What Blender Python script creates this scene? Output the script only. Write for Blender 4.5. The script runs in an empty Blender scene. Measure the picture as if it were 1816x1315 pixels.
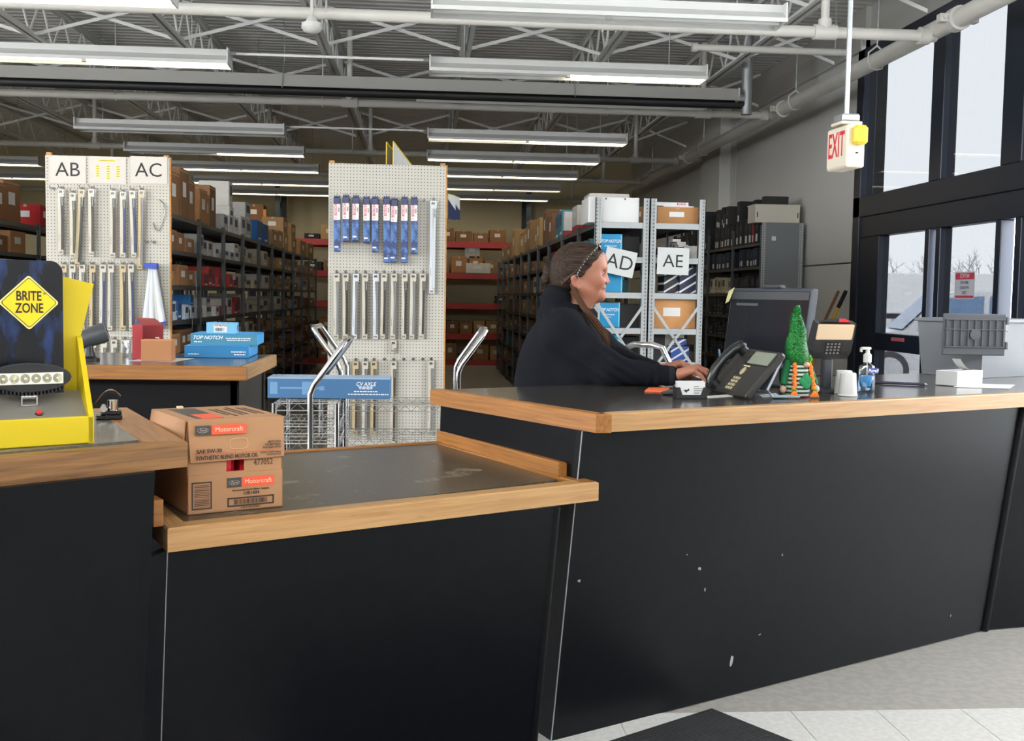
import bpy, bmesh, math, random
import numpy as np
from mathutils import Matrix, Vector
random.seed(7)
SC = bpy.context.scene
COL = SC.collection
# ------------------------------------------------------------------ camera
FPX, CXP, CYP, EYE = 1957.0, 908.0, 657.5, 1.42
def _cam_axes(yaw, pitch, roll):
    cy, sy, cp, sp = math.cos(yaw), math.sin(yaw), math.cos(pitch), math.sin(pitch)
    f = np.array([sy*cp, cy*cp, -sp]); r = np.array([cy, -sy, 0.0]); d = np.cross(f, r)
    c, s = math.cos(roll), math.sin(roll)
    return np.array([c*r+s*d, -s*r+c*d, f])
CAM = _cam_axes(math.radians(4.655), math.radians(3.866), math.radians(-0.957))
cd = bpy.data.cameras.new('camera'); co = bpy.data.objects.new('camera', cd); COL.objects.link(co)
mw = Matrix.Identity(4)
for i in range(3):
    mw[i][0] = CAM[0][i]; mw[i][1] = -CAM[1][i]; mw[i][2] = -CAM[2][i]
mw[2][3] = EYE
co.matrix_world = mw
cd.sensor_fit = 'HORIZONTAL'; cd.sensor_width = 36.0
cd.lens = 36.0*FPX/1816.0
cd.shift_x = 0.0; cd.shift_y = (CYP-657.5)/1816.0
cd.clip_start = 0.05; cd.clip_end = 300
SC.camera = co
# ------------------------------------------------------------------ world / light / exposure
SC.view_settings.view_transform = 'Standard'; SC.view_settings.look = 'None'
SC.view_settings.gamma = 1.0; SC.view_settings.use_curve_mapping = False
SC.view_settings.exposure = 0.0
SC.cycles.use_denoising = True
SC.cycles.max_bounces = 6; SC.cycles.diffuse_bounces = 4; SC.cycles.glossy_bounces = 3
SC.cycles.transparent_max_bounces = 12; SC.cycles.sample_clamp_indirect = 6
W = bpy.data.worlds.new('overcast_sky'); SC.world = W; W.use_nodes = True
bg = W.node_tree.nodes['Background']
bg.inputs[0].default_value = (0.93, 0.965, 1.0, 1); bg.inputs[1].default_value = 17.0
sun = bpy.data.lights.new('hazy_sun', 'SUN'); sun.energy = 7.0; sun.angle = math.radians(12); sun.color = (1.0, 0.97, 0.92)
so = bpy.data.objects.new('hazy_sun', sun); COL.objects.link(so); so.rotation_euler = Vector((0.45, 0.62, -0.64)).to_track_quat('-Z', 'Y').to_euler()
def portal(loc, rot, sx, sy):
    l = bpy.data.lights.new('opening_portal', 'AREA'); l.shape = 'RECTANGLE'; l.size = sx; l.size_y = sy
    l.cycles.is_portal = True
    o = bpy.data.objects.new('opening_portal', l); COL.objects.link(o); o.location = loc; o.rotation_euler = rot
portal((4.62, 7.0, 2.0), (0, math.radians(90), 0), 3.9, 8.6)
portal((-2.25, -2.95, 3.75), (math.radians(90), 0, 0), 13.4, 1.0)  # sky light through the high strip added behind the viewer
portal((-9.1, 3.0, 2.7), (0, math.radians(-90), 0), 2.9, 6.4)  # sky light through the window added in the left wall
TUBE_STRENGTH = 15.0
# ------------------------------------------------------------------ pixel helpers (1816x1315 photograph -> points of the place)
def ray(x, y):
    return CAM.T @ np.array([(x-CXP)/FPX, (y-CYP)/FPX, 1.0])
def PZ(x, y, z):
    d = ray(x, y); t = (z-EYE)/d[2]; return Vector((d[0]*t, d[1]*t, z))
def PY(x, y, Y):
    d = ray(x, y); t = Y/d[1]; return Vector((d[0]*t, Y, EYE+d[2]*t))
def PX(x, y, X):
    d = ray(x, y); t = X/d[0]; return Vector((X, d[1]*t, EYE+d[2]*t))
# ------------------------------------------------------------------ materials
MATS = {}
def srgb(r, g, b):
    f = lambda c: (c/255/12.92 if c/255 <= 0.04045 else ((c/255+0.055)/1.055)**2.4)
    return (f(r), f(g), f(b))
def mat(name, col=(0.5, 0.5, 0.5), rough=0.5, metal=0.0, noise=0.0, nscale=20.0, bump=0.0, bscale=60.0, emit=None, estr=0.0, objcol=False, spec=0.5, stretch=None, coat=0.0):
    if name in MATS: return MATS[name]
    m = bpy.data.materials.new(name); MATS[name] = m; m.use_nodes = True
    nt = m.node_tree; N = nt.nodes; L = nt.links; b = N['Principled BSDF']
    b.inputs['Roughness'].default_value = rough; b.inputs['Metallic'].default_value = metal
    b.inputs['Specular IOR Level'].default_value = spec
    b.inputs['Coat Weight'].default_value = coat
    b.inputs['Base Color'].default_value = (*col, 1)
    tc = None
    def coords():
        nonlocal tc
        if tc is None:
            t = N.new('ShaderNodeTexCoord'); tc = t.outputs['Object']
            if stretch:
                mp = N.new('ShaderNodeMapping'); mp.inputs['Scale'].default_value = stretch
                L.new(tc, mp.inputs[0]); tc = mp.outputs[0]
        return tc
    src = None
    if objcol:
        oi = N.new('ShaderNodeObjectInfo'); src = oi.outputs['Color']; L.new(src, b.inputs['Base Color'])
    if noise:
        nz = N.new('ShaderNodeTexNoise'); nz.inputs['Scale'].default_value = nscale; nz.inputs['Detail'].default_value = 6
        L.new(coords(), nz.inputs['Vector'])
        mr = N.new('ShaderNodeMapRange'); mr.inputs[3].default_value = 1-noise; mr.inputs[4].default_value = 1+noise
        L.new(nz.outputs['Fac'], mr.inputs[0])
        mx = N.new('ShaderNodeMix'); mx.data_type = 'RGBA'; mx.blend_type = 'MULTIPLY'; mx.inputs[0].default_value = 1
        if src: L.new(src, mx.inputs[6])
        else: mx.inputs[6].default_value = (*col, 1)
        cb = N.new('ShaderNodeCombineColor')
        for i in range(3): L.new(mr.outputs[0], cb.inputs[i])
        L.new(cb.outputs[0], mx.inputs[7]); L.new(mx.outputs[2], b.inputs['Base Color'])
    if bump:
        nz = N.new('ShaderNodeTexNoise'); nz.inputs['Scale'].default_value = bscale; nz.inputs['Detail'].default_value = 4
        L.new(coords(), nz.inputs['Vector'])
        bp = N.new('ShaderNodeBump'); bp.inputs['Strength'].default_value = bump; bp.inputs['Distance'].default_value = 0.004
        L.new(nz.outputs['Fac'], bp.inputs['Height']); L.new(bp.outputs[0], b.inputs['Normal'])
    if emit:
        b.inputs['Emission Color'].default_value = (*emit, 1); b.inputs['Emission Strength'].default_value = estr
    return m
def nodes_of(m):
    return m.node_tree.nodes, m.node_tree.links, m.node_tree.nodes['Principled BSDF']
def math_node(N, L, op, a, b=None, c=None):
    n = N.new('ShaderNodeMath'); n.operation = op
    for i, v in enumerate((a, b, c)):
        if v is None: continue
        if isinstance(v, (int, float)): n.inputs[i].default_value = v
        else: L.new(v, n.inputs[i])
    return n.outputs[0]
def dots_mat(name, base, hole, px, pz, r, axis='xz', rough=0.5, slot=1.0, off=(0, 0)):
    """regular rows of small holes, from object coordinates"""
    m = mat(name, base, rough, noise=0.06, nscale=4); N, L, b = nodes_of(m)
    t = N.new('ShaderNodeTexCoord'); s = N.new('ShaderNodeSeparateXYZ'); L.new(t.outputs['Object'], s.inputs[0])
    u = s.outputs['xyz'.index(axis[0])]; v = s.outputs['xyz'.index(axis[1])]
    def cell(w, p, o):
        f = math_node(N, L, 'FRACT', math_node(N, L, 'ADD', math_node(N, L, 'DIVIDE', w, p), 100.5+o))
        return math_node(N, L, 'MULTIPLY', math_node(N, L, 'SUBTRACT', f, 0.5), p)
    du = cell(u, px, off[0]); dv = math_node(N, L, 'DIVIDE', cell(v, pz, off[1]), slot)
    d = math_node(N, L, 'SQRT', math_node(N, L, 'ADD', math_node(N, L, 'MULTIPLY', du, du), math_node(N, L, 'MULTIPLY', dv, dv)))
    k = math_node(N, L, 'LESS_THAN', d, r)
    mx = N.new('ShaderNodeMix'); mx.data_type = 'RGBA'; L.new(k, mx.inputs[0])
    old = b.inputs['Base Color'].links[0].from_socket; L.new(old, mx.inputs[6]); mx.inputs[7].default_value = (*hole, 1)
    L.new(mx.outputs[2], b.inputs['Base Color'])
    return m
def wood_mat(name, c1, c2, c3, along='x', rough=0.38, wear=0.25):
    m = mat(name, c1, rough); N, L, b = nodes_of(m)
    t = N.new('ShaderNodeTexCoord'); mp = N.new('ShaderNodeMapping'); L.new(t.outputs['Object'], mp.inputs[0])
    mp.inputs['Scale'].default_value = (1.2, 30, 30) if along == 'x' else (30, 1.2, 30)
    nz = N.new('ShaderNodeTexNoise'); nz.inputs['Scale'].default_value = 3.2; nz.inputs['Detail'].default_value = 8; nz.inputs['Distortion'].default_value = 0.8
    L.new(mp.outputs[0], nz.inputs['Vector'])
    cr = N.new('ShaderNodeValToRGB'); e = cr.color_ramp.elements
    e[0].position = 0.32; e[0].color = (*c2, 1); e[1].position = 0.62; e[1].color = (*c1, 1)
    L.new(nz.outputs['Fac'], cr.inputs[0])
    n2 = N.new('ShaderNodeTexNoise'); n2.inputs['Scale'].default_value = 9; n2.inputs['Detail'].default_value = 10; n2.inputs['Roughness'].default_value = 0.75
    mp2 = N.new('ShaderNodeMapping'); L.new(t.outputs['Object'], mp2.inputs[0]); mp2.inputs['Scale'].default_value = (1, 4, 4) if along == 'x' else (4, 1, 4)
    L.new(mp2.outputs[0], n2.inputs['Vector'])
    r2 = N.new('ShaderNodeMapRange'); r2.inputs[1].default_value = 0.60; r2.inputs[2].default_value = 0.72; r2.inputs[4].default_value = wear*2
    L.new(n2.outputs['Fac'], r2.inputs[0])
    mx = N.new('ShaderNodeMix'); mx.data_type = 'RGBA'; L.new(r2.outputs[0], mx.inputs[0]); L.new(cr.outputs[0], mx.inputs[6]); mx.inputs[7].default_value = (*c3, 1)
    L.new(mx.outputs[2], b.inputs['Base Color'])
    bp = N.new('ShaderNodeBump'); bp.inputs['Strength'].default_value = 0.15; bp.inputs['Distance'].default_value = 0.002
    L.new(nz.outputs['Fac'], bp.inputs['Height']); L.new(bp.outputs[0], b.inputs['Normal'])
    return m
def speck_mat(name, col, col2, rough, scale=90, patches=None, pscale=3.0, plo=0.66, phi=0.70, bump=0.0, spec=0.5):
    """laminate / painted surface with fine specks and optional worn patches"""
    m = mat(name, col, rough, spec=spec); N, L, b = nodes_of(m)
    t = N.new('ShaderNodeTexCoord')
    nz = N.new('ShaderNodeTexNoise'); nz.inputs['Scale'].default_value = scale; nz.inputs['Detail'].default_value = 3
    L.new(t.outputs['Object'], nz.inputs['Vector'])
    r1 = N.new('ShaderNodeMapRange'); r1.inputs[1].default_value = 0.42; r1.inputs[2].default_value = 0.62; L.new(nz.outputs['Fac'], r1.inputs[0])
    mx = N.new('ShaderNodeMix'); mx.data_type = 'RGBA'; L.new(r1.outputs[0], mx.inputs[0]); mx.inputs[6].default_value = (*col, 1); mx.inputs[7].default_value = (*col2, 1)
    out = mx.outputs[2]
    if patches:
        n2 = N.new('ShaderNodeTexNoise'); n2.inputs['Scale'].default_value = pscale; n2.inputs['Detail'].default_value = 12; n2.inputs['Roughness'].default_value = 0.7
        L.new(t.outputs['Object'], n2.inputs['Vector'])
        r2 = N.new('ShaderNodeMapRange'); r2.inputs[1].default_value = plo; r2.inputs[2].default_value = phi; L.new(n2.outputs['Fac'], r2.inputs[0])
        m2 = N.new('ShaderNodeMix'); m2.data_type = 'RGBA'; L.new(r2.outputs[0], m2.inputs[0]); L.new(out, m2.inputs[6]); m2.inputs[7].default_value = (*patches, 1)
        out = m2.outputs[2]
    L.new(out, b.inputs['Base Color'])
    return m
def clear_mat(name, tint=(0.9, 0.9, 0.9), gloss=0.1, grough=0.03, rough_col=None):
    m = bpy.data.materials.new(name); MATS[name] = m; m.use_nodes = True
    N = m.node_tree.nodes; L = m.node_tree.links; N.clear()
    o = N.new('ShaderNodeOutputMaterial'); tr = N.new('ShaderNodeBsdfTransparent'); gl = N.new('ShaderNodeBsdfGlossy'); mx = N.new('ShaderNodeMixShader')
    tr.inputs[0].default_value = (*tint, 1); gl.inputs['Roughness'].default_value = grough; mx.inputs[0].default_value = gloss
    L.new(tr.outputs[0], mx.inputs[1]); L.new(gl.outputs[0], mx.inputs[2])
    L.new(mx.outputs[0], o.inputs[0])
    return m
# ------------------------------------------------------------------ mesh builder
class B:
    def __init__(s): s.v = []; s.f = []; s.m = []
    def add(s, vs, fs, mi=0, T=None):
        o = len(s.v)
        s.v += [tuple(T @ Vector(p)) if T is not None else tuple(p) for p in vs]
        s.f += [tuple(i+o for i in f) for f in fs]; s.m += [mi]*len(fs); return s
    def box(s, x0, x1, y0, y1, z0, z1, mi=0, T=None):
        vs = [(x, y, z) for x in (x0, x1) for y in (y0, y1) for z in (z0, z1)]
        return s.add(vs, [(0, 1, 3, 2), (4, 6, 7, 5), (0, 4, 5, 1), (2, 3, 7, 6), (0, 2, 6, 4), (1, 5, 7, 3)], mi, T)
    def cbox(s, x0, x1, y0, y1, z0, z1, b=0.003, mi=0, T=None):
        """box with chamfered edges"""
        X, Y, Z = (x0, x1), (y0, y1), (z0, z1); vs = []; idx = {}
        for i in (0, 1):
            for j in (0, 1):
                for k in (0, 1):
                    sx, sy, sz = (b if i == 0 else -b), (b if j == 0 else -b), (b if k == 0 else -b)
                    for a, p in enumerate(((X[i], Y[j]+sy, Z[k]+sz), (X[i]+sx, Y[j], Z[k]+sz), (X[i]+sx, Y[j]+sy, Z[k]))):
                        idx[i, j, k, a] = len(vs); vs.append(p)
        I = lambda i, j, k, a: idx[i, j, k, a]; fs = []
        for i in (0, 1):
            q = [I(i, 0, 0, 0), I(i, 1, 0, 0), I(i, 1, 1, 0), I(i, 0, 1, 0)]; fs.append(tuple(q if i else q[::-1]))
            q = [I(0, i, 0, 1), I(0, i, 1, 1), I(1, i, 1, 1), I(1, i, 0, 1)]; fs.append(tuple(q if i else q[::-1]))
            q = [I(0, 0, i, 2), I(1, 0, i, 2), I(1, 1, i, 2), I(0, 1, i, 2)]; fs.append(tuple(q if i else q[::-1]))
        for a in (0, 1):
            for c in (0, 1):
                q = [I(a, c, 0, 0), I(a, c, 0, 1), I(a, c, 1, 1), I(a, c, 1, 0)]; fs.append(tuple(q if a != c else q[::-1]))
                q = [I(a, 0, c, 0), I(a, 0, c, 2), I(a, 1, c, 2), I(a, 1, c, 0)]; fs.append(tuple(q if a == c else q[::-1]))
                q = [I(0, a, c, 1), I(0, a, c, 2), I(1, a, c, 2), I(1, a, c, 1)]; fs.append(tuple(q if a != c else q[::-1]))
        for i in (0, 1):
            for j in (0, 1):
                for k in (0, 1):
                    t = (I(i, j, k, 0), I(i, j, k, 1), I(i, j, k, 2)); fs.append(t if (i+j+k) % 2 else t[::-1])
        return s.add(vs, fs, mi, T)
    def cyl(s, p, q, r, r2=None, n=10, mi=0, cap=True, T=None):
        p = Vector(p); q = Vector(q); r2 = r if r2 is None else r2
        d = (q-p).normalized(); a = d.orthogonal().normalized(); c = d.cross(a)
        vs = []
        for o, rr in ((p, r), (q, r2)):
            for i in range(n):
                t = 2*math.pi*i/n; vs.append(o+a*math.cos(t)*rr+c*math.sin(t)*rr)
        fs = [(i, (i+1) % n, n+(i+1) % n, n+i) for i in range(n)]
        if cap: fs += [tuple(range(n))[::-1], tuple(range(n, 2*n))]
        return s.add(vs, fs, mi, T)
    def tube(s, pts, r, n=8, mi=0, T=None, cap=True):
        pts = [Vector(p) for p in pts]; m = len(pts); R = r if isinstance(r, (list, tuple)) else [r]*m
        vs = []; a = None
        for i in range(m):
            d = ((pts[min(i+1, m-1)]-pts[max(i-1, 0)])).normalized()
            if a is None: a = d.orthogonal().normalized()
            else:
                a = (a-d*a.dot(d)); a = a.normalized() if a.length > 1e-6 else d.orthogonal().normalized()
            c = d.cross(a)
            for k in range(n):
                t = 2*math.pi*k/n; vs.append(pts[i]+a*math.cos(t)*R[i]+c*math.sin(t)*R[i])
        fs = [(i*n+k, i*n+(k+1) % n, (i+1)*n+(k+1) % n, (i+1)*n+k) for i in range(m-1) for k in range(n)]
        if cap: fs += [tuple(range(n))[::-1], tuple(range((m-1)*n, m*n))]
        return s.add(vs, fs, mi, T)
    def prism(s, poly, h0, h1, plane='xy', mi=0, T=None):
        """polygon (2d, counter-clockwise) between two heights; plane xy -> h is z, xz -> h is y, yz -> h is x"""
        n = len(poly)
        mk = {'xy': lambda a, b, h: (a, b, h), 'xz': lambda a, b, h: (a, h, b), 'yz': lambda a, b, h: (h, a, b)}[plane]
        vs = [mk(a, b, h0) for a, b in poly]+[mk(a, b, h1) for a, b in poly]
        fs = [tuple(range(n))[::-1], tuple(range(n, 2*n))]+[(i, (i+1) % n, n+(i+1) % n, n+i) for i in range(n)]
        if plane == 'xz': fs = [f[::-1] for f in fs]
        return s.add(vs, fs, mi, T)
    def loft(s, lo, hi, mi=0, T=None):
        n = len(lo); vs = list(lo)+list(hi)
        fs = [tuple(range(n))[::-1], tuple(range(n, 2*n))]+[(i, (i+1) % n, n+(i+1) % n, n+i) for i in range(n)]
        return s.add(vs, fs, mi, T)
    def lathe(s, prof, n=20, c=(0, 0, 0), mi=0, T=None, sx=1, sy=1):
        vs = []
        for r, z in prof:
            for k in range(n):
                t = 2*math.pi*k/n; vs.append((c[0]+r*math.cos(t)*sx, c[1]+r*math.sin(t)*sy, c[2]+z))
        m = len(prof)
        fs = [(i*n+k, i*n+(k+1) % n, (i+1)*n+(k+1) % n, (i+1)*n+k) for i in range(m-1) for k in range(n)]
        fs += [tuple(range(n))[::-1], tuple(range((m-1)*n, m*n))]
        return s.add(vs, fs, mi, T)
    def ball(s, c, r, n=10, mi=0, T=None):
        rx, ry, rz = r if isinstance(r, (tuple, list)) else (r, r, r)
        prof = [(max(1e-4, math.sin(math.pi*i/n)), -math.cos(math.pi*i/n)) for i in range(n+1)]
        vs = []; k2 = n+2
        for a, z in prof:
            for k in range(k2):
                t = 2*math.pi*k/k2; vs.append((c[0]+rx*a*math.cos(t), c[1]+ry*a*math.sin(t), c[2]+rz*z))
        fs = [(i*k2+k, i*k2+(k+1) % k2, (i+1)*k2+(k+1) % k2, (i+1)*k2+k) for i in range(n) for k in range(k2)]
        return s.add(vs, fs, mi, T)
    def mesh(s, name, mats, smooth=False):
        me = bpy.data.meshes.new(name); me.from_pydata(s.v, [], s.f)
        for m in (mats if isinstance(mats, (list, tuple)) else [mats]): me.materials.append(m)
        if any(s.m): me.polygons.foreach_set('material_index', s.m)
        if smooth:
            me.polygons.foreach_set('use_smooth', [True]*len(s.f)); me.update()
            me.set_sharp_from_angle(angle=math.radians(38))
        me.update(); return me
    def build(s, name, mats, parent=None, smooth=False, loc=None, rot=None):
        return link(name, s.mesh(name, mats, smooth), parent, loc, rot)
def link(name, me, parent=None, loc=None, rot=None, scale=None):
    o = bpy.data.objects.new(name, me); COL.objects.link(o)
    if parent is not None: o.parent = parent
    if loc is not None: o.location = loc
    if rot is not None: o.rotation_euler = rot
    if scale is not None: o.scale = scale
    return o
def tag(o, label, cat, group=None):
    o['label'] = label; o['category'] = cat
    if group: o['group'] = group
    return o
def thing(name, label, cat, loc=(0, 0, 0), rz=0.0, group=None):
    o = bpy.data.objects.new(name, None); COL.objects.link(o); o.empty_display_size = 0.1
    o.location = loc; o.rotation_euler = (0, 0, rz)
    return tag(o, label, cat, group)
def struct(o): o['kind'] = 'structure'; return o
def copy_tree(o, parent=None):
    c = o.copy(); COL.objects.link(c)
    if parent is not None: c.parent = parent
    for ch in list(o.children): copy_tree(ch, c)
    return c
def TR(loc=(0, 0, 0), rx=0, ry=0, rz=0):
    return Matrix.Translation(loc) @ Matrix.Rotation(rz, 4, 'Z') @ Matrix.Rotation(ry, 4, 'Y') @ Matrix.Rotation(rx, 4, 'X')
def text(body, size, m, parent, T, name='lettering', align='CENTER', bold=0.0, sx=1.0, shear=0.0, ext=0.0004, mirror=False, spacing=1.0):
    """flat printed lettering: local x along the line, local z up, faces -y"""
    cu = bpy.data.curves.new('t', 'FONT'); cu.body = body; cu.size = size; cu.align_x = align; cu.align_y = 'CENTER'
    cu.extrude = ext; cu.offset = bold*size; cu.shear = shear; cu.resolution_u = 3; cu.space_character = spacing
    tmp = bpy.data.objects.new('t', cu); COL.objects.link(tmp)
    dg = bpy.context.evaluated_depsgraph_get(); dg.update()
    me = bpy.data.meshes.new_from_object(tmp.evaluated_get(dg)); me.name = name
    bpy.data.objects.remove(tmp); bpy.data.curves.remove(cu)
    M = T @ Matrix.Rotation(math.pi/2, 4, 'X') @ Matrix.Diagonal((-sx if mirror else sx, 1, 1, 1))
    me.transform(M)
    if mirror: me.flip_normals()
    me.materials.clear(); me.materials.append(m)
    return link(name, me, parent)
ORD = ['top', 'second', 'third', 'fourth', 'fifth', 'sixth', 'seventh', 'eighth', 'ninth', 'tenth', 'eleventh']
ORDB = 'first second third fourth fifth sixth seventh eighth ninth tenth eleventh twelfth thirteenth fourteenth fifteenth sixteenth seventeenth eighteenth nineteenth twentieth'.split()
# ---- common materials
M_black = mat('black_plastic', (0.012, 0.012, 0.014), 0.4)
M_dark = mat('charcoal_plastic', (0.03, 0.031, 0.034), 0.45)
M_white = mat('white_paint', (0.66, 0.65, 0.62), 0.5)
M_paper = mat('white_paper', (0.66, 0.655, 0.64), 0.6)
M_chrome = mat('chrome', (0.72, 0.72, 0.74), 0.12, 1.0)
M_steel = mat('galvanised_steel', (0.42, 0.44, 0.45), 0.38, 0.6, noise=0.15, nscale=15)
M_ink = mat('black_ink', (0.012, 0.011, 0.011), 0.6)
M_carton = mat('kraft_carton', (0.4, 0.25, 0.13), 0.75, noise=0.12, nscale=6, objcol=True)
M_label = mat('white_label', (0.66, 0.65, 0.62), 0.55)
M_tape = mat('packing_tape', (0.42, 0.28, 0.15), 0.3)
M_red = mat('red_print', srgb(196, 40, 44), 0.5)
# ================================================================== THE SETTING
XW, XL, YB, YF, ZC = 4.5, -9.0, 23.9, -3.0, 4.45
M_floor = speck_mat('vinyl_floor', (0.58, 0.565, 0.53), (0.65, 0.635, 0.60), 0.42, scale=45, patches=(0.36, 0.34, 0.31), pscale=7, plo=0.66, phi=0.78)
M_floor2 = speck_mat('aged_floor', (0.32, 0.30, 0.27), (0.37, 0.35, 0.31), 0.5, scale=30)
floor = struct(B().box(XL, XW+0.1, YF, YB, -0.12, -0.005).build('floor', M_floor2))
tile_me = B().cbox(-0.1518, 0.1518, -0.1518, 0.1518, -0.005, 0.0, 0.0012).mesh('tile', M_floor)
for i in range(-5, 11):
    for j in range(-1, 9):
        x, y = 1.285+0.1525+0.305*i, 0.9+0.1525+0.305*j
        if x > 4.4: continue
        link('tile', tile_me, floor, (x, y, 0), (0, 0, random.choice((0, math.pi/2, math.pi))))
# ceiling: corrugated steel deck, ribs along X
M_deck = mat('painted_steel_deck', (0.78, 0.78, 0.76), 0.55, noise=0.12, nscale=1.5)
b = B(); y = YF; prof = []
while y < YB+0.2:
    prof += [(y, ZC), (y+0.085, ZC), (y+0.10, ZC+0.026), (y+0.137, ZC+0.026)]; y += 0.152
vs = []; fs = []
for (yy, zz) in prof: vs += [(XL, yy, zz), (XW+0.1, yy, zz)]
for i in range(len(prof)-1): fs.append((2*i, 2*i+1, 2*i+3, 2*i+2))
b.add(vs, fs); b.box(XL, XW+0.3, YF, YB+0.3, ZC+0.06, ZC+0.2)
struct(b.build('ceiling', M_deck))
M_wallc = mat('cream_wall_paint', srgb(214, 200, 160), 0.7, noise=0.08, nscale=1.2)
M_wallg = mat('grey_wall_paint', srgb(205, 203, 198), 0.7, noise=0.05, nscale=1.0, bump=0.1, bscale=30)
M_joint = mat('dark_joint', (0.05, 0.05, 0.05), 0.8)
struct(B().box(XL-0.2, XW+0.3, YB, YB+0.2, -0.1, ZC+0.1).build('wall_back', M_wallc))
wl_ = struct(B().box(XL-0.2, XL, 6.2, YB, -0.1, ZC+0.1).build('wall_left', M_wallg))
for (y0, y1, z0, z1) in ((YF, -0.2, -0.1, ZC+0.1), (-0.2, 6.2, -0.1, 1.3), (-0.2, 6.2, 4.15, ZC+0.1)): B().box(XL-0.2, XL, y0, y1, z0, z1).build('wall_panel', M_wallg, wl_)  # gap in the unseen left wall: a window added for fill light
for i in range(5): B().box(XL-0.14, XL-0.06, -0.2+i*1.6-0.04, -0.16+i*1.6, 1.3, 4.15).build('mullion', M_joint, wl_)
# right wall: tilt-up concrete panels with recessed joints
YJB = PX(1533, 133, XW).y; YVJ = PX(1305, 300, XW).y
wr = struct(B().box(XW+0.05, XW+0.25, YJB, YB, -0.1, ZC+0.1).build('wall_right', M_joint))
zj = PX(1475, 469, XW).z
for (y0, y1, z0, z1) in [(YJB, YVJ-0.015, -0.05, zj-0.006), (YJB, YVJ-0.015, zj+0.006, ZC+0.05), (YVJ+0.015, YB, -0.05, zj-0.006), (YVJ+0.015, YB, zj+0.006, ZC+0.05)]:
    B().cbox(XW, XW+0.06, y0, y1, z0, z1, 0.006).build('wall_panel', M_wallg, wr)
B().box(XW+0.05, XW+0.25, YF, YJB, 4.0, ZC+0.1).build('wall_panel', M_wallg, wr)
B().cbox(XW-0.05, XW+0.06, YJB, YVJ, 4.0, 4.22, 0.01).build('ledge', M_wallg, wr)
B().cbox(XW-0.16, XW+0.06, YVJ+0.3, YVJ+1.4, 0, ZC, 0.01).build('pilaster', M_wallg, wr)
# front wall behind the viewer: an open high strip added to light the ceiling
wf = struct(B().box(XL, XW+0.1, YF-0.2, YF, -0.1, 0.1).build('wall_front', M_wallg))
B().box(XL, XW+0.1, YF-0.2, YF, 4.25, ZC+0.1).build('wall_panel', M_wallg, wf)
B().box(XL, XW+0.1, YF-0.2, YF, 0.0, 3.25).build('wall_panel', M_wallg, wf)
M_navy = mat('dark_anodised_frame', srgb(25, 33, 48), 0.35, 0.2)
for i in range(3):
    B().box(2.0+i*1.2, 2.08+i*1.2, YF-0.15, YF-0.05, 3.2, 4.25).build('mullion', M_navy, wf)
# ------------------------------------------------------------------ shop front in the right wall
FX0, FX1 = XW-0.07, XW+0.07
M_glass = clear_mat('dimmed_glass', (0.228, 0.231, 0.234), 0.03, 0.02)  # clear glass darkened to hold down the brightness outside
M_glassclear = clear_mat('clear_glass', (0.95, 0.955, 0.955), 0.03, 0.02)
def glass_at(y): return M_glass if y > 6.6 else M_glassclear  # panes in view are dimmed; unseen ones stay clear to let in light
win = struct(thing('window_1', 'x', 'x')); del win['label']; del win['category']
YS = [PX(x, 450, XW).y for x in (1567, 1649, 1677, 1775)]
pit_ = YS[0]-YS[2]
while YS[-1] > 3.6: YS += [YS[-2]-pit_, YS[-1]-pit_]
ZT0, ZT1, ZR0, ZR1 = 2.073, 2.488, 0.954, 1.12
YE = YS[-1]-0.15
def bar(y0, y1, z0, z1, nm, p=None, x0=FX0, x1=FX1):
    return B().cbox(x0, x1, min(y0, y1), max(y0, y1), z0, z1, 0.006).build(nm, M_navy, p or win)
bar(YJB, YJB-0.17, 0, 3.98, 'jamb')
bar(YJB, YE, 3.84, 3.98, 'head_rail')
bar(YJB, YE, 2.28, ZT1, 'transom')
bar(YJB, YE, ZT0, 2.282, 'transom', x0=FX0+0.02)
for k in range(1, len(YS)-1, 2):
    bar(YS[k]-0.035, YS[k+1]+0.035, ZT1, 3.84, 'mullion', x0=FX0+0.01)
for k in range(0, len(YS), 2):
    y0, y1 = (YJB-0.17 if k == 0 else YS[k]+0.03), YS[k+1]-0.03
    B().box(XW-0.004, XW+0.004, y1-0.02, y0+0.02, ZT1-0.02, 3.86).build('glass', glass_at(y1), win)
B().box(XW-0.3, XW+0.3, YF, YE, 0, 4.0).build('light_stop_pier', M_wallg, win)  # unseen pier, extent chosen to keep window light off the counter fronts
dcount = 0
for k in range(0, len(YS), 2):
    dcount += 1
    d = struct(B().cbox(FX0+0.015, FX1-0.015, YS[k], YS[k]+(YJB-0.17-YS[0] if k == 0 else 0.09), 0.02, ZT0, 0.005).build('door_%d' % dcount, M_navy))
    y0, y1 = YS[k], YS[k+1]
    bar(y1-0.09, y1, 0.02, ZT0, 'stile', d, FX0+0.015, FX1-0.015)
    bar(y1, y0, ZR0, ZR1, 'mid_rail', d, FX0+0.012, FX1-0.012)
    bar(y1, y0, 0.02, 0.28, 'bottom_rail', d, FX0+0.015, FX1-0.015)
    B().box(XW-0.004, XW+0.004, y1-0.01, y0+0.01, ZR1-0.01, ZT0+0.01).build('glass', glass_at(y1), d)
    B().box(XW-0.004, XW+0.004, y1-0.01, y0+0.01, 0.27, ZR0+0.01).build('glass', glass_at(y1), d)
    if k == 0:
        B().box(FX0+0.005, FX0+0.011, PX(1615, 595, XW).y, PX(1592, 595, XW).y, 1.055, 1.09).build('push_sticker', mat('faded_red_sticker', srgb(170, 90, 95), 0.5), d)
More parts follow.
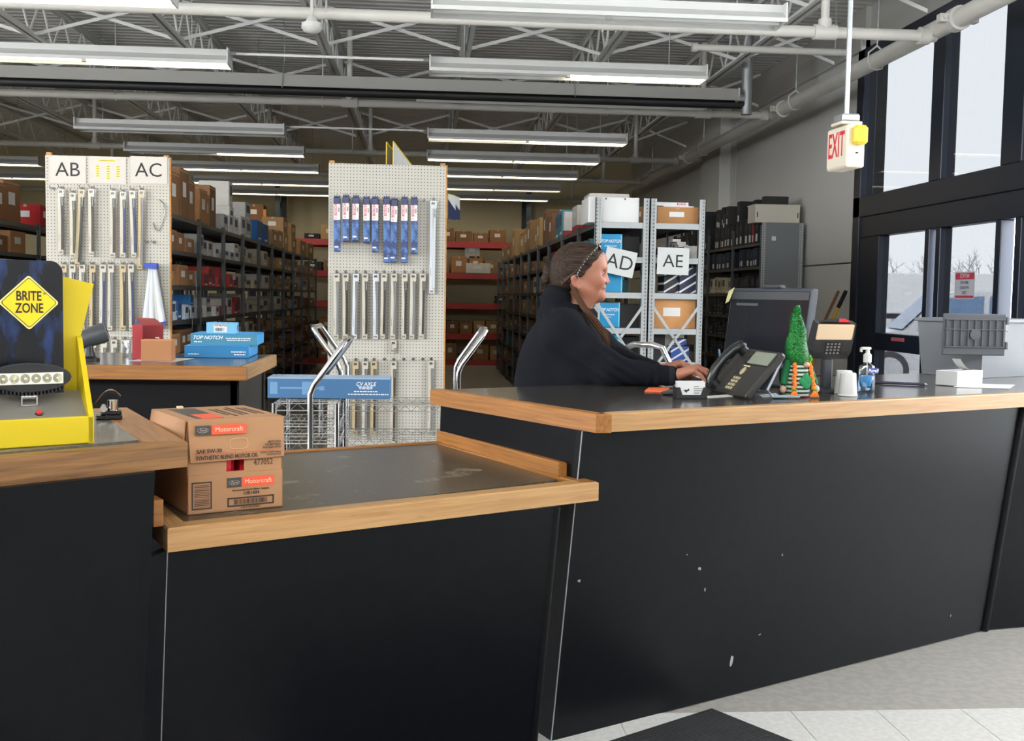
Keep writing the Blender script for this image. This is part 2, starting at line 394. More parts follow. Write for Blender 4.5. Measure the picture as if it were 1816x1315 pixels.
# notice sign on the outside of the second pane, read from behind
M_notred = mat('notice_red', srgb(200, 60, 70), 0.5)
ns = thing('notice_sign', 'red and white employee entrance notice seen from behind on door glass', 'sign', (XW+0.008, 6.12, 1.42), 0)
pa, pb = PX(1695, 483, XW), PX(1728, 531, XW)
w, h = abs(pa.y-pb.y), abs(pa.z-pb.z)
ns.location = (XW+0.008, (pa.y+pb.y)/2, (pa.z+pb.z)/2)
def lit_sheet(name, col):
    m = bpy.data.materials.new(name); m.use_nodes = True; N = m.node_tree.nodes; L = m.node_tree.links; N.clear()
    o = N.new('ShaderNodeOutputMaterial'); d = N.new('ShaderNodeBsdfDiffuse'); t = N.new('ShaderNodeBsdfTranslucent'); x = N.new('ShaderNodeMixShader')
    d.inputs[0].default_value = (*col, 1); t.inputs[0].default_value = (*col, 1); x.inputs[0].default_value = 0.7
    L.new(d.outputs[0], x.inputs[1]); L.new(t.outputs[0], x.inputs[2]); L.new(x.outputs[0], o.inputs[0]); return m
def yz(y0, y1, z0, z1, x): return B().add([(x, y0, z0), (x, y1, z0), (x, y1, z1), (x, y0, z1)], [(3, 2, 1, 0)])
M_notred = lit_sheet('notice_red', srgb(215, 80, 92)); M_notw = lit_sheet('notice_white', srgb(235, 232, 235))
yz(-w/2, w/2, -h/2, h/2, -0.012).build('sheet', M_notw, ns)
yz(-w/2+0.01, w/2-0.01, h*0.22, h/2-0.01, -0.0125).build('red_band', M_notred, ns)
yz(-w/2+0.01, w/2-0.01, -h/2+0.01, -h/2+0.03, -0.0125).build('red_band', M_notred, ns)
Tn = lambda z: Matrix.Translation((-0.0135, 0, z)) @ Matrix.Rotation(-math.pi/2, 4, 'Z')
text('NOTICE', h*0.2, M_notw, ns, Tn(h*0.345), mirror=True, bold=0.02, sx=0.95)
for i, s_ in enumerate(('EMPLOYEE', 'ENTRANCE', 'ONLY')):
    text(s_, h*0.155, mat('notice_ink', (0.1, 0.1, 0.14), 0.6), ns, Tn(h*0.1-i*h*0.185), mirror=True, bold=0.02, sx=0.85)
# ------------------------------------------------------------------ outside
M_asph = mat('pale_asphalt', (0.5, 0.5, 0.5), 0.8, noise=0.1, nscale=0.5)
struct(B().box(XW+0.3, 120, -60, 120, -0.15, -0.12).build('ground_outside', M_asph))
M_carw = mat('white_car_paint', (0.80, 0.81, 0.83), 0.25, coat=0.5)
M_carwin = mat('car_window', srgb(120, 150, 190), 0.1)
M_tyre = mat('tyre_rubber', (0.10, 0.10, 0.11), 0.8)
M_rim = mat('alloy_rim', (0.75, 0.76, 0.78), 0.3, 0.3)
def car(loc, rz, label, suv):
    t = thing('car', label, 'car', loc, rz)
    hh = 1.75 if suv else 1.5
    body = [(-2.3, 0.35), (2.3, 0.35), (2.35, 0.75), (2.2, 0.95), (1.2, 1.05), (0.55, hh-0.05), (0.3, hh), (-1.6, hh), (-2.1, hh-0.1), (-2.3, 1.0)]
    B().prism(body, -0.85, 0.85, 'xz').build('body', M_carw, t)
    for s in (-1, 1):
        wy = 0.856*s
        for q in ([(1.0, 1.06), (0.5, hh-0.12), (-0.1, hh-0.08), (-0.1, 1.06)], [(-0.2, 1.06), (-0.2, hh-0.08), (-1.1, hh-0.08), (-1.1, 1.06)], [(-1.2, 1.06), (-1.2, hh-0.08), (-1.9, hh-0.16), (-2.05, 1.06)]):
            B().prism(q[::-1], wy-0.006, wy+0.006, 'xz').build('side_window', M_carwin, t)
        for x in (-1.4, 1.45):
            wl = B().cyl((x, 0.66*s, 0.34), (x, 0.875*s, 0.34), 0.34, n=24).build('wheel', M_tyre, t, True)
            bb = B().cyl((x, 0.86*s, 0.34), (x, 0.885*s, 0.34), 0.235, n=20)
            bb.build('rim', M_rim, wl, True)
    B().add([(1.22, -0.7, 1.07), (1.22, 0.7, 1.07), (0.6, 0.62, hh-0.07), (0.6, -0.62, hh-0.07)], [(0, 1, 2, 3)]).build('windscreen', M_carwin, t)
    B().cbox(2.3, 2.37, -0.6, 0.6, 0.45, 0.7, 0.02).build('grille', M_dark, t)
    return t
wp = PZ(1602, 652, 0.3)
car((wp.x+1.5, wp.y+0.9, -0.12), math.radians(168), 'white car with wheel showing through the lower door glass', True)
wp2 = PZ(1725, 610, 0.3)
car((wp2.x+6, wp2.y+3, -0.12), math.radians(100), 'white car parked beyond the notice sign', False)
tl = thing('box_trailer', 'long white box trailer parked across the lot outside the doors', 'trailer', (28, 50, -0.12), math.radians(-24))
B().cbox(-11, 11, -1.2, 1.2, 1.0, 2.95, 0.05).build('box', M_carw, tl)
for i in range(21):
    B().box(-10.6+i*1.06, -10.56+i*1.06, -1.215, -1.2, 1.1, 2.85).build('rib', M_carw, tl)
for x in (-8, -6.8, 7.5, 8.7):
    B().cyl((x, -1.2, 0.5), (x, -0.9, 0.5), 0.5, n=18).build('wheel', M_tyre, tl, True)
B().box(-10, 10, -0.5, 0.5, 0.75, 1.0).build('chassis', M_tyre, tl)
M_bark = mat('glare_pale_bark', (0.42, 0.39, 0.40), 0.9)  # glare from outside put into the bark as a paler colour
def tree(loc, h, seed):
    rnd = random.Random(seed); b = B()
    def grow(p, d, L, r, lev):
        q = p+d*L; mid = p+d*L*0.5+Vector((rnd.uniform(-1, 1), rnd.uniform(-1, 1), 0))*L*0.06
        b.tube([p, mid, q], [r, r*0.85, r*0.65], n=5, cap=False)
        if lev == 0: return
        for k in range(rnd.choice((2, 3, 3))):
            nd = (d+Vector((rnd.uniform(-1, 1), rnd.uniform(-1, 1), rnd.uniform(-0.25, 0.6)))*0.75).normalized()
            grow(p+(q-p)*rnd.uniform(0.55, 1.0), nd, L*rnd.uniform(0.55, 0.8), r*0.55, lev-1)
    grow(Vector((0, 0, 0)), Vector((0, 0, 1)), h*0.24, h*0.016, 5)
    return b.build('bare_tree', M_bark, None, False, loc)
tspots = [(1585, 9), (1612, 8.2), (1640, 9), (1690, 9.4), (1722, 8.6), (1752, 10.2), (1772, 9.2), (1806, 9.5)]
tnames = ['bare winter tree nearest the door jamb, beyond the trailer', 'low bare winter tree second from the door jamb', 'bare winter tree beside the first door stile',
          'bare winter tree just past the first mullion', 'bare winter tree above the notice sign', 'tallest bare winter tree with dark spreading limbs',
          'bare winter tree beside the second mullion', 'bare winter tree seen in the last door pane']
for i, (px, h) in enumerate(tspots):
    d = ray(px, 531); s = (82+6*(i % 3))/math.hypot(d[0], d[1])
    tag(tree((d[0]*s, d[1]*s, -0.12), h, 20+i), tnames[i], 'tree', 'trees beyond the lot')
# ================================================================== ROOF STEEL
M_jst = mat('white_painted_steel', (0.82, 0.82, 0.80), 0.5, noise=0.08, nscale=3)
ZB, ZT, YJ0, YJ1, PIT = 3.95, 4.41, -2.9, 23.8, 0.7
rod_len_y = PIT/2
rodA = B().cyl((0, 0, ZB+0.03), (0, rod_len_y, ZT-0.03), 0.013, n=6).mesh('web_rod', M_jst, True)
rodB = B().cyl((0, rod_len_y, ZT-0.03), (0, PIT, ZB+0.03), 0.013, n=6).mesh('web_rod', M_jst, True)
def chord(z, dz):
    b = B()
    for s in (-1, 1):
        b.box(s*0.012, s*0.058, YJ0, YJ1, z, z+0.006*dz); b.box(s*0.012, s*0.018, YJ0, YJ1, z, z+0.055*dz)
    return b
bot_me = chord(ZB, 1).mesh('bottom_chord', M_jst); top_me = chord(ZT, -1).mesh('top_chord', M_jst)
JX = [-1.046+1.456*k for k in range(-5, 4)]
jlab = ORDB
for n, x in enumerate(reversed(JX)):
    j = thing('roof_joist', 'white open-web steel roof joist, %s from the glazed shop front wall' % jlab[n], 'joist', (x, 0, 0), 0, 'roof joists')
    link('top_chord', top_me, j); link('bottom_chord', bot_me, j)
    k = 0; y = 4.6 if n < 7 else 8.5
    while y < YJ1-PIT:
        link('web_rod', rodA, j, (0.0, y, 0)); link('web_rod', rodB, j, (0.0, y, 0)); y += PIT
def brace_mesh(d):
    b = B(); z0, z1 = (ZB+0.02, ZT-0.04) if d > 0 else (ZT-0.04, ZB+0.02)
    b.add([(0, -0.02, z0-0.018), (0, -0.02, z0+0.018), (1.456, -0.02, z1+0.018), (1.456, -0.02, z1-0.018),
           (0, -0.016, z0-0.018), (0, -0.016, z0+0.018), (1.456, -0.016, z1+0.018), (1.456, -0.016, z1-0.018)],
          [(0, 1, 2, 3)[::-1], (4, 5, 6, 7), (1, 5, 6, 2), (0, 3, 7, 4)])
    b.add([(0, -0.02, z0+0.014), (0, 0.02, z0+0.014), (1.456, 0.02, z1+0.014), (1.456, -0.02, z1+0.014),
           (0, -0.02, z0+0.018), (0, 0.02, z0+0.018), (1.456, 0.02, z1+0.018), (1.456, -0.02, z1+0.018)],
          [(0, 1, 2, 3)[::-1], (4, 5, 6, 7), (0, 4, 7, 3), (1, 2, 6, 5)])
    return b.mesh('brace', M_jst)
brU, brD = brace_mesh(1), brace_mesh(-1)
for i, Y in enumerate((7.2, 9.5, 11.7, 14.4, 18.4)):
    t = thing('joist_bridging', 'row of white crossed angle braces between the joists, %s row into the shop' % ORDB[i], 'brace', (0, Y, 0), 0, 'bridging rows')
    for x in JX[:-1]:
        link('brace', brU, t, (x, 0, 0)); link('brace', brD, t, (x, 0.045, 0))
    link('brace', brU, t, (JX[-1], 0, 0), None, (0.72, 1, 1)); link('brace', brD, t, (JX[-1], 0.045, 0), None, (0.72, 1, 1))
# ================================================================== FLUORESCENT STRIP LIGHTS
M_tube_on = mat('lit_tube', (1, 1, 1), 0.4, emit=(1.0, 0.86, 0.6), estr=TUBE_STRENGTH)
M_tube_dim = mat('dim_tube', (1, 1, 1), 0.4, emit=(1.0, 0.86, 0.6), estr=TUBE_STRENGTH*0.32)
M_tube_off = mat('unlit_tube', (0.75, 0.75, 0.73), 0.3)
M_hous = mat('light_housing', (0.62, 0.62, 0.60), 0.4)
def make_light_meshes():
    L = 2.42
    hb = B().box(0, L, -0.045, 0.045, 0.05, 0.115)
    hb.box(0, 0.012, -0.12, 0.12, -0.02, 0.115).box(L-0.012, L, -0.12, 0.12, -0.02, 0.115)
    rf = B()
    for s in (-1, 1):
        rf.add([(0, s*0.045, 0.06), (L, s*0.045, 0.06), (L, s*0.125, 0.005), (0, s*0.125, 0.005), (0, s*0.045, 0.064), (L, s*0.045, 0.064), (L, s*0.129, 0.007), (0, s*0.129, 0.007)],
               [(0, 1, 2, 3), (4, 7, 6, 5), (2, 6, 7, 3), (0, 3, 7, 4), (1, 5, 6, 2)])
        rf.box(0, L, s*0.123, s*0.13, -0.02, 0.008)
    rf.box(0, L, -0.046, 0.046, 0.044, 0.05)
    tb = B().cyl((0.02, 0, 0.005), (1.19, 0, 0.005), 0.019, n=12)
    sk = B().box(1.19, 1.23, -0.02, 0.02, -0.018, 0.045)
    rod = B().cyl((0, 0, 0.11), (0, 0, ZC-3.32), 0.004, n=5)
    return hb.mesh('housing', M_hous), rf.mesh('reflector', M_hous), [tb.mesh('tube', m, True) for m in (M_tube_off, M_tube_dim, M_tube_on)], sk.mesh('lamp_holder', M_white), rod.mesh('hanger_rod', M_steel)
LM = make_light_meshes()
def strip_light(x0, Y, z, st, label):
    t = thing('fluorescent_light', label, 'light', (x0, Y, z), 0, 'fluorescent strip lights')
    link('housing', LM[0], t); link('reflector', LM[1], t)
    link('tube', LM[2][st[0]], t); link('tube', LM[2][st[1]], t, (1.21, 0, 0))
    link('lamp_holder', LM[3], t)
    for x in (0.3, 2.1): link('hanger_rod', LM[4], t, (x, 0, 0))
rows = [(7.6, 3.33, (0, 0), (2, 2), None), (9.72, 3.35, (0, 2), (1, 2), None), (13.5, 3.30, (1, 2), (0, 0), (0, 0)), (15.65, 3.32, (2, 2), (0, 2), (2, 2)),
        (17.8, 3.33, (2, 2), (2, 2), (2, 2)), (20.0, 3.33, (2, 1), (2, 2), (2, 2)), (22.0, 3.33, (2, 2), (2, 2), None)]
sname = {(0, 0): 'unlit', (2, 2): 'fully lit', (0, 2): 'half lit', (1, 2): 'unevenly lit', (2, 1): 'unevenly lit'}
for i, (Y, z, r, l, f3) in enumerate(rows):
    for st, x0, cn in ((r, 0.03, 'column nearer the glazed wall'), (l, -4.08, 'middle column'), (f3, -8.35, 'column farthest from the glazed wall')):
        if st is None: continue
        strip_light(x0, Y, z, st, '%s white strip light, %s row into the shop, %s' % (sname[st], ORDB[i], cn))
for i_, (Y, z) in enumerate(((9.72, 3.35), (13.5, 3.30))):
    cdt = thing('conduit', 'thin white conduit joining the two strip lights, %s row' % ('second', 'third')[i_], 'conduit', (-1.66, Y, z+0.09))
    B().cyl((0, 0, 0), (1.69, 0, 0), 0.012, n=8).build('tube', M_jst, cdt, True)
    for x in (0.02, 1.67): B().cyl((x-0.03, 0, 0), (x+0.03, 0, 0), 0.018, n=8).build('connector', M_steel, cdt, True)
# ================================================================== SPRINKLER PIPES
M_pipe = mat('cream_painted_pipe', (0.62, 0.60, 0.55), 0.4, noise=0.1, nscale=6)
mp = thing('sprinkler_main', 'thick white sprinkler main running along the glazed wall', 'pipe', (4.0, 0, 3.565))
B().cyl((0, 2.0, 0), (0, 23.8, 0), 0.072, n=18).build('pipe', M_pipe, mp, True)
for y in (8.2, 12.3, 16.75, 19.9):
    b = B().cyl((0, y-0.05, 0), (0, y+0.05, 0), 0.092, n=16)
    for s in (-1, 1):
        b.box(s*0.07, s*0.15, y-0.035, y+0.035, -0.03, 0.03); b.cyl((s*0.12, y-0.06, 0), (s*0.12, y+0.06, 0), 0.016, n=6)
    b.build('coupling', M_pipe, mp, True)
for y in (9.7, 11.85, 15.8, 19.4):
    B().cyl((0, y, 0.13), (0, y, 0.9), 0.007, n=6).build('hanger_rod', M_steel, mp)
    B().tube([(0, y, 0.13), (0.075, y, 0.07), (0.08, y, 0), (0.05, y, -0.068), (0, y, -0.08), (-0.05, y, -0.068), (-0.08, y, 0), (-0.075, y, 0.07), (0, y, 0.13)], 0.008, n=5).build('clevis_hanger', M_pipe, mp)
def branch(Y, z, rad, label, risers, rods):
    t = thing('sprinkler_branch', label, 'pipe', (0, Y, z), 0, 'sprinkler branch lines')
    B().cyl((XL+0.1, 0, 0), (4.0, 0, 0.0), rad, n=14).build('pipe', M_pipe, t, True)
    B().cyl((3.86, 0, 0), (3.94, 0, 0), rad*1.5, n=14).build('tee', M_pipe, t, True)
    for x in risers:
        B().cyl((x, 0, 0), (x, 0, ZC-z-0.1), rad*0.75, n=12).build('riser', M_pipe, t, True)
        B().cyl((x-0.09, 0, 0), (x+0.09, 0, 0), rad*1.3, n=14).cyl((x, 0, 0), (x, 0, rad*2.2), rad*1.15, n=12).build('tee', M_pipe, t, True)
    for x in rods:
        B().cyl((x, 0, 0.05), (x, 0, ZC-z), 0.007, n=6).tube([(x, 0, 0.09), (x, rad+0.01, 0.02), (x, 0, -rad-0.008), (x, -rad-0.01, 0.02), (x, 0, 0.09)], 0.007, n=5).build('hanger_rod', M_pipe, t)
branch(8.55, 3.515, 0.045, 'white sprinkler branch pipe nearest the counter, crossing the shop', [3.1, -4.6], [-0.75, 1.35])
branch(12.65, 3.55, 0.043, 'white sprinkler branch pipe just behind the tube heater', [PY(620, 175, 12.65).x, PY(1247, 195, 12.65).x, -6.0], [PY(572, 175, 12.65).x, PY(1077, 190, 12.65).x, -3.4])
branch(17.1, 3.558, 0.042, 'grey sprinkler branch pipe third into the shop', [PY(168, 255, 17.1).x, PY(657, 265, 17.1).x, PY(1127, 285, 17.1).x], [PY(625, 260, 17.1).x, PY(1005, 270, 17.1).x])
branch(20.2, 3.55, 0.042, 'yellow-lit sprinkler branch pipe fourth into the shop', [PY(1070, 315, 20.2).x, -5.5], [PY(965, 310, 20.2).x])
branch(23.3, 3.44, 0.042, 'yellow-lit sprinkler branch pipe nearest the cream end wall', [PY(1014, 345, 23.3).x, PY(350, 330, 23.3).x], [PY(921, 340, 23.3).x])
# ------------------------------------------------------------------ tube heater
ht = thing('tube_heater', 'long white infrared tube heater hood hanging across the ceiling', 'heater', (0, 12.1, 3.58))
M_hood = mat('heater_hood', (0.50, 0.49, 0.46), 0.35, 0.2)
hx0, hx1 = XL+0.2, 3.41
hp = [(-0.19, 0.0), (-0.17, 0.0), (-0.09, 0.12), (0.09, 0.12), (0.17, 0.0), (0.19, 0.0), (0.10, 0.14), (-0.10, 0.14)]
B().prism([(a, b_) for a, b_ in hp], hx0, hx1, 'yz').build('hood', M_hood, ht)
B().box(hx1-0.02, hx1, -0.16, 0.16, 0.0, 0.14).build('end_cap', M_hood, ht)
B().cyl((hx0, 0, -0.01), (hx1+0.1, 0, -0.01), 0.05, n=14).build('burner_tube', mat('burnt_steel_tube', (0.03, 0.03, 0.03), 0.5, 0.5), ht, True)
B().box(-0.1, 3.1, 0.17, 0.21, -0.06, -0.02).build('cable_tray', M_white, ht)
fl = B().cyl((hx1+0.12, 0, -0.12), (hx1+0.12, 0, ZC-3.58), 0.06, n=16).cyl((hx1, 0, 0.05), (hx1+0.12, 0, 0.05), 0.055, n=14)
fl.build('flue_pipe', M_steel, ht, True)
for x in (-7.5, -4.6, -1.5, 1.6):
    B().tube([(x, -0.2, -0.02), (x, -0.11, 0.15), (x, 0, 0.3), (x, 0, 0.88)], 0.006, n=5).build('hanger', M_steel, ht)
ap0, ap1 = PY(1231, 84, 10.6), PY(1502, 90, 10.6)
ap = thing('sprinkler_stub', 'short white sprinkler pipe under the roof beside the exit sign pole', 'pipe', ap0)
B().cyl((0, 0, 0), (ap1.x-ap0.x, 0, 0), 0.034, n=12).build('pipe', M_pipe, ap, True)
B().cyl((-0.02, 0, 0), (0.03, 0, 0), 0.045, n=12).build('end_cap', M_pipe, ap, True)
for x in (0.35, ap1.x-ap0.x-0.12): B().cyl((x, 0, 0), (x, 0, ZC-ap0.z), 0.006, n=6).build('hanger_rod', M_steel, ap)
sn = thing('ceiling_sensor', 'round white sensor hanging from the nearest sprinkler pipe', 'sensor', PY(553, 45, 8.45))
B().lathe([(0.02, 0.07), (0.03, 0.06), (0.05, 0.02), (0.075, 0.015), (0.078, -0.02), (0.06, -0.045), (0.02, -0.06)], 20).build('dome', M_white, sn, True)
B().cyl((0, 0, 0.05), (0, 0, 0.5), 0.012, n=8).build('stem', M_pipe, sn)
# ------------------------------------------------------------------ exit sign
EXZ = PY(1501, 296, 6.0).z
ex = thing('exit_sign', 'white EXIT sign box with yellow emergency lamp hanging on a pole', 'sign', PY(1501, 296, 6.0), math.radians(4))
M_exit = mat('exit_box', srgb(226, 216, 196), 0.45)
B().cbox(0, 0.105, 0, 0.26, 0, 0.235, 0.008).build('box', M_exit, ex)
B().box(-0.003, 0, 0.012, 0.248, 0.012, 0.223).build('face_plate', M_exit, ex)
text('EXIT', 0.195, mat('exit_red', srgb(214, 46, 60), 0.5), ex, Matrix.Translation((-0.004, 0.132, 0.128)) @ Matrix.Rotation(-math.pi/2, 4, 'Z'), sx=0.52, bold=0.012)
B().cbox(0.02, 0.10, -0.055, 0.0, 0.12, 0.225, 0.015).build('lamp', mat('amber_lens', srgb(236, 200, 50), 0.35), ex)
B().box(0.05, 0.065, -0.003, 0, 0.075, 0.083).build('test_button', M_ink, ex)
B().cbox(-0.01, 0.115, 0.06, 0.2, 0.245, 0.262, 0.004).build('canopy', M_exit, ex)
B().cbox(-0.0, 0.105, 0.07, 0.19, 0.262, 0.305, 0.008).build('junction_box', M_steel, ex)
B().cyl((0.05, 0.13, 0.3), (0.05, 0.13, ZC-EXZ), 0.014, n=10).build('conduit_pole', M_steel, ex, True)
# ================================================================== COUNTERS
ZU, ZLW = 1.07, 0.864
M_panel = speck_mat('navy_black_panel', srgb(8, 10, 14), srgb(11, 13, 17), 0.38, scale=25, patches=srgb(22, 24, 29), pscale=3.0, plo=0.68, phi=0.86, spec=0.16)
M_paneldk = mat('black_trim', (0.006, 0.006, 0.007), 0.5, spec=0.12)
M_oak = wood_mat('oak_edge', srgb(178, 138, 90), srgb(158, 116, 70), srgb(78, 56, 36), 'x', 0.42, 0.2)
M_oakdk = wood_mat('worn_oak_edge', srgb(136, 96, 54), srgb(98, 66, 36), srgb(52, 38, 26), 'x', 0.45, 0.4)
M_oakam = wood_mat('amber_oak_edge', srgb(158, 104, 48), srgb(130, 82, 34), srgb(66, 44, 24), 'x', 0.40, 0.25)
M_lam = speck_mat('slate_laminate', srgb(52, 50, 47), srgb(66, 63, 59), 0.15, scale=120)
M_lamworn = speck_mat('worn_slate_laminate', srgb(64, 56, 44), srgb(82, 73, 58), 0.30, scale=110, patches=srgb(128, 120, 100), pscale=6.5, plo=0.585, phi=0.625)
M_lamgrey = speck_mat('grey_laminate', srgb(92, 88, 78), srgb(106, 100, 90), 0.3, scale=80, patches=srgb(90, 84, 76), pscale=5, plo=0.6, phi=0.72)
M_alu = mat('aluminium_corner', (0.3, 0.31, 0.33), 0.45, 0.3)
def V2(p): return Vector((p[0], p[1]))
def strip(name, p, q, width, z0, z1, m, parent, mit0=0.0, mit1=0.0, side=1):
    """wood lipping from p to q; local x runs along it, width goes to the inner side; mit = mitre offsets of the inner corners"""
    p, q = V2(p), V2(q); d = q-p; L = d.length; a = math.atan2(d.y, d.x); w = width*side
    poly = [(0, 0), (L, 0), (L-mit1, w), (mit0, w)]
    if side < 0: poly = poly[::-1]
    b = B(); c = 0.004
    n = len(poly); cx = sum(x for x, y in poly)/4; cy_ = sum(y for x, y in poly)/4
    sh = [(x-math.copysign(c, x-cx), y-math.copysign(c, y-cy_)) for x, y in poly]
    b.add([(x, y, z0) for x, y in poly]+[(x, y, z1-c) for x, y in poly]+[(x, y, z1) for x, y in sh],
          [(3, 2, 1, 0)]+[(i, (i+1) % 4, 4+(i+1) % 4, 4+i) for i in range(4)]+[(4+i, 4+(i+1) % 4, 8+(i+1) % 4, 8+i) for i in range(4)]+[(8, 9, 10, 11)])
    return b.build(name, m, parent, False, (p.x, p.y, 0), (0, 0, a))
def slab(name, poly, z0, z1, m, parent):
    return B().prism([tuple(p)[:2] for p in poly], z0, z1).build(name, m, parent)
def panel(name, p0, p1, off, z0, z1, m, parent, th=0.03):
    """upright panel whose foot runs p0-p1 and whose top leans out by off (a 2d vector)"""
    p0, p1 = V2(p0), V2(p1); d = (p1-p0).normalized(); nin = Vector((-d.y, d.x))*th; off = Vector(off)
    lo = [p0, p1, p1+nin, p0+nin]; hi = [x+off for x in lo]
    return B().loft([(x.x, x.y, z0) for x in lo], [(x.x, x.y, z1) for x in hi]).build(name, m, parent)
# ---- tall counter
A = PZ(1057, 735, ZU); R0 = PZ(1816, 697, ZU); fd = (V2(R0)-V2(A)).normalized(); fn = Vector((-fd.y, fd.x))
Bk = PZ(763, 690, ZU); sd = (V2(Bk)-V2(A)).normalized()
R1 = V2(A)+fd*3.2; Bk2 = V2(Bk)+fd*3.2
ct = thing('service_counter', 'tall dark service counter with oak edge where the clerk works', 'counter')
EW = 0.045
inA = V2(A)+fn*EW+fd*0.055; inB = V2(Bk)+Vector((0.05, -0.01))
slab('worktop', [inA, V2(R1)+fn*EW, Bk2, inB], ZU-0.04, ZU-0.001, M_lam, ct)
strip('front_edge', A, R1, EW, ZU-0.057, ZU, M_oak, ct, 0.06, 0)
strip('side_edge', Bk, A, EW, ZU-0.057, ZU, M_oakam, ct, 0.0, -0.02)
NO = Vector((0.47, -0.88)); KS = 0.13
S0 = PZ(978, 1315, 0); S1 = PZ(1745, 1118, 0); sS = (V2(S1)-V2(S0)).normalized()
zt = ZU-0.057
S1b = PZ(1816, 1112, 0); s2 = (V2(S1b)-V2(S1)).normalized()
panel('front_panel', V2(S0), V2(S1)-sS*0.008, NO*KS*zt, 0, zt, M_panel, ct)
panel('front_panel', V2(S1)+s2*0.02, V2(S1)+s2*1.2, NO*KS*zt, 0, zt, M_panel, ct)
for q in (V2(S1),):
    b = B(); lo = Vector((q.x, q.y, 0)); hi = Vector((q.x+NO.x*KS*zt, q.y+NO.y*KS*zt, zt)); b.cyl(lo, hi, 0.018, n=10); b.build('corner_bead', M_paneldk, ct, True)
# side panel towards the pass-through; upright foot line starts at the aluminium corner
bk = V2(S0)+sd*0.84
shv = Vector((0.05, 0.028)); s0b = V2(S0)+sd*0.004
lo = [s0b, bk+shv, bk+shv+Vector((0.03, 0.02)), s0b+Vector((0.03, 0.02))]
hi = [s0b+NO*KS*zt, bk+shv+Vector((0.02, -0.03)), bk+shv+Vector((0.05, -0.01)), s0b+NO*KS*zt+Vector((0.03, 0.02))]
B().loft([(x.x, x.y, 0) for x in lo][::-1], [(x.x, x.y, zt) for x in hi][::-1]).build('side_panel', M_panel, ct)
al0 = Vector((S0.x, S0.y, 0)); al1 = Vector((S0.x+NO.x*KS*zt, S0.y+NO.y*KS*zt, zt))
B().cyl(al0-Vector((0.001, 0.001, 0)), al1-Vector((0.001, 0.001, 0)), 0.002, n=6).build('corner_trim', M_alu, ct)
M_scuff = mat('pale_scuff', srgb(150, 152, 154), 0.7)
def on_panel(px, py):
    """point on the leaning front panel"""
    o = np.array([S0.x, S0.y, 0.0]); u = np.array([S1.x-S0.x, S1.y-S0.y, 0]); v = np.array([NO.x*KS*zt, NO.y*KS*zt, zt]); n = np.cross(u, v)
    d = ray(px, py); e = np.array([0, 0, EYE]); t = np.dot(o-e, n)/np.dot(d, n); n = n/np.linalg.norm(n)
    if n[1] > 0: n = -n
    return e+d*t, n
for (px, py, sx, sy) in [(1297, 1173, 5, 13), (1240, 1009, 5, 4), (1027, 1031, 4, 3), (1347, 1126, 3, 3), (1686, 1092, 3, 4), (1250, 1046, 2, 5), (1218, 984, 2, 2), (1387, 985, 2, 3)]:
    rnd = random.Random(px); c, n = on_panel(px, py); u = np.array([sS.x, sS.y, 0]); w = np.array([0, 0, 1.0]); w = w-n*np.dot(w, n)
    pts = []
    for k in range(9):
        a = 2*math.pi*k/9; rr = rnd.uniform(0.45, 1.1); pts.append(c+n*0.001+(u*math.cos(a)*sx+w*math.sin(a)*sy)*rr/520)
    B().add(pts, [tuple(range(9))]).build('scuff', M_scuff, ct)
# ---- low pass-through counter
F0, F1 = PZ(297, 938, ZLW), PZ(1062, 855, ZLW); FL = PZ(268, 912, ZLW)
BR = PZ(792, 783, ZLW); bm = PZ(500, 801, ZLW); bdir = (V2(BR)-V2(bm)).normalized(); BL = V2(bm)-bdir*0.55
lc = thing('low_counter', 'low pass-through counter with worn top between the two tall counters', 'counter')
lf = (V2(F1)-V2(F0)).normalized(); ln = Vector((-lf.y, lf.x)); rs = (V2(BR)-V2(F1)).normalized()
in0 = V2(F0)+ln*0.06+lf*0.0; in1 = V2(F1)+ln*0.06+rs*0.04-lf*0.085
slab('worktop', [V2(FL)+Vector((0.02, 0.02)), V2(F0)+ln*0.03, in1, V2(BR)-bdir*0.05-Vector((0, 0.02)), BL+Vector((0.02, -0.03))], ZLW-0.045, ZLW-0.0012, M_lamworn, lc)
strip('front_edge', F0, F1, 0.062, ZLW-0.057, ZLW, M_oak, lc, 0.056, 0.08)
strip('left_edge', V2(FL)+(V2(FL)-V2(F0))*0.6, F0, 0.055, ZLW-0.057, ZLW, M_oak, lc, 0, 0.06)
strip('side_edge', F1, BR, 0.06, ZLW-0.05, ZLW, M_oakam, lc, 0.02, 0)
strip('back_edge', BR, BL, 0.035, ZLW-0.04, ZLW+0.004, M_oakam, lc, 0, 0)
# upstand against the tall counter's side, and its pair on the other side
u0 = PZ(1005, 845, ZLW); u1 = PZ(787, 783, ZLW)
strip('upstand', u0, u1, 0.03, ZLW, ZLW+0.044, M_oakam, lc, 0, 0, 1)
B().cbox(-0.012, 0.012, 0, 0.5, ZLW, ZLW+0.065, 0.002).build('upstand', M_oakam, lc, False, PZ(281, 935, ZLW)*1.0-Vector((0, 0, ZLW)), (0, 0, math.radians(30)))
T0 = PZ(297, 979, ZLW-0.06); T1 = PZ(985, 905, ZLW-0.07)
off = NO*KS*(ZLW-0.057)
panel('front_panel', V2(T0)-off, V2(T1)-off*0.9, off, 0, ZLW-0.057, M_panel, lc)
t1 = Vector((T1.x, T1.y, ZLW-0.06)); t1b = Vector((T1.x-off.x, T1.y-off.y, 0))
B().cyl(t1b, t1, 0.016, n=10).build('corner_bead', M_paneldk, lc, True)
t0b = Vector((T0.x-off.x, T0.y-off.y, 0))
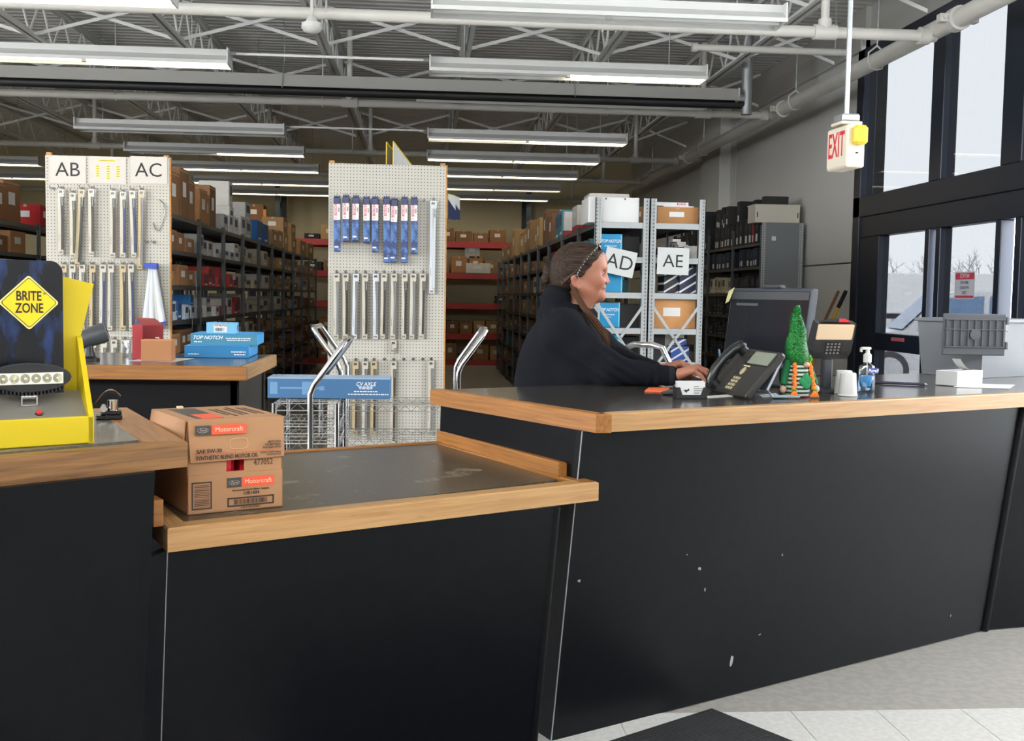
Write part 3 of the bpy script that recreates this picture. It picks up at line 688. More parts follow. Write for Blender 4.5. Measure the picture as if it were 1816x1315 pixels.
B().cyl(t0b, Vector((T0.x, T0.y, ZLW-0.06)), 0.0016, n=6).build('corner_trim', mat('dull_corner', (0.2, 0.21, 0.23), 0.5), lc)
# ---- left tall counter
C0, C1 = PZ(333, 783, ZU), PZ(0, 812, ZU); ld = (V2(C0)-V2(C1)).normalized(); Cm = V2(C0)-ld*1.3
Cb = PZ(245, 733, ZU); lsd = (V2(Cb)-V2(C0)).normalized(); Cback = V2(C0)+lsd*0.82; lnn = Vector((-ld.y, ld.x))
ls = thing('tall_counter', 'tall counter with worn oak edge carrying the yellow display stand', 'counter')
iC = PZ(268, 778, ZU)
slab('worktop', [Cm+lnn*0.04, V2(iC), V2(iC)+lsd*0.72, Cm+lnn*0.8], ZU-0.04, ZU-0.001, M_lamgrey, ls)
strip('front_edge', Cm, C0, 0.045, ZU-0.06, ZU, M_oakdk, ls, 0, 0.10)
strip('side_edge', C0, Cback, 0.10, ZU-0.06, ZU, M_oakam, ls, 0.03, 0)
K0 = PZ(275, 838, ZU-0.06); koff = Vector((0.6, -0.8))*0.12*(ZU-0.06)
panel('front_panel', V2(K0)-koff-ld*1.1, V2(K0)-koff-ld*0.05, koff, 0, ZU-0.06, M_panel, ls)
k0 = V2(K0)-koff
g0, g1 = k0-ld*0.02, V2(T0)-off; gn_ = Vector((-0.02, 0.03))
B().loft([(x.x, x.y, 0) for x in (g0, g1, g1+gn_, g0+gn_)], [(x.x, x.y, ZLW-0.058) for x in (g0+koff*0.8, V2(T0)+Vector((0.0, 0.004)), V2(T0)+gn_, g0+koff*0.8+gn_)]).build('return_panel', M_panel, lc)
lo = [k0-ld*0.05, k0, k0+lsd*0.7, k0+lsd*0.7-ld*0.04]; hi = [x+koff for x in lo[:2]]+[x+koff*0.4 for x in lo[2:]]
B().loft([(x.x, x.y, 0) for x in lo], [(x.x, x.y, ZU-0.06) for x in hi]).build('side_panel', M_panel, ls)
# ---- desk by the AB board
zd = 1.07
D0, D1 = PZ(437, 651, zd), PZ(491, 629, zd)
dk = thing('service_desk', 'oak-edged dark desk in front of the AB pegboard', 'desk', (D0.x, D0.y, 0))
dy = D1.y-D0.y
B().box(-2.6, -0.04, 0.03, dy, zd-0.04, zd-0.001).build('worktop', speck_mat('glossy_dark_laminate', srgb(72, 70, 68), srgb(86, 83, 79), 0.16, scale=100), dk)
B().cbox(-2.6, 0, 0, 0.035, zd-0.066, zd, 0.004).build('front_edge', M_oakam, dk)
B().cbox(0.0355, dy, 0, 0.035, zd-0.066, zd, 0.004).build('side_edge', M_oak, dk, False, (0, 0, 0), (0, 0, math.pi/2))
B().box(-2.5, -0.06, 0.10, 0.13, 0, zd-0.06).build('front_panel', M_paneldk, dk)
B().box(-0.09, -0.05, 0.10, dy-0.12, 0, zd-0.06).build('side_panel', M_panel, dk)
B().box(-0.055, -0.045, dy-0.2, dy-0.12, 0, zd-0.06).build('corner_trim', M_paneldk, dk)
# ---- door mat
ma, mb, mc = PZ(1262, 1260, 0), PZ(1090, 1315, 0), PZ(1390, 1315, 0)
du = (V2(mb)-V2(ma)).normalized()
mtm = mat('ribbed_rubber', (0.012, 0.012, 0.013), 0.6, bump=1.0, bscale=220)
mtt = thing('door_mat', 'black ribbed rubber mat on the pale tiled floor', 'mat', (ma.x, ma.y, 0), math.atan2(du.y, du.x))
dw = (V2(mc)-V2(ma)).normalized(); sgn = 1 if (du.x*dw.y-du.y*dw.x) > 0 else -1
B().cbox(0, 1.5, min(0, sgn*0.9), max(0, sgn*0.9), 0, 0.008, 0.003).build('pad', mtm, mtt)
rb = B().box(0.03, 1.47, 0, 0.005, 0.008, 0.0095).mesh('rib', mtm)
for i in range(60): link('rib', rb, mtt, (0, sgn*(0.02+i*0.0145)-0.0025, 0))
# ================================================================== YELLOW DISPLAY STAND
M_yel = mat('yellow_board', srgb(206, 181, 4), 0.55)
Cn = PZ(167, 786, ZU); Cl = PZ(0, 797, ZU); xd = (V2(Cn)-V2(Cl)).normalized()
ds = thing('display_stand', 'yellow and black countertop display stand with a road-sign diamond', 'display stand', (Cn.x, Cn.y, ZU), math.atan2(xd.y, xd.x))
W_ = 0.235
def hexa(lo, hi): return B().loft(lo, hi)
B().cbox(-W_, 0, 0, 0.012, 0, 0.062, 0.002).build('front_lip', M_yel, ds)
B().add([(-W_, 0.012, 0.055), (-0.008, 0.012, 0.055), (0.015, 0.16, 0.108), (-W_-0.02, 0.16, 0.108), (-W_, 0.012, 0.045), (-0.008, 0.012, 0.045), (0.015, 0.16, 0.098), (-W_-0.02, 0.16, 0.098)],
        [(0, 1, 2, 3), (4, 7, 6, 5), (0, 4, 5, 1), (2, 6, 7, 3), (0, 3, 7, 4), (1, 5, 6, 2)]).build('deck', mat('grey_deck', srgb(128, 124, 116), 0.4), ds)
for x, dx in ((0.0, 0.032), (-W_+0.012, -0.032)):
    wp_ = [(0, 0.0), (0.215, 0.0), (0.215, 0.225), (0.2, 0.236), (0.188, 0.232), (0, 0.062)]
    lo = [(x+dx*a/0.2-0.012, a, c) for a, c in wp_]; hi = [(x+dx*a/0.2, a, c) for a, c in wp_]
    B().loft(lo, hi).build('side_wing', M_yel, ds)
B().prism([(-W_-0.03, 0.02), (0.022, 0.02), (0.030, 0.235), (0.062, 0.362), (-0.02, 0.381), (-W_-0.03, 0.381)], 0.2, 0.21, 'xz').build('back_board', M_yel, ds)
hd = [(-W_, 0.10), (-0.024, 0.10)]+[(-0.052+0.028*math.cos(t), 0.386+0.028*math.sin(t)) for t in [k*math.pi/16 for k in range(9)]]+[(-W_+0.028, 0.414), (-W_, 0.386)]
M_night = mat('night_forest_print', (0.006, 0.007, 0.012), 0.25)
N, L, b_ = nodes_of(M_night)
tcn = N.new('ShaderNodeTexCoord'); nz = N.new('ShaderNodeTexNoise'); nz.inputs['Scale'].default_value = 12; nz.inputs['Detail'].default_value = 5
mpn = N.new('ShaderNodeMapping'); mpn.inputs['Scale'].default_value = (2.2, 1, 0.8); L.new(tcn.outputs['Object'], mpn.inputs[0]); L.new(mpn.outputs[0], nz.inputs['Vector'])
crn = N.new('ShaderNodeValToRGB'); crn.color_ramp.elements[0].position = 0.5; crn.color_ramp.elements[0].color = (0.004, 0.005, 0.008, 1)
crn.color_ramp.elements[1].position = 0.8; crn.color_ramp.elements[1].color = (0.02, 0.06, 0.22, 1); L.new(nz.outputs['Fac'], crn.inputs[0]); L.new(crn.outputs[0], b_.inputs['Base Color'])
hdr = B().prism(hd, 0.15, 0.156, 'xz').build('header_board', M_night, ds)
dc = (-0.1, 0.316)
def diamond(r, rc):
    pts = []
    for k in range(4):
        a = k*math.pi/2; cx_, cz_ = (r-rc)*math.cos(a), (r-rc)*math.sin(a)*0.95
        for j in range(-2, 3):
            t = a+j*math.pi/8; pts.append((dc[0]+cx_+rc*math.cos(t), dc[1]+cz_+rc*math.sin(t)))
    return pts
B().prism(diamond(0.064, 0.006), 0.147, 0.15, 'xz').build('diamond_sign', mat('sign_cream', srgb(238, 222, 130), 0.4), hdr)
B().prism(diamond(0.0595, 0.0055), 0.1462, 0.1472, 'xz').build('sign_border', M_ink, hdr)
B().prism(diamond(0.0575, 0.005), 0.1455, 0.1465, 'xz').build('sign_field', mat('sign_yellow', srgb(232, 200, 25), 0.4), hdr)
text('BRITE', 0.031, M_ink, hdr, TR((dc[0]-0.001, 0.145, dc[1]+0.0145)), bold=0.018, sx=0.72)
text('ZONE', 0.031, M_ink, hdr, TR((dc[0], 0.145, dc[1]-0.0135)), bold=0.018, sx=0.72)
text('TM', 0.005, M_ink, hdr, TR((dc[0]+0.033, 0.145, dc[1]+0.021)), bold=0.01, sx=0.8)
TB_ = TR((-0.107, 0.045, 0.066), rx=0.34)
B().lathe([(0.0085, 0.0), (0.0085, 0.003), (0.0075, 0.004)], 16, T=TB_).build('button_ring', M_black, ds, True)
B().lathe([(0.0065, 0.003), (0.0065, 0.008), (0.004, 0.010)], 16, T=TB_).build('button', mat('red_button', srgb(224, 50, 46), 0.4), ds, True)
# LED work light
lpm = Matrix.Translation(ds.location) @ Matrix.Rotation(ds.rotation_euler.z, 4, 'Z'); lp = lpm @ Vector((-0.117, 0.085, 0.147)); lw = thing('led_work_light', 'black oval work light with six LED reflectors on the yellow display', 'light', (lp.x, lp.y, lp.z), math.atan2(xd.y, xd.x)); lw.scale = (0.86, 0.86, 0.86)
ov = [(0.102*math.cos(t)*(1 if abs(math.cos(t)) < 0.8 else 1), 0.036*math.sin(t)) for t in [2*math.pi*k/28 for k in range(28)]]
b = B(); b.prism(ov, -0.012, 0.018, 'xz'); b.build('housing', M_black, lw, True)
B().prism([(x*1.04, z*1.08) for x, z in ov], -0.006, 0.004, 'xz').build('rim', M_dark, lw, True)
B().box(-0.082, 0.082, -0.0155, -0.012, -0.0165, 0.0135).build('led_plate', mat('led_cream', srgb(225, 222, 205), 0.3), lw)
for i in range(6):
    x = -0.0675+i*0.027
    B().lathe([(0.0125, 0), (0.0105, -0.004), (0.006, -0.008), (0.003, -0.009)], 14, T=TR((x, -0.0155, -0.0015), rx=math.pi/2)).build('led_reflector', mat('chrome_soft', (0.85, 0.84, 0.78), 0.2, 0.8), lw, True)
    B().ball((x, -0.018, -0.0015), 0.004, 6).build('led', mat('led_amber', srgb(235, 215, 150), 0.3), lw, True)
for i in range(19):
    x = -0.085+i*0.0094; zb = -0.036*math.sqrt(max(0, 1-(x/0.102)**2))
    B().cbox(x-0.0022, x+0.0022, -0.008, 0.03, zb-0.012, zb+0.006, 0.001).build('cooling_fin', M_black, lw)
br = B(); br.box(-0.02, 0.02, 0.0, 0.02, -0.075, -0.071)
for s in (-1, 1): br.box(s*0.019-0.002, s*0.019+0.002, 0.0, 0.02, -0.075, -0.04)
br.cyl((-0.02, 0.01, -0.05), (0.02, 0.01, -0.05), 0.008, n=10)
br.build('bracket', M_chrome, lw)
# desk punch
pp = PZ(192, 744, ZU); pn = thing('desk_punch', 'small glossy black desk punch with curved arm beside the yellow display', 'punch', pp, math.radians(15))
M_gloss = mat('gloss_black', (0.008, 0.008, 0.009), 0.12)
B().cbox(-0.032, 0.036, -0.02, 0.03, 0, 0.012, 0.003).build('base', M_gloss, pn)
B().cbox(-0.02, 0.034, -0.016, 0.022, 0.012, 0.024, 0.003).build('jaw', M_gloss, pn)
arm = [( -0.034+0.066*t, 0.0, 0.018+0.062*math.sin(math.pi*min(1, t*0.62+0.12))) for t in [k/10 for k in range(11)]]
b = B()
for (x0, _, z0), (x1, _, z1) in zip(arm[:-1], arm[1:]): b.add([(x0, -0.018, z0), (x1, -0.018, z1), (x1, 0.024, z1), (x0, 0.024, z0), (x0, -0.018, z0-0.009), (x1, -0.018, z1-0.009), (x1, 0.024, z1-0.009), (x0, 0.024, z0-0.009)], [(0, 1, 2, 3), (4, 7, 6, 5), (0, 4, 5, 1), (2, 6, 7, 3)])
b.build('arm', M_gloss, pn, True)
B().cyl((0.012, 0.0, 0.024), (0.012, 0.0, 0.052), 0.014, n=12).build('plunger', M_chrome, pn, True)
B().cyl((-0.012, -0.02, 0.03), (-0.012, 0.026, 0.03), 0.009, n=10).build('hinge', M_chrome, pn, True)
# ================================================================== MOTOR OIL CARTON
b0, b1 = PZ(332, 914, ZLW), PZ(501, 898, ZLW); od = V2(b1)-V2(b0)
OW, OH, OD = od.length, 0.236, 0.30
M_oilc = mat('oil_carton_kraft', srgb(166, 122, 84), 0.7, noise=0.06, nscale=8)
M_oilin = mat('carton_inside', (0.02, 0.012, 0.01), 0.8)
M_orange = mat('orange_red_print', srgb(224, 84, 52), 0.5)
M_slate = mat('slate_print', srgb(62, 60, 58), 0.5)
M_inkb = mat('brown_black_print', srgb(58, 42, 36), 0.6)
ob = thing('motor_oil_carton', 'brown cardboard carton of synthetic blend motor oil on the low counter', 'carton', (b0.x, b0.y, ZLW), math.atan2(od.y, od.x))
HX0, HX1, HZ0, HZ1 = 0.40*OW, 0.585*OW, 0.43*OH, 0.56*OH
b = B()
b.box(0, OW, 0.004, OD, 0, 0.004); b.box(0, 0.004, 0.0, OD, 0, OH-0.004); b.box(OW-0.004, OW, 0.0, OD, 0, OH-0.004); b.box(0, OW, OD-0.004, OD, 0, OH-0.004)
b.box(0, HX0, 0, 0.004, 0, OH-0.004); b.box(HX1, OW, 0, 0.004, 0, OH-0.004); b.box(HX0, HX1, 0, 0.004, 0, HZ0); b.box(HX0, HX1, 0, 0.004, HZ1, OH-0.004)
body = b.build('body', M_oilc, ob)
for i, x in enumerate((0.075, 0.145)):
    bt = B().cbox(x, x+0.055, 0.02, 0.09, 0.006, 0.2, 0.012).build('bottle', mat('red_bottle', srgb(220, 30, 50), 0.3), ob, True)
    B().cyl((x+0.028, 0.055, 0.2), (x+0.028, 0.055, 0.222), 0.014, n=12).build('cap', M_white, bt, True)
B().box(-0.002, OW+0.002, -0.004, OD+0.002, OH-0.004, OH).build('lid', M_oilc, ob)
fz = OH*(1-0.435)
fl = B().add([(0.001, -0.003, OH), (OW, -0.003, OH), (OW, -0.008, fz), (0.004, -0.012, fz-0.002), (0.001, -0.006, OH), (OW, -0.006, OH), (OW, -0.011, fz), (0.004, -0.015, fz-0.002)],
             [(0, 1, 2, 3), (4, 7, 6, 5), (3, 2, 6, 7), (0, 3, 7, 4), (1, 5, 6, 2)]).build('front_flap', M_oilc, ob)
B().add([(-0.002, 0, OH), (-0.002, OD, OH), (-0.012, OD*0.98, OH-0.055), (-0.006, 0.01, OH-0.075), (-0.005, 0, OH), (-0.005, OD, OH), (-0.015, OD*0.98, OH-0.055), (-0.009, 0.01, OH-0.075)],
        [(0, 1, 2, 3)[::-1], (4, 5, 6, 7), (3, 7, 6, 2), (0, 4, 7, 3), (1, 2, 6, 5)]).build('side_flap', M_oilc, ob)
B().box(0.002, OW-0.002, -0.003, 0, 0.003, OH*0.415).build('lower_flap', M_oilc, ob)
B().cbox(0.06, 0.075, OD-0.02, OD-0.005, OH, OH+0.006, 0.001).build('tape_scrap', mat('cream_tape', srgb(222, 204, 160), 0.6), ob)
def oil_plate(parent, x0, x1, f0, f1, y, m, name='print_block'):
    z0, z1 = OH*(1-f1), OH*(1-f0)
    return B().box(x0*OW, x1*OW, y-0.0008, y, z0, z1).build(name, m, parent)
def lean(fr): return -0.0065-0.0085*(fr/0.435)
TF = lambda x, f, y: TR((x*OW, y, OH*(1-f)), rx=-0.045)
def logo(x0, x1, x2, x3, f0, f1, par, y):
    T = Matrix.Translation((0, y, 0))
    oil_plate(par, x0, x1, f0, f1, y, M_slate); oil_plate(par, x2, x3, f0, f1, y, M_orange)
    cx, cz = (x0+x1)/2*OW, OH*(1-(f0+f1)/2); pts = [(cx+0.0135*math.cos(t), y-0.0012, cz+0.0058*math.sin(t)) for t in [2*math.pi*k/24 for k in range(25)]]
    B().tube(pts, 0.0005, n=4).build('oval_emblem', mat('emblem_grey', srgb(170, 160, 150), 0.5), par)
    text('Ford', 0.0095, MATS['emblem_grey'], par, TR((cx, y-0.0014, cz)), shear=0.35, sx=0.95)
    text('Motorcraft', 0.0165, mat('peach_print', srgb(245, 190, 160), 0.5), par, TR(((x2+x3)/2*OW, y-0.0014, cz)), sx=0.98, name='brand_lettering')
logo(0.06, 0.215, 0.225, 0.585, 0.055, 0.155, fl, -0.0165)
logo(0.40, 0.55, 0.56, 0.9, 0.64, 0.745, ob, -0.0034)
pts = []
for k in range(33):
    t = 2*math.pi*k/32; c_, s_ = math.cos(t), math.sin(t)
    pts.append((0.515*OW+0.0225*math.copysign(abs(c_)**0.5, c_), -0.0142, OH*(1-0.265)+0.0135*math.copysign(abs(s_)**0.5, s_)))
B().tube(pts, 0.0006, n=4).build('hand_hole_crease', mat('crease_pale', srgb(216, 176, 130), 0.7), fl)
text('SAE 5W-30', 0.0135, M_inkb, fl, TF(0.075, 0.33, -0.0164), align='LEFT', bold=0.02)
B().box(0.07*OW, 0.96*OW, -0.0162, -0.0155, OH*0.642, OH*0.646).build('red_rule', M_orange, fl)
text('SYNTHETIC BLEND MOTOR OIL', 0.0142, M_inkb, fl, TF(0.07, 0.40, -0.0168), align='LEFT', bold=0.02, sx=0.78)
for i, s_ in enumerate(('MEETS FORD', 'WSS-M2C945-B1', 'AND ILSAC GF-6A')):
    text(s_, 0.0075, M_inkb, fl, TF(0.955, 0.265+i*0.03, -0.0164), align='RIGHT', bold=0.01, sx=0.8)
for i, s_ in enumerate(('TWELVE 1-QUART (946mL)', 'PLASTIC BOTTLES')):
    text(s_, 0.0062, M_inkb, fl, TF(0.955, 0.378+i*0.027, -0.0168), align='RIGHT', sx=0.75)
text('477052', 0.022, M_inkb, ob, TR((0.79*OW, -0.0006, OH*0.505)), sx=0.78)
text('Recommended by Ford Motor Company.', 0.0078, M_inkb, ob, TR((0.655*OW, -0.0036, OH*0.222)), bold=0.01, sx=0.75)
text('1081404', 0.0125, M_inkb, ob, TR((0.655*OW, -0.0036, OH*0.182)), bold=0.02)
def frame_bars(x0, x1, f0, f1, t, nbars, vert):
    z0, z1 = OH*(1-f1), OH*(1-f0); x0 *= OW; x1 *= OW; y = -0.0036; b = B()
    for q in ((x0, x1, z0, z0+t), (x0, x1, z1-t, z1), (x0, x0+t, z0, z1), (x1-t, x1, z0, z1)): b.box(q[0], q[1], y-0.0005, y, q[2], q[3])
    rnd = random.Random(nbars)
    if vert:
        xa, xb = x0+0.018, x1-0.018; p = (xb-xa)/nbars
        for i in range(nbars): b.box(xa+i*p, xa+i*p+p*rnd.choice((0.25, 0.45, 0.7)), y-0.0005, y, z0+t+0.0015, z1-t-0.0015)
    else:
        p = (z1-z0-3*t)/nbars
        for i in range(nbars): b.box(x0+t+0.003, x1-t-0.003, y-0.0005, y, z0+1.5*t+i*p, z0+1.5*t+i*p+p*rnd.choice((0.18, 0.3, 0.45)))
    b.build('barcode_print', M_inkb, ob)
frame_bars(0.04, 0.245, 0.66, 0.955, 0.0035, 14, False)
frame_bars(0.405, 0.9, 0.855, 0.955, 0.004, 34, True)
text('0 00 31508 07284 6', 0.007, M_inkb, ob, TR((0.65*OW, -0.0036, OH*0.03)), sx=0.9)
# print on the lid
zt_ = OH+0.0006
for (x0, x1, y0, y1, m, e_) in [(0.03, 0.1, 0.02, 0.27, M_slate, 0), (0.045, 0.1, 0.02, 0.12, M_orange, 0.0006)]:
    B().box(x0, x1, y0, y1, OH, zt_+e_).build('print_block', m, ob)
b = B(); rnd = random.Random(5)
for x in (0.125, 0.14, 0.165, 0.18, 0.205, 0.22):
    y = 0.05+rnd.uniform(0, 0.04)
    while y < 0.23: l = rnd.uniform(0.008, 0.03); b.box(x, x+0.008, y, y+l, OH, zt_); y += l+0.006
b.build('fine_print', M_inkb, ob)
# ================================================================== THINGS ON THE DESK
M_teal = mat('teal_box_print', srgb(60, 128, 150), 0.45, noise=0.08, nscale=5)
M_blue = mat('blue_box_print', srgb(28, 120, 176), 0.45, noise=0.08, nscale=4)
M_bluel = mat('light_blue_side', srgb(60, 165, 235), 0.45)
M_cyan = mat('cyan_box_print', srgb(0, 150, 205), 0.45)
def rule(par, x0, x1, z, hgt, m, y=-0.0006):
    """a line of print too small to read: a row of short dashes"""
    b = B(); x = x0; rnd = random.Random(int(x0*1e4)+int(z*1e4))
    while x < x1:
        l = min(rnd.uniform(0.006, 0.018), x1-x); b.box(x, x+l, y-0.0003, y, z-hgt/2, z+hgt/2); x += l+0.003
    b.build('fine_print', m, par)
def print_box(name, label, loc, rz, w, d, h, mf, ms, lines, cat='box', group=None):
    """carton: front face at local y=0, body of one colour, side panels of another, tuck-flap lines, printed lettering"""
    t = thing(name, label, cat, loc, rz, group)
    B().cbox(0, w, 0, d, 0, h-0.002, 0.0015).build('body', mf, t)
    B().cbox(w, w+0.0012, 0.004, d-0.004, 0.003, h-0.004, 0.0005).build('end_panel', ms, t)
    B().cbox(-0.001, w+0.001, -0.001, d+0.001, h-0.002, h, 0.0008).build('lid', ms if ms is not mf else mf, t)
    for (s_, x, z, size, m, kw) in lines:
        if s_ == '-': rule(t, x*w-kw/2, x*w+kw/2, z*h, size, m)
        else: text(s_, size, m, t, TR((x*w, -0.0006, z*h)), **kw)
    return t
wl = mat('white_print', (0.75, 0.78, 0.8), 0.5)
def pdesk(px, py): return PZ(px, py, zd)
DA = 0.0
q0, q1 = pdesk(325, 635), pdesk(440, 635)
w1 = (q1-q0).length; da = math.radians(2.5)
print_box('parts_box', 'long blue parts box at the bottom of the desk stack', (q0.x, q0.y+0.03, zd), da, w1, 0.45, 0.063, M_blue, M_bluel,
          [('-', 0.14, 0.3, 0.005, wl, 0.055), ('-', 0.84, 0.5, 0.006, wl, 0.075), ('-', 0.86, 0.28, 0.006, wl, 0.06)])
q0, q1 = PY(338, 614, q0.y+0.09), PY(455, 614, q0.y+0.09)
print_box('parts_box', 'teal parts box in the middle of the desk stack', (q0.x, q0.y, zd+0.063), da, (q1-q0).length, 0.36, 0.061, M_teal, M_bluel,
          [('TOP NOTCH', 0.03, 0.66, 0.026, wl, dict(shear=0.35, bold=0.02, align='LEFT')), ('-', 0.11, 0.3, 0.006, wl, 0.04), ('-', 0.72, 0.62, 0.004, wl, 0.13), ('-', 0.72, 0.45, 0.004, wl, 0.12)])
q0, q1 = PY(366, 593, q0.y+0.06), PY(418, 593, q0.y+0.06)
tb_ = print_box('parts_box', 'small pale blue parts box with barcode label on top of the desk stack', (q0.x, q0.y, zd+0.124), da, (q1-q0).length, 0.11, 0.058, mat('pale_blue_print', srgb(110, 172, 196), 0.45), mat('sky_blue_print', srgb(130, 196, 240), 0.45), [])
bw = (q1-q0).length
B().box(0.25*bw, 0.7*bw, -0.001, 0, 0.006, 0.05).build('barcode_label', M_label, tb_)
text('TOP NOTCH', 0.014, M_ink, tb_, TR((0.475*bw, -0.0014, 0.043)), bold=0.02, shear=0.2, sx=0.8)
b = B()
for i in range(12): b.box(0.29*bw+i*0.0042, 0.29*bw+i*0.0042+random.choice((0.001, 0.002, 0.003)), -0.0015, -0.001, 0.012, 0.03)
b.build('barcode_print', M_ink, tb_)
B().cyl((bw+0.0012, 0.06, 0.03), (bw+0.002, 0.06, 0.03), 0.018, n=16).build('round_emblem', M_slate, tb_)
# small kraft box, paper, red box
q0, q1 = pdesk(250, 641), pdesk(305, 641)
kb = thing('small_carton', 'small plain brown carton on white paper on the desk', 'carton', (q0.x, q0.y, zd+0.001), da)
kw = (q1-q0).length
B().cbox(0, kw, 0, 0.11, 0, 0.104, 0.002).build('body', mat('kraft_plain', srgb(172, 116, 74), 0.7), kb)
B().box(0.002, kw-0.002, -0.0012, 0.0, 0.002, 0.098).build('front_flap', MATS['kraft_plain'], kb)
B().cbox(-0.001, kw+0.001, 0.0, 0.111, 0.102, 0.105, 0.001).build('lid', mat('kraft_pale', srgb(196, 150, 104), 0.7), kb)
sp = thing('paper_sheet', 'white paper sheet under the small brown carton', 'paper', (q0.x-0.07, q0.y-0.015, zd), da)
B().add([(0, 0.02, 0), (0.24, 0, 0), (0.29, 0.24, 0.002), (0.06, 0.27, 0.002), (0, 0.02, 0.0008), (0.24, 0, 0.0008), (0.29, 0.24, 0.0028), (0.06, 0.27, 0.0028)], [(3, 2, 1, 0), (4, 5, 6, 7), (0, 1, 5, 4), (1, 2, 6, 5), (2, 3, 7, 6), (3, 0, 4, 7)]).build('sheet', M_paper, sp)
rq = PY(290, 640, q0.y+0.16)
rx = thing('red_box', 'open red parts box behind the small brown carton', 'box', (rq.x, rq.y, zd), math.radians(38))
M_redb = mat('red_box_print', srgb(150, 28, 36), 0.4); M_redl = mat('bright_red_side', srgb(222, 66, 84), 0.45)
B().cbox(-0.11, 0, 0, 0.12, 0, 0.175, 0.002, T=TR((0, 0, 0), ry=0.0)).build('body', M_redb, rx)
B().box(0, 0.0015, 0.003, 0.117, 0.07, 0.172).build('side_panel', M_redl, rx)
B().box(-0.11, 0.0, 0.0, 0.002, 0, 0.17).build('front_panel', M_redb, rx)
B().add([(0, 0, 0.175), (-0.11, 0, 0.175), (-0.1, 0.12, 0.21), (0.01, 0.12, 0.205)], [(0, 1, 2, 3), (3, 2, 1, 0)]).build('open_flap', M_redb, rx)
text('m', 0.04, mat('cream_print', srgb(225, 205, 170), 0.5), rx, TR((-0.03, -0.001, 0.1), ry=math.pi/2), bold=0.03)
# hand scanner on the desk behind the display
sc_ = thing('barcode_scanner', 'dark grey barcode scanner on the desk beside the yellow stand', 'scanner', PZ(158, 640, zd), math.radians(20))
M_scan = mat('scanner_grey', (0.055, 0.06, 0.065), 0.45)
B().lathe([(0.05, 0), (0.05, 0.012), (0.03, 0.022), (0.02, 0.06), (0.022, 0.09)], 20).build('stand', M_black, sc_, True)
b = B(); b.lathe([(0.03, -0.07), (0.042, -0.06), (0.048, 0.0), (0.05, 0.05), (0.046, 0.062)], 20, T=TR((0.02, 0, 0.12), ry=math.radians(70)), sy=0.9)
b.build('head', M_scan, sc_, True)
B().lathe([(0.044, 0), (0.041, 0.003)], 20, T=TR((0.082, 0, 0.142), ry=math.radians(70)), sy=0.9).build('window', M_gloss, sc_, True)
bgp = thing('clear_bag', 'crumpled clear plastic bag beside the red box on the desk', 'bag', PZ(240, 632, zd), 0)
bb = B(); rnd = random.Random(3)
vs = [(0.06*math.cos(t)*rnd.uniform(0.7, 1.2), 0.05*math.sin(t), z*rnd.uniform(0.85, 1.1)) for z in (0, 0.03, 0.065, 0.09) for t in [2*math.pi*k/12 for k in range(12)]]
bb.add(vs, [(i*12+k, i*12+(k+1) % 12, (i+1)*12+(k+1) % 12, (i+1)*12+k) for i in range(3) for k in range(12)])
bb.build('film', clear_mat('clear_film', (0.82, 0.83, 0.85), 0.18, 0.15), bgp, True)
# ================================================================== WIRE CARTS
M_wire = mat('chrome_wire', (0.62, 0.62, 0.60), 0.25, 0.9)
def wire_shelf(w, d):
    b = B(); r = 0.0028
    for z in (0.0, 0.032):
        for p, q in (((0, 0, z), (w, 0, z)), ((w, 0, z), (w, d, z)), ((w, d, z), (0, d, z)), ((0, d, z), (0, 0, z))): b.cyl(p, q, r, n=5, cap=False)
    n = int(w/0.06)
    for yy in (0, d):
        b.tube([(w*i/(2*n), yy, 0.032*(i % 2)) for i in range(2*n+1)], 0.002, n=4)
    m = int(d/0.06)
    for xx in (0, w): b.tube([(xx, d*i/(2*m), 0.032*(i % 2)) for i in range(2*m+1)], 0.002, n=4)
    for i in range(int(w/0.03)): b.cyl((0.03*i+0.015, 0, 0.033), (0.03*i+0.015, d, 0.033), 0.0016, n=4, cap=False)
    for i in range(1, 4): b.cyl((0, d*i/4, 0.03), (w, d*i/4, 0.03), 0.0026, n=5, cap=False)
    return b.mesh('wire_shelf', M_wire)
def wire_cart(label, x0, y0, rz, w, d, zs, top, handles):
    t = thing('wire_cart', label, 'cart', (x0, y0, 0), rz)
    me = wire_shelf(w, d)
    for z in zs: link('wire_shelf', me, t, (0, 0, z))
    post = B().cyl((0, 0, 0.09), (0, 0, top), 0.0125, n=10).mesh('post', M_chrome, True)
    wh = B().cyl((0, -0.012, 0.045), (0, 0.012, 0.045), 0.045, n=16).box(-0.012, 0.012, -0.016, 0.016, 0.05, 0.1).mesh('caster', M_dark, True)
    for x in (0.0, w):
        for y in (0.0, d): link('post', post, t, (x, y, 0)); link('caster', wh, t, (x, y, 0))
    for (xs, dirx, z0) in handles:
        dx = dirx*0.15
        pts = [(xs, 0.0, z0-0.25), (xs, 0.0, z0), (xs+dx*0.12, 0.0, z0+0.045), (xs+dx*0.85, 0.0, z0+0.20), (xs+dx, 0.02, z0+0.235), (xs+dx*1.02, 0.05, z0+0.24), (xs+dx*1.02, d-0.05, z0+0.24), (xs+dx, d-0.02, z0+0.235), (xs+dx*0.85, d, z0+0.20), (xs+dx*0.12, d, z0+0.045), (xs, d, z0), (xs, d, z0-0.25)]
        B().tube(pts, 0.0145, n=10).build('handle', M_chrome, t, True)
    return t
pB0, pB1 = PY(604, 720, 6.1), PY(812, 720, 6.1)
wire_cart('long chrome wire cart in front of the middle pegboard', pB0.x, 6.1, 0, pB1.x-pB0.x, 0.48, [0.30, PY(700, 790, 6.1).z, PY(700, 730, 6.1).z], PY(700, 715, 6.1).z+0.04,
          [(0, -1, PY(812, 662, 6.1).z), (pB1.x-pB0.x, 1, PY(812, 662, 6.1).z)])
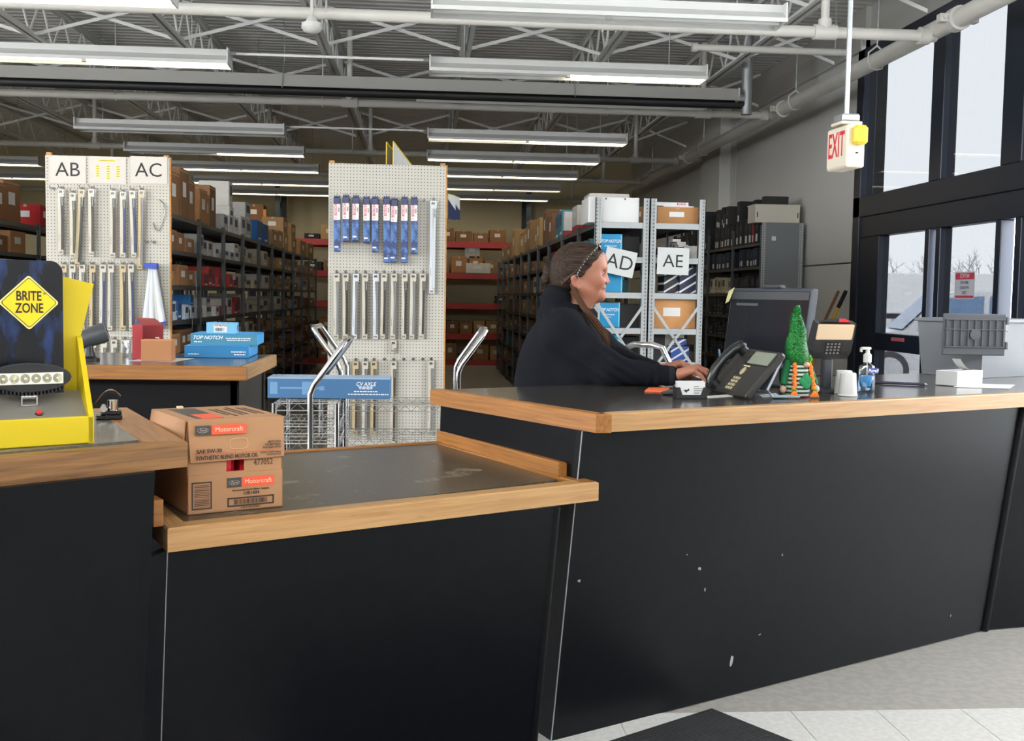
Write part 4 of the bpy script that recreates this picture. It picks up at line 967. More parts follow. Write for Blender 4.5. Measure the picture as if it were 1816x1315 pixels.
pA0, pA1 = PY(486, 720, 5.0), PY(597, 720, 5.0)
wire_cart('smaller chrome wire cart beside the dark desk, carrying the blue axle box', pA0.x, 5.0, 0, pA1.x-pA0.x, 0.50, [0.25, PY(550, 800, 5.0).z, PY(550, 770, 5.0).z, PY(550, 716, 5.0).z-0.033], PY(550, 716, 5.0).z,
          [(PY(550, 720, 5.0).x-pA0.x, 1, PY(550, 700, 5.0).z)])
# long blue axle box on the carts
zc = PY(600, 713, 5.25).z; c0, c1 = PY(476, 713, 5.25), PY(692, 713, 5.25)
M_axle = mat('axle_box_blue', srgb(62, 108, 150), 0.45, noise=0.05, nscale=4)
M_axlel = mat('axle_line_print', srgb(104, 146, 184), 0.5)
aw = c1.x-c0.x
ax_ = thing('axle_box', 'long blue axle box lying across the wire carts', 'box', (c0.x, 5.22, PY(550, 716, 5.0).z+0.002), 0.0)
ah = PY(600, 677, 5.25).z-zc
B().cbox(0, aw, 0, 0.2, 0, ah, 0.002).build('body', M_axle, ax_)
B().box(0, aw, -0.001, 0.201, ah-0.004, ah+0.001).build('lid', mat('axle_lid', srgb(150, 172, 196), 0.45), ax_)
text('CV AXLE', 0.026, wl, ax_, TR((0.8*aw, -0.0008, ah*0.72)), bold=0.02, shear=0.2, sx=0.9)
for z, l_, x in ((0.58, 0.07, 0.8), (0.50, 0.06, 0.8), (0.36, 0.11, 0.8), (0.22, 0.19, 0.82)): rule(ax_, x*aw-l_/2, x*aw+l_/2, z*ah, 0.005, wl, -0.0008)
b = B(); zz = ah*0.5
b.box(0.10*aw, 0.46*aw, -0.0008, 0, zz-0.004, zz+0.004); b.box(0.28*aw, 0.36*aw, -0.0009, 0, zz-0.03, zz+0.03); b.box(0.42*aw, 0.46*aw, -0.0009, 0, zz-0.01, zz+0.01); b.box(0.02*aw, 0.08*aw, -0.0009, 0, zz-0.028, zz+0.028)
b.build('axle_drawing', M_axlel, ax_)
# ================================================================== PEGBOARDS
M_peg = dots_mat('pegboard', srgb(184, 179, 168), (0.03, 0.03, 0.03), 0.0254, 0.0254, 0.0038, 'xz', 0.5)
M_pegply = wood_mat('plywood_edge', srgb(190, 140, 84), srgb(160, 112, 64), srgb(110, 76, 44), 'x', 0.6, 0.1)
M_hook = mat('hook_wire', (0.18, 0.17, 0.16), 0.35, 0.8)
YP1, YP2 = 9.0, 8.9
def pegboard(label, Y, pl, pr, zt_, zb):
    t = thing('pegboard', label, 'pegboard', (0, Y, 0))
    B().box(pl, pr, 0, 0.006, zb, zt_).build('board', M_peg, t)
    for x in (pl+0.005, pr-0.045): B().box(x, x+0.04, 0.006, 0.045, 0, zt_+0.022).build('batten', M_pegply, t)
    B().box(pr-0.0005, pr+0.012, -0.001, 0.03, zb, zt_+0.006).build('edge_strip', M_pegply, t)
    return t
a1, a2 = PY(80, 275, YP1), PY(300, 279, YP1)
pgA = pegboard('white pegboard with AB and AC signs above the dark desk', YP1, a1.x, a2.x, a1.z, 0.25)
c1_, c2_ = PY(583, 287, YP2), PY(791, 293, YP2)
pgC = pegboard('white pegboard hung with blue wiper packs in the middle of the shop', YP2, c1_.x, c2_.x, c1_.z-0.01, 0.12)
hook_me = B().tube([(0, 0, 0), (0, -0.006, 0.004), (0, -0.02, 0.0), (0, -0.075, -0.004), (0, -0.09, 0.006), (0, -0.094, 0.018)], 0.0028, n=5).box(-0.012, 0.012, -0.004, -0.001, -0.008, 0.014).mesh('peg_hook', M_hook, True)
def hook(par, x, z): link('peg_hook', hook_me, par, (x, -0.001, z))
M_sheet = mat('laminated_sheet', srgb(190, 183, 174), 0.3)
M_hilite = mat('yellow_highlight', srgb(226, 208, 50), 0.5)
def sign(label, Y, p0, p1, txt_, size, rot=0.0, m=M_sheet, off=-0.004, bold=0.0, sx=1.0):
    q0, q1 = PY(p0[0], p0[1], Y), PY(p1[0], p1[1], Y)
    cx, cz, w, h = (q0.x+q1.x)/2, (q0.z+q1.z)/2, abs(q1.x-q0.x), abs(q1.z-q0.z)
    t = thing('paper_sign', label, 'sign', (cx, Y+off, cz)); t.rotation_euler = (0, rot, 0)
    B().box(-w/2, w/2, -0.001, 0.001, -h/2, h/2).build('sheet', m, t)
    if txt_: text(txt_, size, M_ink, t, TR((0, -0.0016, -0.004)), sx=sx, bold=bold)
    return t, w, h
sign('white laminated AB sign on the pegboard', YP1, (88, 276), (153, 326), 'AB', 0.155)
sign('white laminated AC sign on the pegboard', YP1, (231, 277), (297, 327), 'AC', 0.155)
t, w, h = sign('white laminated list with yellow highlighted lines between AB and AC', YP1, (158, 277), (224, 327), None, 0)
B().box(-0.07, 0.065, -0.0018, -0.001, h*0.31, h*0.31+0.017).build('highlight', M_hilite, t)
b = B(); b2 = B()
for cx, n in ((-0.075, 5), (0.005, 6), (0.08, 5)):
    for i in range(n):
        z = h*0.13-i*0.0185; b.box(cx-0.013, cx+0.013, -0.0018, -0.001, z-0.007, z+0.007); b2.box(cx-0.010, cx+0.010, -0.0022, -0.0017, z-0.0022, z+0.0022)
b2.box(-0.06, 0.055, -0.0022, -0.0017, h*0.31+0.005, h*0.31+0.010)
b.build('highlight', M_hilite, t); b2.build('fine_print', mat('faint_ink', (0.2, 0.19, 0.05), 0.6), t)
# ---- wiper blade packs
M_sleeve = clear_mat('clear_sleeve', (0.87, 0.87, 0.86), 0.045, 0.10)
M_card = mat('pack_card', srgb(222, 214, 200), 0.5); M_cardc = mat('pack_card_cream', srgb(214, 192, 150), 0.5); M_cardw = mat('pack_card_white', srgb(232, 236, 244), 0.45)
M_blade = mat('blade_rubber', (0.035, 0.028, 0.022), 0.45); M_bladeb = mat('blade_navy', (0.02, 0.04, 0.16), 0.4)
M_pmark = mat('pack_mark', (0.12, 0.11, 0.1), 0.6)
def wiper_pack(board, Y, px, py0, py1, label, group, m=M_card, mb=M_blade, w=0.052, tilt=0.0, hk=True):
    q0, q1 = PY(px, py0, Y), PY(px, py1, Y); L = q0.z-q1.z
    t = thing('wiper_pack', label, 'wiper blade', (q0.x, Y-0.022-random.uniform(0, 0.012), q0.z), 0, group); t.rotation_euler = (0, tilt, 0)
    ww = w
    B().prism([(-ww/2, 0.0), (-ww/2, -L), (ww*0.28, -L), (ww*0.28, -L+0.035), (-ww*0.08, -L+0.035), (-ww*0.02, -L*0.45), (-ww*0.12, -0.075), (-ww*0.12, -0.06), (ww/2*0.9, -0.06), (ww/2*0.9, 0.0)], -0.006, 0.0, 'xz').build('card', m, t)
    B().add([(ww*0.0, -0.004, -0.062), (ww*0.34, -0.004, -0.062), (ww*0.30, -0.004, -L+0.04), (-ww*0.05, -0.004, -L+0.04), (ww*0.05, 0.003, -0.062), (ww*0.34, 0.003, -0.062), (ww*0.30, 0.003, -L+0.04), (-ww*0.05, 0.003, -L+0.04)],
            [(0, 3, 2, 1), (0, 1, 5, 4), (1, 2, 6, 5), (2, 3, 7, 6), (3, 0, 4, 7)]).build('blade', mb, t)
    B().box(ww*0.10, ww*0.26, -0.007, -0.004, -0.13, -0.065).build('adapter', mat('adapter_grey', (0.3, 0.29, 0.27), 0.4), t)
    B().cbox(-ww*0.52, ww*0.82, -0.012, 0.006, -L-0.004, 0.004, 0.004).build('sleeve', M_sleeve, t)
    b = B(); b.box(-ww*0.3, ww*0.2, -0.0066, -0.006, -0.03, -0.012)
    for i in range(3): b.box(-ww*0.36+i*0.009, -ww*0.36+i*0.009+0.006, -0.0066, -0.006, -L+0.01, -L+0.024)
    for i in range(5): b.box(-ww*0.36, -ww*0.30, -0.0066, -0.006, -L*0.8+i*0.012, -L*0.8+i*0.012+0.008)
    b.build('fine_print', M_pmark, t)
    if hk: hook(board, q0.x, q0.z+0.012)
    return t
R1 = [(110, 336, 452, M_card, M_blade, 0), (131, 343, 458, M_card, mat('blade_olive', (0.09, 0.075, 0.03), 0.5), 0), (147, 337, 474, M_cardc, M_blade, 0.06), (164, 336, 455, M_card, mat('blade_brown', (0.07, 0.045, 0.03), 0.5), 0),
      (202, 339, 457, M_card, MATS['blade_brown'], 0), (220, 341, 457, M_card, M_bladeb, 0), (236, 339, 457, M_card, M_bladeb, -0.03), (253, 338, 478, M_cardc, mat('blade_grey', (0.25, 0.25, 0.27), 0.5), 0.02)]
lab1 = ['clear-cased wiper pack first along the top row beside the AB board edge', 'wiper pack with olive blade, second along the top row of the AB board', 'long cream wiper pack hanging askew on the AB board', 'wiper pack with brown blade, fourth along the top row under the AB list',
        'wiper pack with paper sticker under the yellow list', 'wiper pack with navy blade, upright, under the AC sign', 'wiper pack with navy blade, slightly askew, under the AC sign', 'long cream wiper pack last along the row under the AC sign']
for (px, y0, y1, m, mb, ti), l in zip(R1, lab1): wiper_pack(pgA, YP1, px, y0, y1, l, 'wiper packs on the AB board, top row', m, mb, 0.05, ti)
for i, px in enumerate((115, 131, 148, 166, 185, 199, 220, 234)):
    wiper_pack(pgA, YP1, px, 470, 586, 'pale wiper pack, %s along the second row of the AB board' % ORDB[i], 'wiper packs on the AB board, second row', M_card if i % 3 else M_cardc, [M_blade, M_bladeb, MATS['blade_grey']][i % 3], 0.05, random.uniform(-0.02, 0.02))
for i, px in enumerate((150, 167, 186, 204, 222, 240)):
    wiper_pack(pgA, YP1, px, 603, 680, 'pale wiper pack, %s along the bottom row just above the desk' % ORDB[i], 'wiper packs on the AB board, bottom row', M_card, MATS['blade_grey'], 0.05, 0)
for (x, y) in ((95, 335), (262, 430), (274, 430)): q = PY(x, y, YP1); hook(pgA, q.x, q.z)
q = PY(283, 352, YP1)
B().tube([PY(x, y, YP1)-Vector((0, YP1+0.01, 0)) for x, y in ((283, 354), (291, 362), (293, 378), (288, 396), (282, 410), (277, 408), (272, 396))], 0.004, n=6).build('wire_loop', M_hook, pgA, True)
# clear bags of white tubes hanging at the board's edge
bgq = PY(272, 472, YP1); bgt = thing('bag_of_tubes', 'clear bag of white tubes with blue ends on the AB board', 'bag', (bgq.x, YP1-0.05, bgq.z), 0)
for i, (x0, z0, x1, z1, m) in enumerate([(-0.01, -0.02, -0.05, -0.46, M_cardw), (0.01, -0.02, 0.0, -0.47, M_cardw), (0.02, -0.02, 0.06, -0.45, M_white), (0.03, -0.03, 0.085, -0.44, M_cardw)]):
    B().cyl((x0, -0.01*i, z0), (x1, -0.01*i, z1), 0.016, 0.03, n=10).build('white_tube', m, bgt, True)
M_bluep = mat('blue_plastic', srgb(40, 70, 170), 0.4)
B().prism([(-0.045, 0.02), (-0.045, -0.02), (0.05, -0.025), (0.05, 0.02)], -0.06, 0.012, 'xz').build('blue_header', M_bluep, bgt)
B().prism([(-0.10, -0.43), (-0.10, -0.47), (0.12, -0.47), (0.11, -0.43)], -0.05, -0.044, 'xz').build('blue_band', M_bluep, bgt)
B().loft([(-0.115, -0.055, -0.5), (0.125, -0.055, -0.5), (0.125, 0.02, -0.5), (-0.115, 0.02, -0.5)], [(-0.05, -0.055, 0.0), (0.05, -0.055, 0.0), (0.05, 0.02, 0.0), (-0.05, 0.02, 0.0)]).build('bag_film', M_sleeve, bgt)
hook(pgA, bgq.x, bgq.z+0.01)
# middle board: blue wiper packs
M_navyp = mat('navy_pack', srgb(24, 40, 86), 0.35)
M_bluep2 = speck_mat('blue_photo_print', srgb(22, 46, 100), srgb(66, 112, 172), 0.35, scale=26)
M_lab = mat('pack_label_white', srgb(226, 214, 212), 0.5); M_bred = mat('brand_red', srgb(190, 40, 70), 0.5)
bos_x = [599, 614.7, 632.4, 650.8, 666.2, 686.2, 700, 717.8, 734.6]; bos_b = [447, 430, 429, 431.6, 448, 467, 466, 467, 450.8]; bos_t = [350, 348.5, 349.5, 351, 351, 351, 353.5, 351.5, 352]
bl = ['short blue wiper pack at the outer end of the row', 'short blue wiper pack second along the row', 'short blue wiper pack third along the row', 'short blue wiper pack fourth along the row', 'medium blue wiper pack beside the three long ones',
      'first of three long blue wiper packs', 'middle of three long blue wiper packs', 'last of three long blue wiper packs', 'medium blue wiper pack at the end next to the empty hook']
bl = [x+' on the middle pegboard' for x in bl]
for i in range(9):
    q0, q1 = PY(bos_x[i], bos_t[i], YP2), PY(bos_x[i], bos_b[i], YP2); L = q0.z-q1.z
    t = thing('wiper_pack', bl[i], 'wiper blade', (q0.x, YP2-0.05+random.uniform(-0.008, 0.008), q0.z), 0, 'blue wiper packs on the middle pegboard'); t.rotation_euler = (0, random.uniform(-0.015, 0.015), 0)
    B().cbox(-0.026, 0.026, -0.03, 0.012, -L, -0.008, 0.004).build('box', M_navyp, t)
    B().prism([(-0.024, -0.01), (0.024, -0.01), (0.024, 0.008), (0.012, 0.008), (0.012, 0.0), (-0.012, 0.0), (-0.012, 0.008), (-0.024, 0.008)], -0.012, -0.006, 'xz').build('hang_tab', M_navyp, t)
    B().box(-0.0255, 0.0255, -0.0312, -0.03, -0.185, -0.06).build('label_panel', M_lab, t)
    B().box(-0.0255, 0.0255, -0.0312, -0.03, -L+0.006, -0.19).build('photo_print', M_bluep2, t)
    text('BOSCH', 0.028, M_bred, t, TR((-0.008, -0.0318, -0.105), ry=-math.pi/2), bold=0.02, sx=1.0)
    text('REAR', 0.014, M_ink, t, TR((0.014, -0.0318, -0.105), ry=-math.pi/2), bold=0.02)
    B().tube([(-0.008+0.006*math.cos(a), -0.0318, -0.168+0.006*math.sin(a)) for a in [k*math.pi/5 for k in range(11)]], 0.0009, n=4).build('ring_emblem', M_slate, t)
    B().box(-0.02, 0.01, -0.0318, -0.0312, -L+0.03, -L+0.042).build('car_graphic', M_lab, t)
    hook(pgC, q0.x, q0.z-0.002)
q = PY(752, 357, YP2); hook(pgC, q.x, q.z)
wiper_pack(pgC, YP2, 769, 357, 521, 'long glossy white wiper pack at the edge of the middle pegboard', None, M_cardw, M_cardw, 0.055)
row2 = [(597.6, M_card), (613.4, M_card), (632, M_cardw), (648.3, M_card), (667, M_cardw), (681.7, M_card), (699.3, M_card), (718, M_card), (733.4, M_card), (750.2, M_card)]
for i, (px, m) in enumerate(row2):
    wiper_pack(pgC, YP2, px, 486, 601, '%s wiper pack, %s along the middle row under the blue packs' % ('glossy white' if m is M_cardw else 'pale', ORDB[i]), 'wiper packs on the middle board, middle row', m, M_blade if i % 2 else MATS['blade_grey'], 0.05, random.uniform(-0.012, 0.012))
wiper_pack(pgC, YP2, 698.5, 604, 626, 'short wiper pack end hanging below the middle row', None, M_card, M_blade, 0.05, 0, False)
row3 = [(612.7, 641, 760, M_card), (631.3, 641, 771, M_cardc), (648.4, 641, 778, M_card), (663.6, 641, 772, M_cardc), (698.5, 641, 790, M_card), (765, 640, 772, M_card)]
for i, (px, y0, y1, m) in enumerate(row3):
    wiper_pack(pgC, YP2, px, y0, y1, 'wiper pack, %s along the bottom row behind the wire cart' % ORDB[i], 'wiper packs on the middle board, bottom row', m, [M_blade, MATS['blade_brown'], MATS['blade_grey']][i % 3], 0.05, 0.0)
for x in (682, 716, 733, 750): q = PY(x, 638, YP2); hook(pgC, q.x, q.z)
# yellow-edged sign cards standing behind / beside the middle board
M_yedge = mat('yellow_edge', srgb(222, 190, 30), 0.5)
def card_sign(label, p, w, h, rz, nav):
    t = thing('sign_card', label, 'sign', p, rz)
    B().box(0, w, 0, 0.006, 0, h).build('card', M_paper, t)
    B().box(-0.004, 0.0, -0.001, 0.007, 0, h).build('edge', M_yedge, t)
    B().box(0, w, -0.001, 0.007, h, h+0.006).build('edge', M_yedge, t)
    B().box(0.0, 0.02, 0, 0.09, 0.08, 0.1).build('clip', M_hook, t)
    if nav: B().add([(0.0, -0.0012, 0.0), (w, -0.0012, 0.0), (w, -0.0012, 0.08), (0, -0.0012, 0.16)], [(0, 1, 2, 3)]).build('navy_print', M_navyp, t)
    return t
def slant_sign(label, p, dx):
    t = thing('sign_card', label, 'sign', p, math.radians(62))
    B().prism([(0, -0.43), (0.5, -0.43), (0.42, -0.02), (0.0, 0.19)], 0, 0.006, 'xz').build('card', M_paper if dx else mat('card_tan', srgb(150, 134, 104), 0.6), t)
    B().add([(0, -0.001, 0.19), (0, -0.001, 0.176), (0.42, -0.001, -0.034), (0.42, -0.001, -0.02)], [(0, 1, 2, 3)]).build('edge', M_yedge, t)
    B().box(-0.004, 0.0, -0.001, 0.007, -0.1, 0.19).build('edge', M_yedge, t)
    return t
slant_sign('tan yellow-edged sign card above the middle pegboard', PY(686, 293, 9.25), 0)
slant_sign('white yellow-edged sign card standing above the middle pegboard', PY(698, 292, 9.2), 1)
card_sign('white yellow-edged sign card sticking out beside the middle pegboard', PY(794, 388, 9.1), 0.2, 0.20, math.radians(70), True)
card_sign('second white yellow-edged card behind the first beside the middle pegboard', PY(802, 388, 9.3), 0.2, 0.19, math.radians(70), True)
# ================================================================== STEEL SHELVING
def pixel(p):
    q = CAM @ (np.array(p, float)-np.array([0, 0, EYE])); return CXP+FPX*q[0]/q[2], CYP+FPX*q[1]/q[2]
M_shelf = mat('dark_grey_shelf_steel', (0.085, 0.088, 0.09), 0.45, 0.3)
M_post = dots_mat('perforated_post', srgb(150, 153, 153), (0.03, 0.03, 0.03), 0.028, 0.030, 0.0042, 'xz', 0.4, slot=1.8, off=(0.25, 0))
M_postl = mat('light_grey_steel', srgb(158, 161, 161), 0.42, 0.2)
M_endp = mat('grey_end_panel', srgb(112, 115, 117), 0.45, 0.1)
LEV = [2.04, 1.75, 1.46, 1.17, 0.89, 0.60, 0.31, 0.06]
BAY = 1.22
def shelving(label, xa, xb, y0, nb, levels=LEV, top=2.07, post_m=None, light_end=False):
    t = thing('steel_shelving', label, 'shelving', (0, 0, 0))
    x0, x1 = min(xa, xb), max(xa, xb); w = x1-x0
    sh = B().box(0, w, 0.005, BAY-0.005, -0.004, 0).box(0, 0.012, 0.005, BAY-0.005, -0.035, 0).box(w-0.012, w, 0.005, BAY-0.005, -0.035, 0).mesh('shelf', M_shelf)
    po = B().box(-0.004, 0.004, -0.02, 0.02, 0, top).box(-0.02, 0.02, -0.004, 0.004, 0, top).mesh('post', post_m or M_shelf)
    for i in range(nb):
        for z in levels: link('shelf', sh, t, (x0, y0+i*BAY, z))
    for i in range(nb+1):
        for x in (x0+0.012, x1-0.012): link('post', po, t, (x, y0+i*BAY+(0.02 if i == 0 else 0), 0))
    return t
YSH = 9.1
NB = 10
shelving('long dark steel shelving run behind the AC sign board', -2.03, -2.47, YSH, NB)
shelving('dark steel shelving run backing the AB sign board', -2.49, -2.93, YSH, NB)
shelving('dark steel shelving run along the far aisle beside the AB board', -3.86, -4.3, YSH, NB)
shelving('dark steel shelving run hidden behind the middle pegboard', -0.74, -0.32, YSH, NB)
shelving('second dark steel shelving run behind the middle pegboard', -0.28, 0.14, YSH, NB)
XD0, XD1 = PY(1061, 400, YSH).x, PY(1146, 400, YSH).x; XE0, XE1 = PY(1158, 400, YSH).x, PY(1245, 400, YSH).x
shelving('long dark steel shelving run behind the AD sign', XD0, XD1, YSH, NB)
shelving('long dark steel shelving run behind the AE sign', XE0, XE1, YSH, NB)
# light grey end frames of AD / AE
def end_frame(label, xa, xb, zs):
    t = thing('shelving_end_frame', label, 'shelving', (0, YSH, 0))
    for x, s_ in ((xa, 1), (xb, -1)):
        B().box(x-0.027, x+0.027, -0.012, -0.008, 0, 2.245).box(x-0.027*s_, x-0.021*s_, -0.012, 0.03, 0, 2.245).build('post', M_post, t)
        B().box(x+0.012*s_, x+0.026*s_, -0.016, -0.012, 0, 2.245).build('post_flange', M_postl, t)
    for z in zs: B().cbox(xa+0.02, xb-0.02, -0.01, 0.0, z-0.045, z+0.004, 0.002).build('shelf_lip', M_postl, t)
    for (za, zb_) in ((1.36, 0.80),):
        for p, q in (((xa+0.01, za), (xb-0.01, zb_)), ((xb-0.01, za), (xa+0.01, zb_))):
            d = Vector((q[0]-p[0], 0, q[1]-p[1])).normalized(); n = Vector((-d.z, 0, d.x))*0.011
            P_, Q_ = Vector((p[0], -0.018, p[1])), Vector((q[0], -0.018, q[1]))
            B().add([P_-n, P_+n, Q_+n, Q_-n, P_-n+Vector((0, 0.003, 0)), P_+n+Vector((0, 0.003, 0)), Q_+n+Vector((0, 0.003, 0)), Q_-n+Vector((0, 0.003, 0))],
                    [(0, 1, 2, 3), (7, 6, 5, 4), (0, 4, 5, 1), (2, 6, 7, 3)]).build('cross_brace', M_postl, t)
        B().cyl(((xa+xb)/2, -0.024, (za+zb_)/2), ((xa+xb)/2, -0.012, (za+zb_)/2), 0.009, n=8).build('brace_bolt', M_steel, t)
    return t
zs_end = [2.04, 1.755, 1.46, 1.165, 0.885, 0.6]
end_frame('light grey perforated end frame with cross braces behind the AD sign', XD0, XD1, zs_end)
end_frame('light grey perforated end frame with cross braces behind the AE sign', XE0, XE1, zs_end)
sign('white tilted AD sign taped to the shelving end', YSH-0.03, (1072, 442), (1126, 489), 'AD', 0.165, rot=math.radians(11.5), m=mat('sign_white', srgb(188, 190, 188), 0.4))
tAE, w, h = sign('white upright AE sign taped to the shelving end', YSH-0.03, (1166, 439), (1221, 488), 'AE', 0.15, rot=math.radians(1), m=MATS['sign_white'])
# ---- box prototypes (unit boxes, scaled when placed; front faces are +x and -x and -y)
M_mark = mat('box_print_dark', (0.05, 0.055, 0.09), 0.6)
def proto_carton():
    b = B().cbox(-0.5, 0.5, -0.5, 0.5, 0, 1, 0.015)
    for s_ in (-1, 1):
        b.box(s_*0.5, s_*0.503, -0.22, 0.16, 0.42, 0.72, 1); b.box(s_*0.5, s_*0.5025, -0.5, 0.5, 0.93, 0.945, 2)
    b.box(-0.2, 0.15, -0.503, -0.5, 0.42, 0.70, 1); b.box(-0.05, 0.05, -0.501, 0.501, 0.88, 1.002, 2)
    return b.mesh('carton', [M_carton, M_label, M_tape])
def proto_part():
    b = B().cbox(-0.5, 0.5, -0.5, 0.5, 0, 1, 0.02)
    for s_ in (-1, 1): b.box(s_*0.5, s_*0.504, -0.3, 0.3, 0.45, 0.85, 1); b.box(s_*0.5, s_*0.504, -0.35, 0.2, 0.12, 0.22, 2)
    return b.mesh('part_box', [M_carton, M_mark, M_label])
def proto_dark():
    b = B().cbox(-0.5, 0.5, -0.5, 0.5, 0, 1, 0.02)
    for s_ in (-1, 1): b.box(s_*0.5, s_*0.504, -0.25, 0.2, 0.08, 0.36, 1); b.box(s_*0.5, s_*0.503, -0.1, 0.1, 0.55, 0.8, 2)
    return b.mesh('dark_box', [M_carton, M_label, M_mark])
def proto_band():
    b = B().cbox(-0.5, 0.5, -0.5, 0.5, 0.25, 1, 0.02); b.cbox(-0.5, 0.5, -0.5, 0.5, 0, 0.25, 0.015, 1)
    b.box(-0.2, 0.2, -0.503, -0.5, 0.6, 0.8, 2)
    for s_ in (-1, 1): b.box(s_*0.5, s_*0.503, -0.15, 0.25, 0.55, 0.8, 2)
    return b.mesh('band_box', [M_carton, mat('crimson_band', srgb(150, 30, 40), 0.5), M_label])
PROTO = {'carton': proto_carton(), 'part_box': proto_part(), 'dark_box': proto_dark(), 'band_box': proto_band()}
NBOX = [0]
def put_box(kind, x, y, z, d, w, h, col, label, group, cat='box', rz=0.0):
    o = link({'carton': 'carton', 'part_box': 'parts_box', 'dark_box': 'dark_parts_box', 'band_box': 'banded_box'}[kind], PROTO[kind], None, (x, y, z), (0, 0, rz), (d, w, h))
    o.color = (*col, 1); tag(o, label, cat, group); NBOX[0] += 1; return o
BROWN = [srgb(150, 105, 66), srgb(136, 94, 58), srgb(162, 116, 74), srgb(120, 84, 54)]
TAN = [srgb(176, 140, 92), srgb(158, 122, 78), srgb(146, 112, 74)]
PALE = [srgb(186, 182, 174), srgb(168, 165, 158), srgb(198, 194, 186)]
REDS = [srgb(168, 56, 46), srgb(180, 170, 160), srgb(150, 46, 40)]
BLUES = [srgb(30, 90, 150), srgb(40, 110, 170), srgb(190, 200, 210)]
TEALS = [srgb(70, 130, 140), srgb(50, 110, 125), srgb(90, 140, 150)]
DARKS = [srgb(34, 33, 34), srgb(44, 42, 42), srgb(28, 30, 34)]
NAVY = [srgb(26, 44, 62), srgb(30, 52, 72), srgb(24, 36, 50)]
BEIGE = [srgb(190, 180, 152), srgb(178, 168, 140)]
CN = {id(BROWN): 'brown', id(TAN): 'tan', id(PALE): 'pale grey', id(REDS): 'red and white', id(BLUES): 'blue', id(TEALS): 'teal', id(DARKS): 'black', id(NAVY): 'dark blue', id(BEIGE): 'beige'}
def fill(run, xface, side, y0, lev, bay, pal, kind, wr_, hr, dr=0.36, frac=1.0, seed=0, stack=0.35, bay_len=BAY, skip=0.0):
    """a row of individual boxes along one shelf bay; side = +1 if the shelf faces +x"""
    rnd = random.Random(hash((run, lev, bay, seed)) % 99991 if False else (len(run)*131+lev*17+bay*7+seed))
    z = LEV[lev]+0.001; y = y0+bay*bay_len+0.035+skip; yend = y0+bay*bay_len+bay_len*frac-0.04
    cap = (LEV[lev-1]-LEV[lev]-0.05) if lev > 0 else 0.6
    nm = {'carton': 'carton', 'part_box': 'parts box', 'dark_box': 'labelled box', 'band_box': 'banded box'}[kind]
    label = '%s %s, %%s along the %s shelf, %s bay, %s' % (CN[id(pal)], nm, ORD[lev], ORDB[bay], run)
    group = '%s boxes on %s shelf, %s bay, %s' % (CN[id(pal)], ORD[lev], ORDB[bay], run); ni = 0
    while True:
        w = rnd.uniform(*wr_)
        if y+w > yend: break
        h = min(rnd.uniform(*hr), cap); d = dr*rnd.uniform(0.8, 1.0)
        xc = xface-side*(d/2+rnd.uniform(0.005, 0.05))
        px, py = pixel((xface, y+w/2, z+h/2))
        hid = (py > 700) or (px < 300 and xface > -3) or (583 < px < 790 and abs(xface) < 3) or px < -20 or (px > 1062 and xface < 2) or (px < 480 and py > 640)
        if not hid:
            put_box(kind, xc, y+w/2, z, d, w*0.97, h, rnd.choice(pal), label % ORDB[min(ni, 19)], group)
            if h < cap*0.5 and rnd.random() < stack:
                h2 = min(h*rnd.uniform(0.7, 1.0), cap-h-0.01)
                if h2 > 0.04: put_box(kind, xc, y+w/2, z+h, d*0.95, w*rnd.uniform(0.75, 0.95), h2, rnd.choice(pal), 'upper '+label % ORDB[min(ni, 19)], group)
            ni += 1
        y += w+rnd.uniform(0.0, 0.02)
# ---- rack behind the AC sign (faces +x)
RA = 'AC rack'; xa = -2.03
wf = lambda b_, s_=1.0: ((0.085+0.06*b_)*s_, (0.17+0.10*b_)*s_)
lay = {0: [(BROWN, 'carton'), (BROWN, 'carton'), (PALE, 'part_box'), (PALE, 'part_box'), (BLUES, 'part_box'), (TAN, 'carton'), (TAN, 'carton'), (TAN, 'carton'), (TAN, 'carton'), (TAN, 'carton')],
       1: [(BROWN, 'carton'), (PALE, 'part_box'), (PALE, 'part_box'), (BEIGE, 'part_box'), (BEIGE, 'part_box'), (TAN, 'carton'), (TAN, 'part_box'), (TAN, 'part_box'), (BROWN, 'carton'), (TAN, 'carton')],
       2: [(BROWN, 'carton'), (REDS, 'part_box'), (REDS, 'part_box'), (BEIGE, 'part_box'), (PALE, 'part_box'), (TAN, 'part_box'), (TAN, 'part_box'), (BROWN, 'carton'), (PALE, 'part_box'), (TAN, 'carton')],
       3: [(BLUES, 'part_box'), (PALE, 'part_box'), (REDS, 'part_box'), (PALE, 'part_box'), (BEIGE, 'part_box'), (PALE, 'part_box'), (TAN, 'carton'), (PALE, 'part_box'), (BROWN, 'carton'), (BROWN, 'carton')],
       4: [(BROWN, 'carton'), (NAVY, 'part_box'), (PALE, 'part_box'), (BEIGE, 'part_box'), (TAN, 'part_box'), (BROWN, 'carton'), (TAN, 'part_box'), (TAN, 'carton'), (TAN, 'carton'), (TAN, 'carton')],
       5: [(BROWN, 'carton')]*2+[(DARKS, 'part_box'), (TAN, 'part_box'), (TAN, 'carton'), (BROWN, 'carton'), (TAN, 'carton'), (BROWN, 'carton'), (BROWN, 'carton'), (TAN, 'carton')],
       6: [(BROWN, 'carton')]*10}
for lev, row in lay.items():
    for bay, (pal, kind) in enumerate(row):
        big = kind == 'carton' and bay < 2
        hr = (0.30, 0.42) if (lev == 0 and big) else ((0.12, 0.2) if big else ((0.17, 0.30) if lev == 0 else (0.07, 0.2)))
        fill(RA, xa, 1, YSH, lev, bay, pal, kind, (0.28, 0.42) if big else wf(bay), hr, 0.38, 1.0, 3)
M_tag = mat('shelf_tag_card', (0.6, 0.6, 0.58), 0.5)
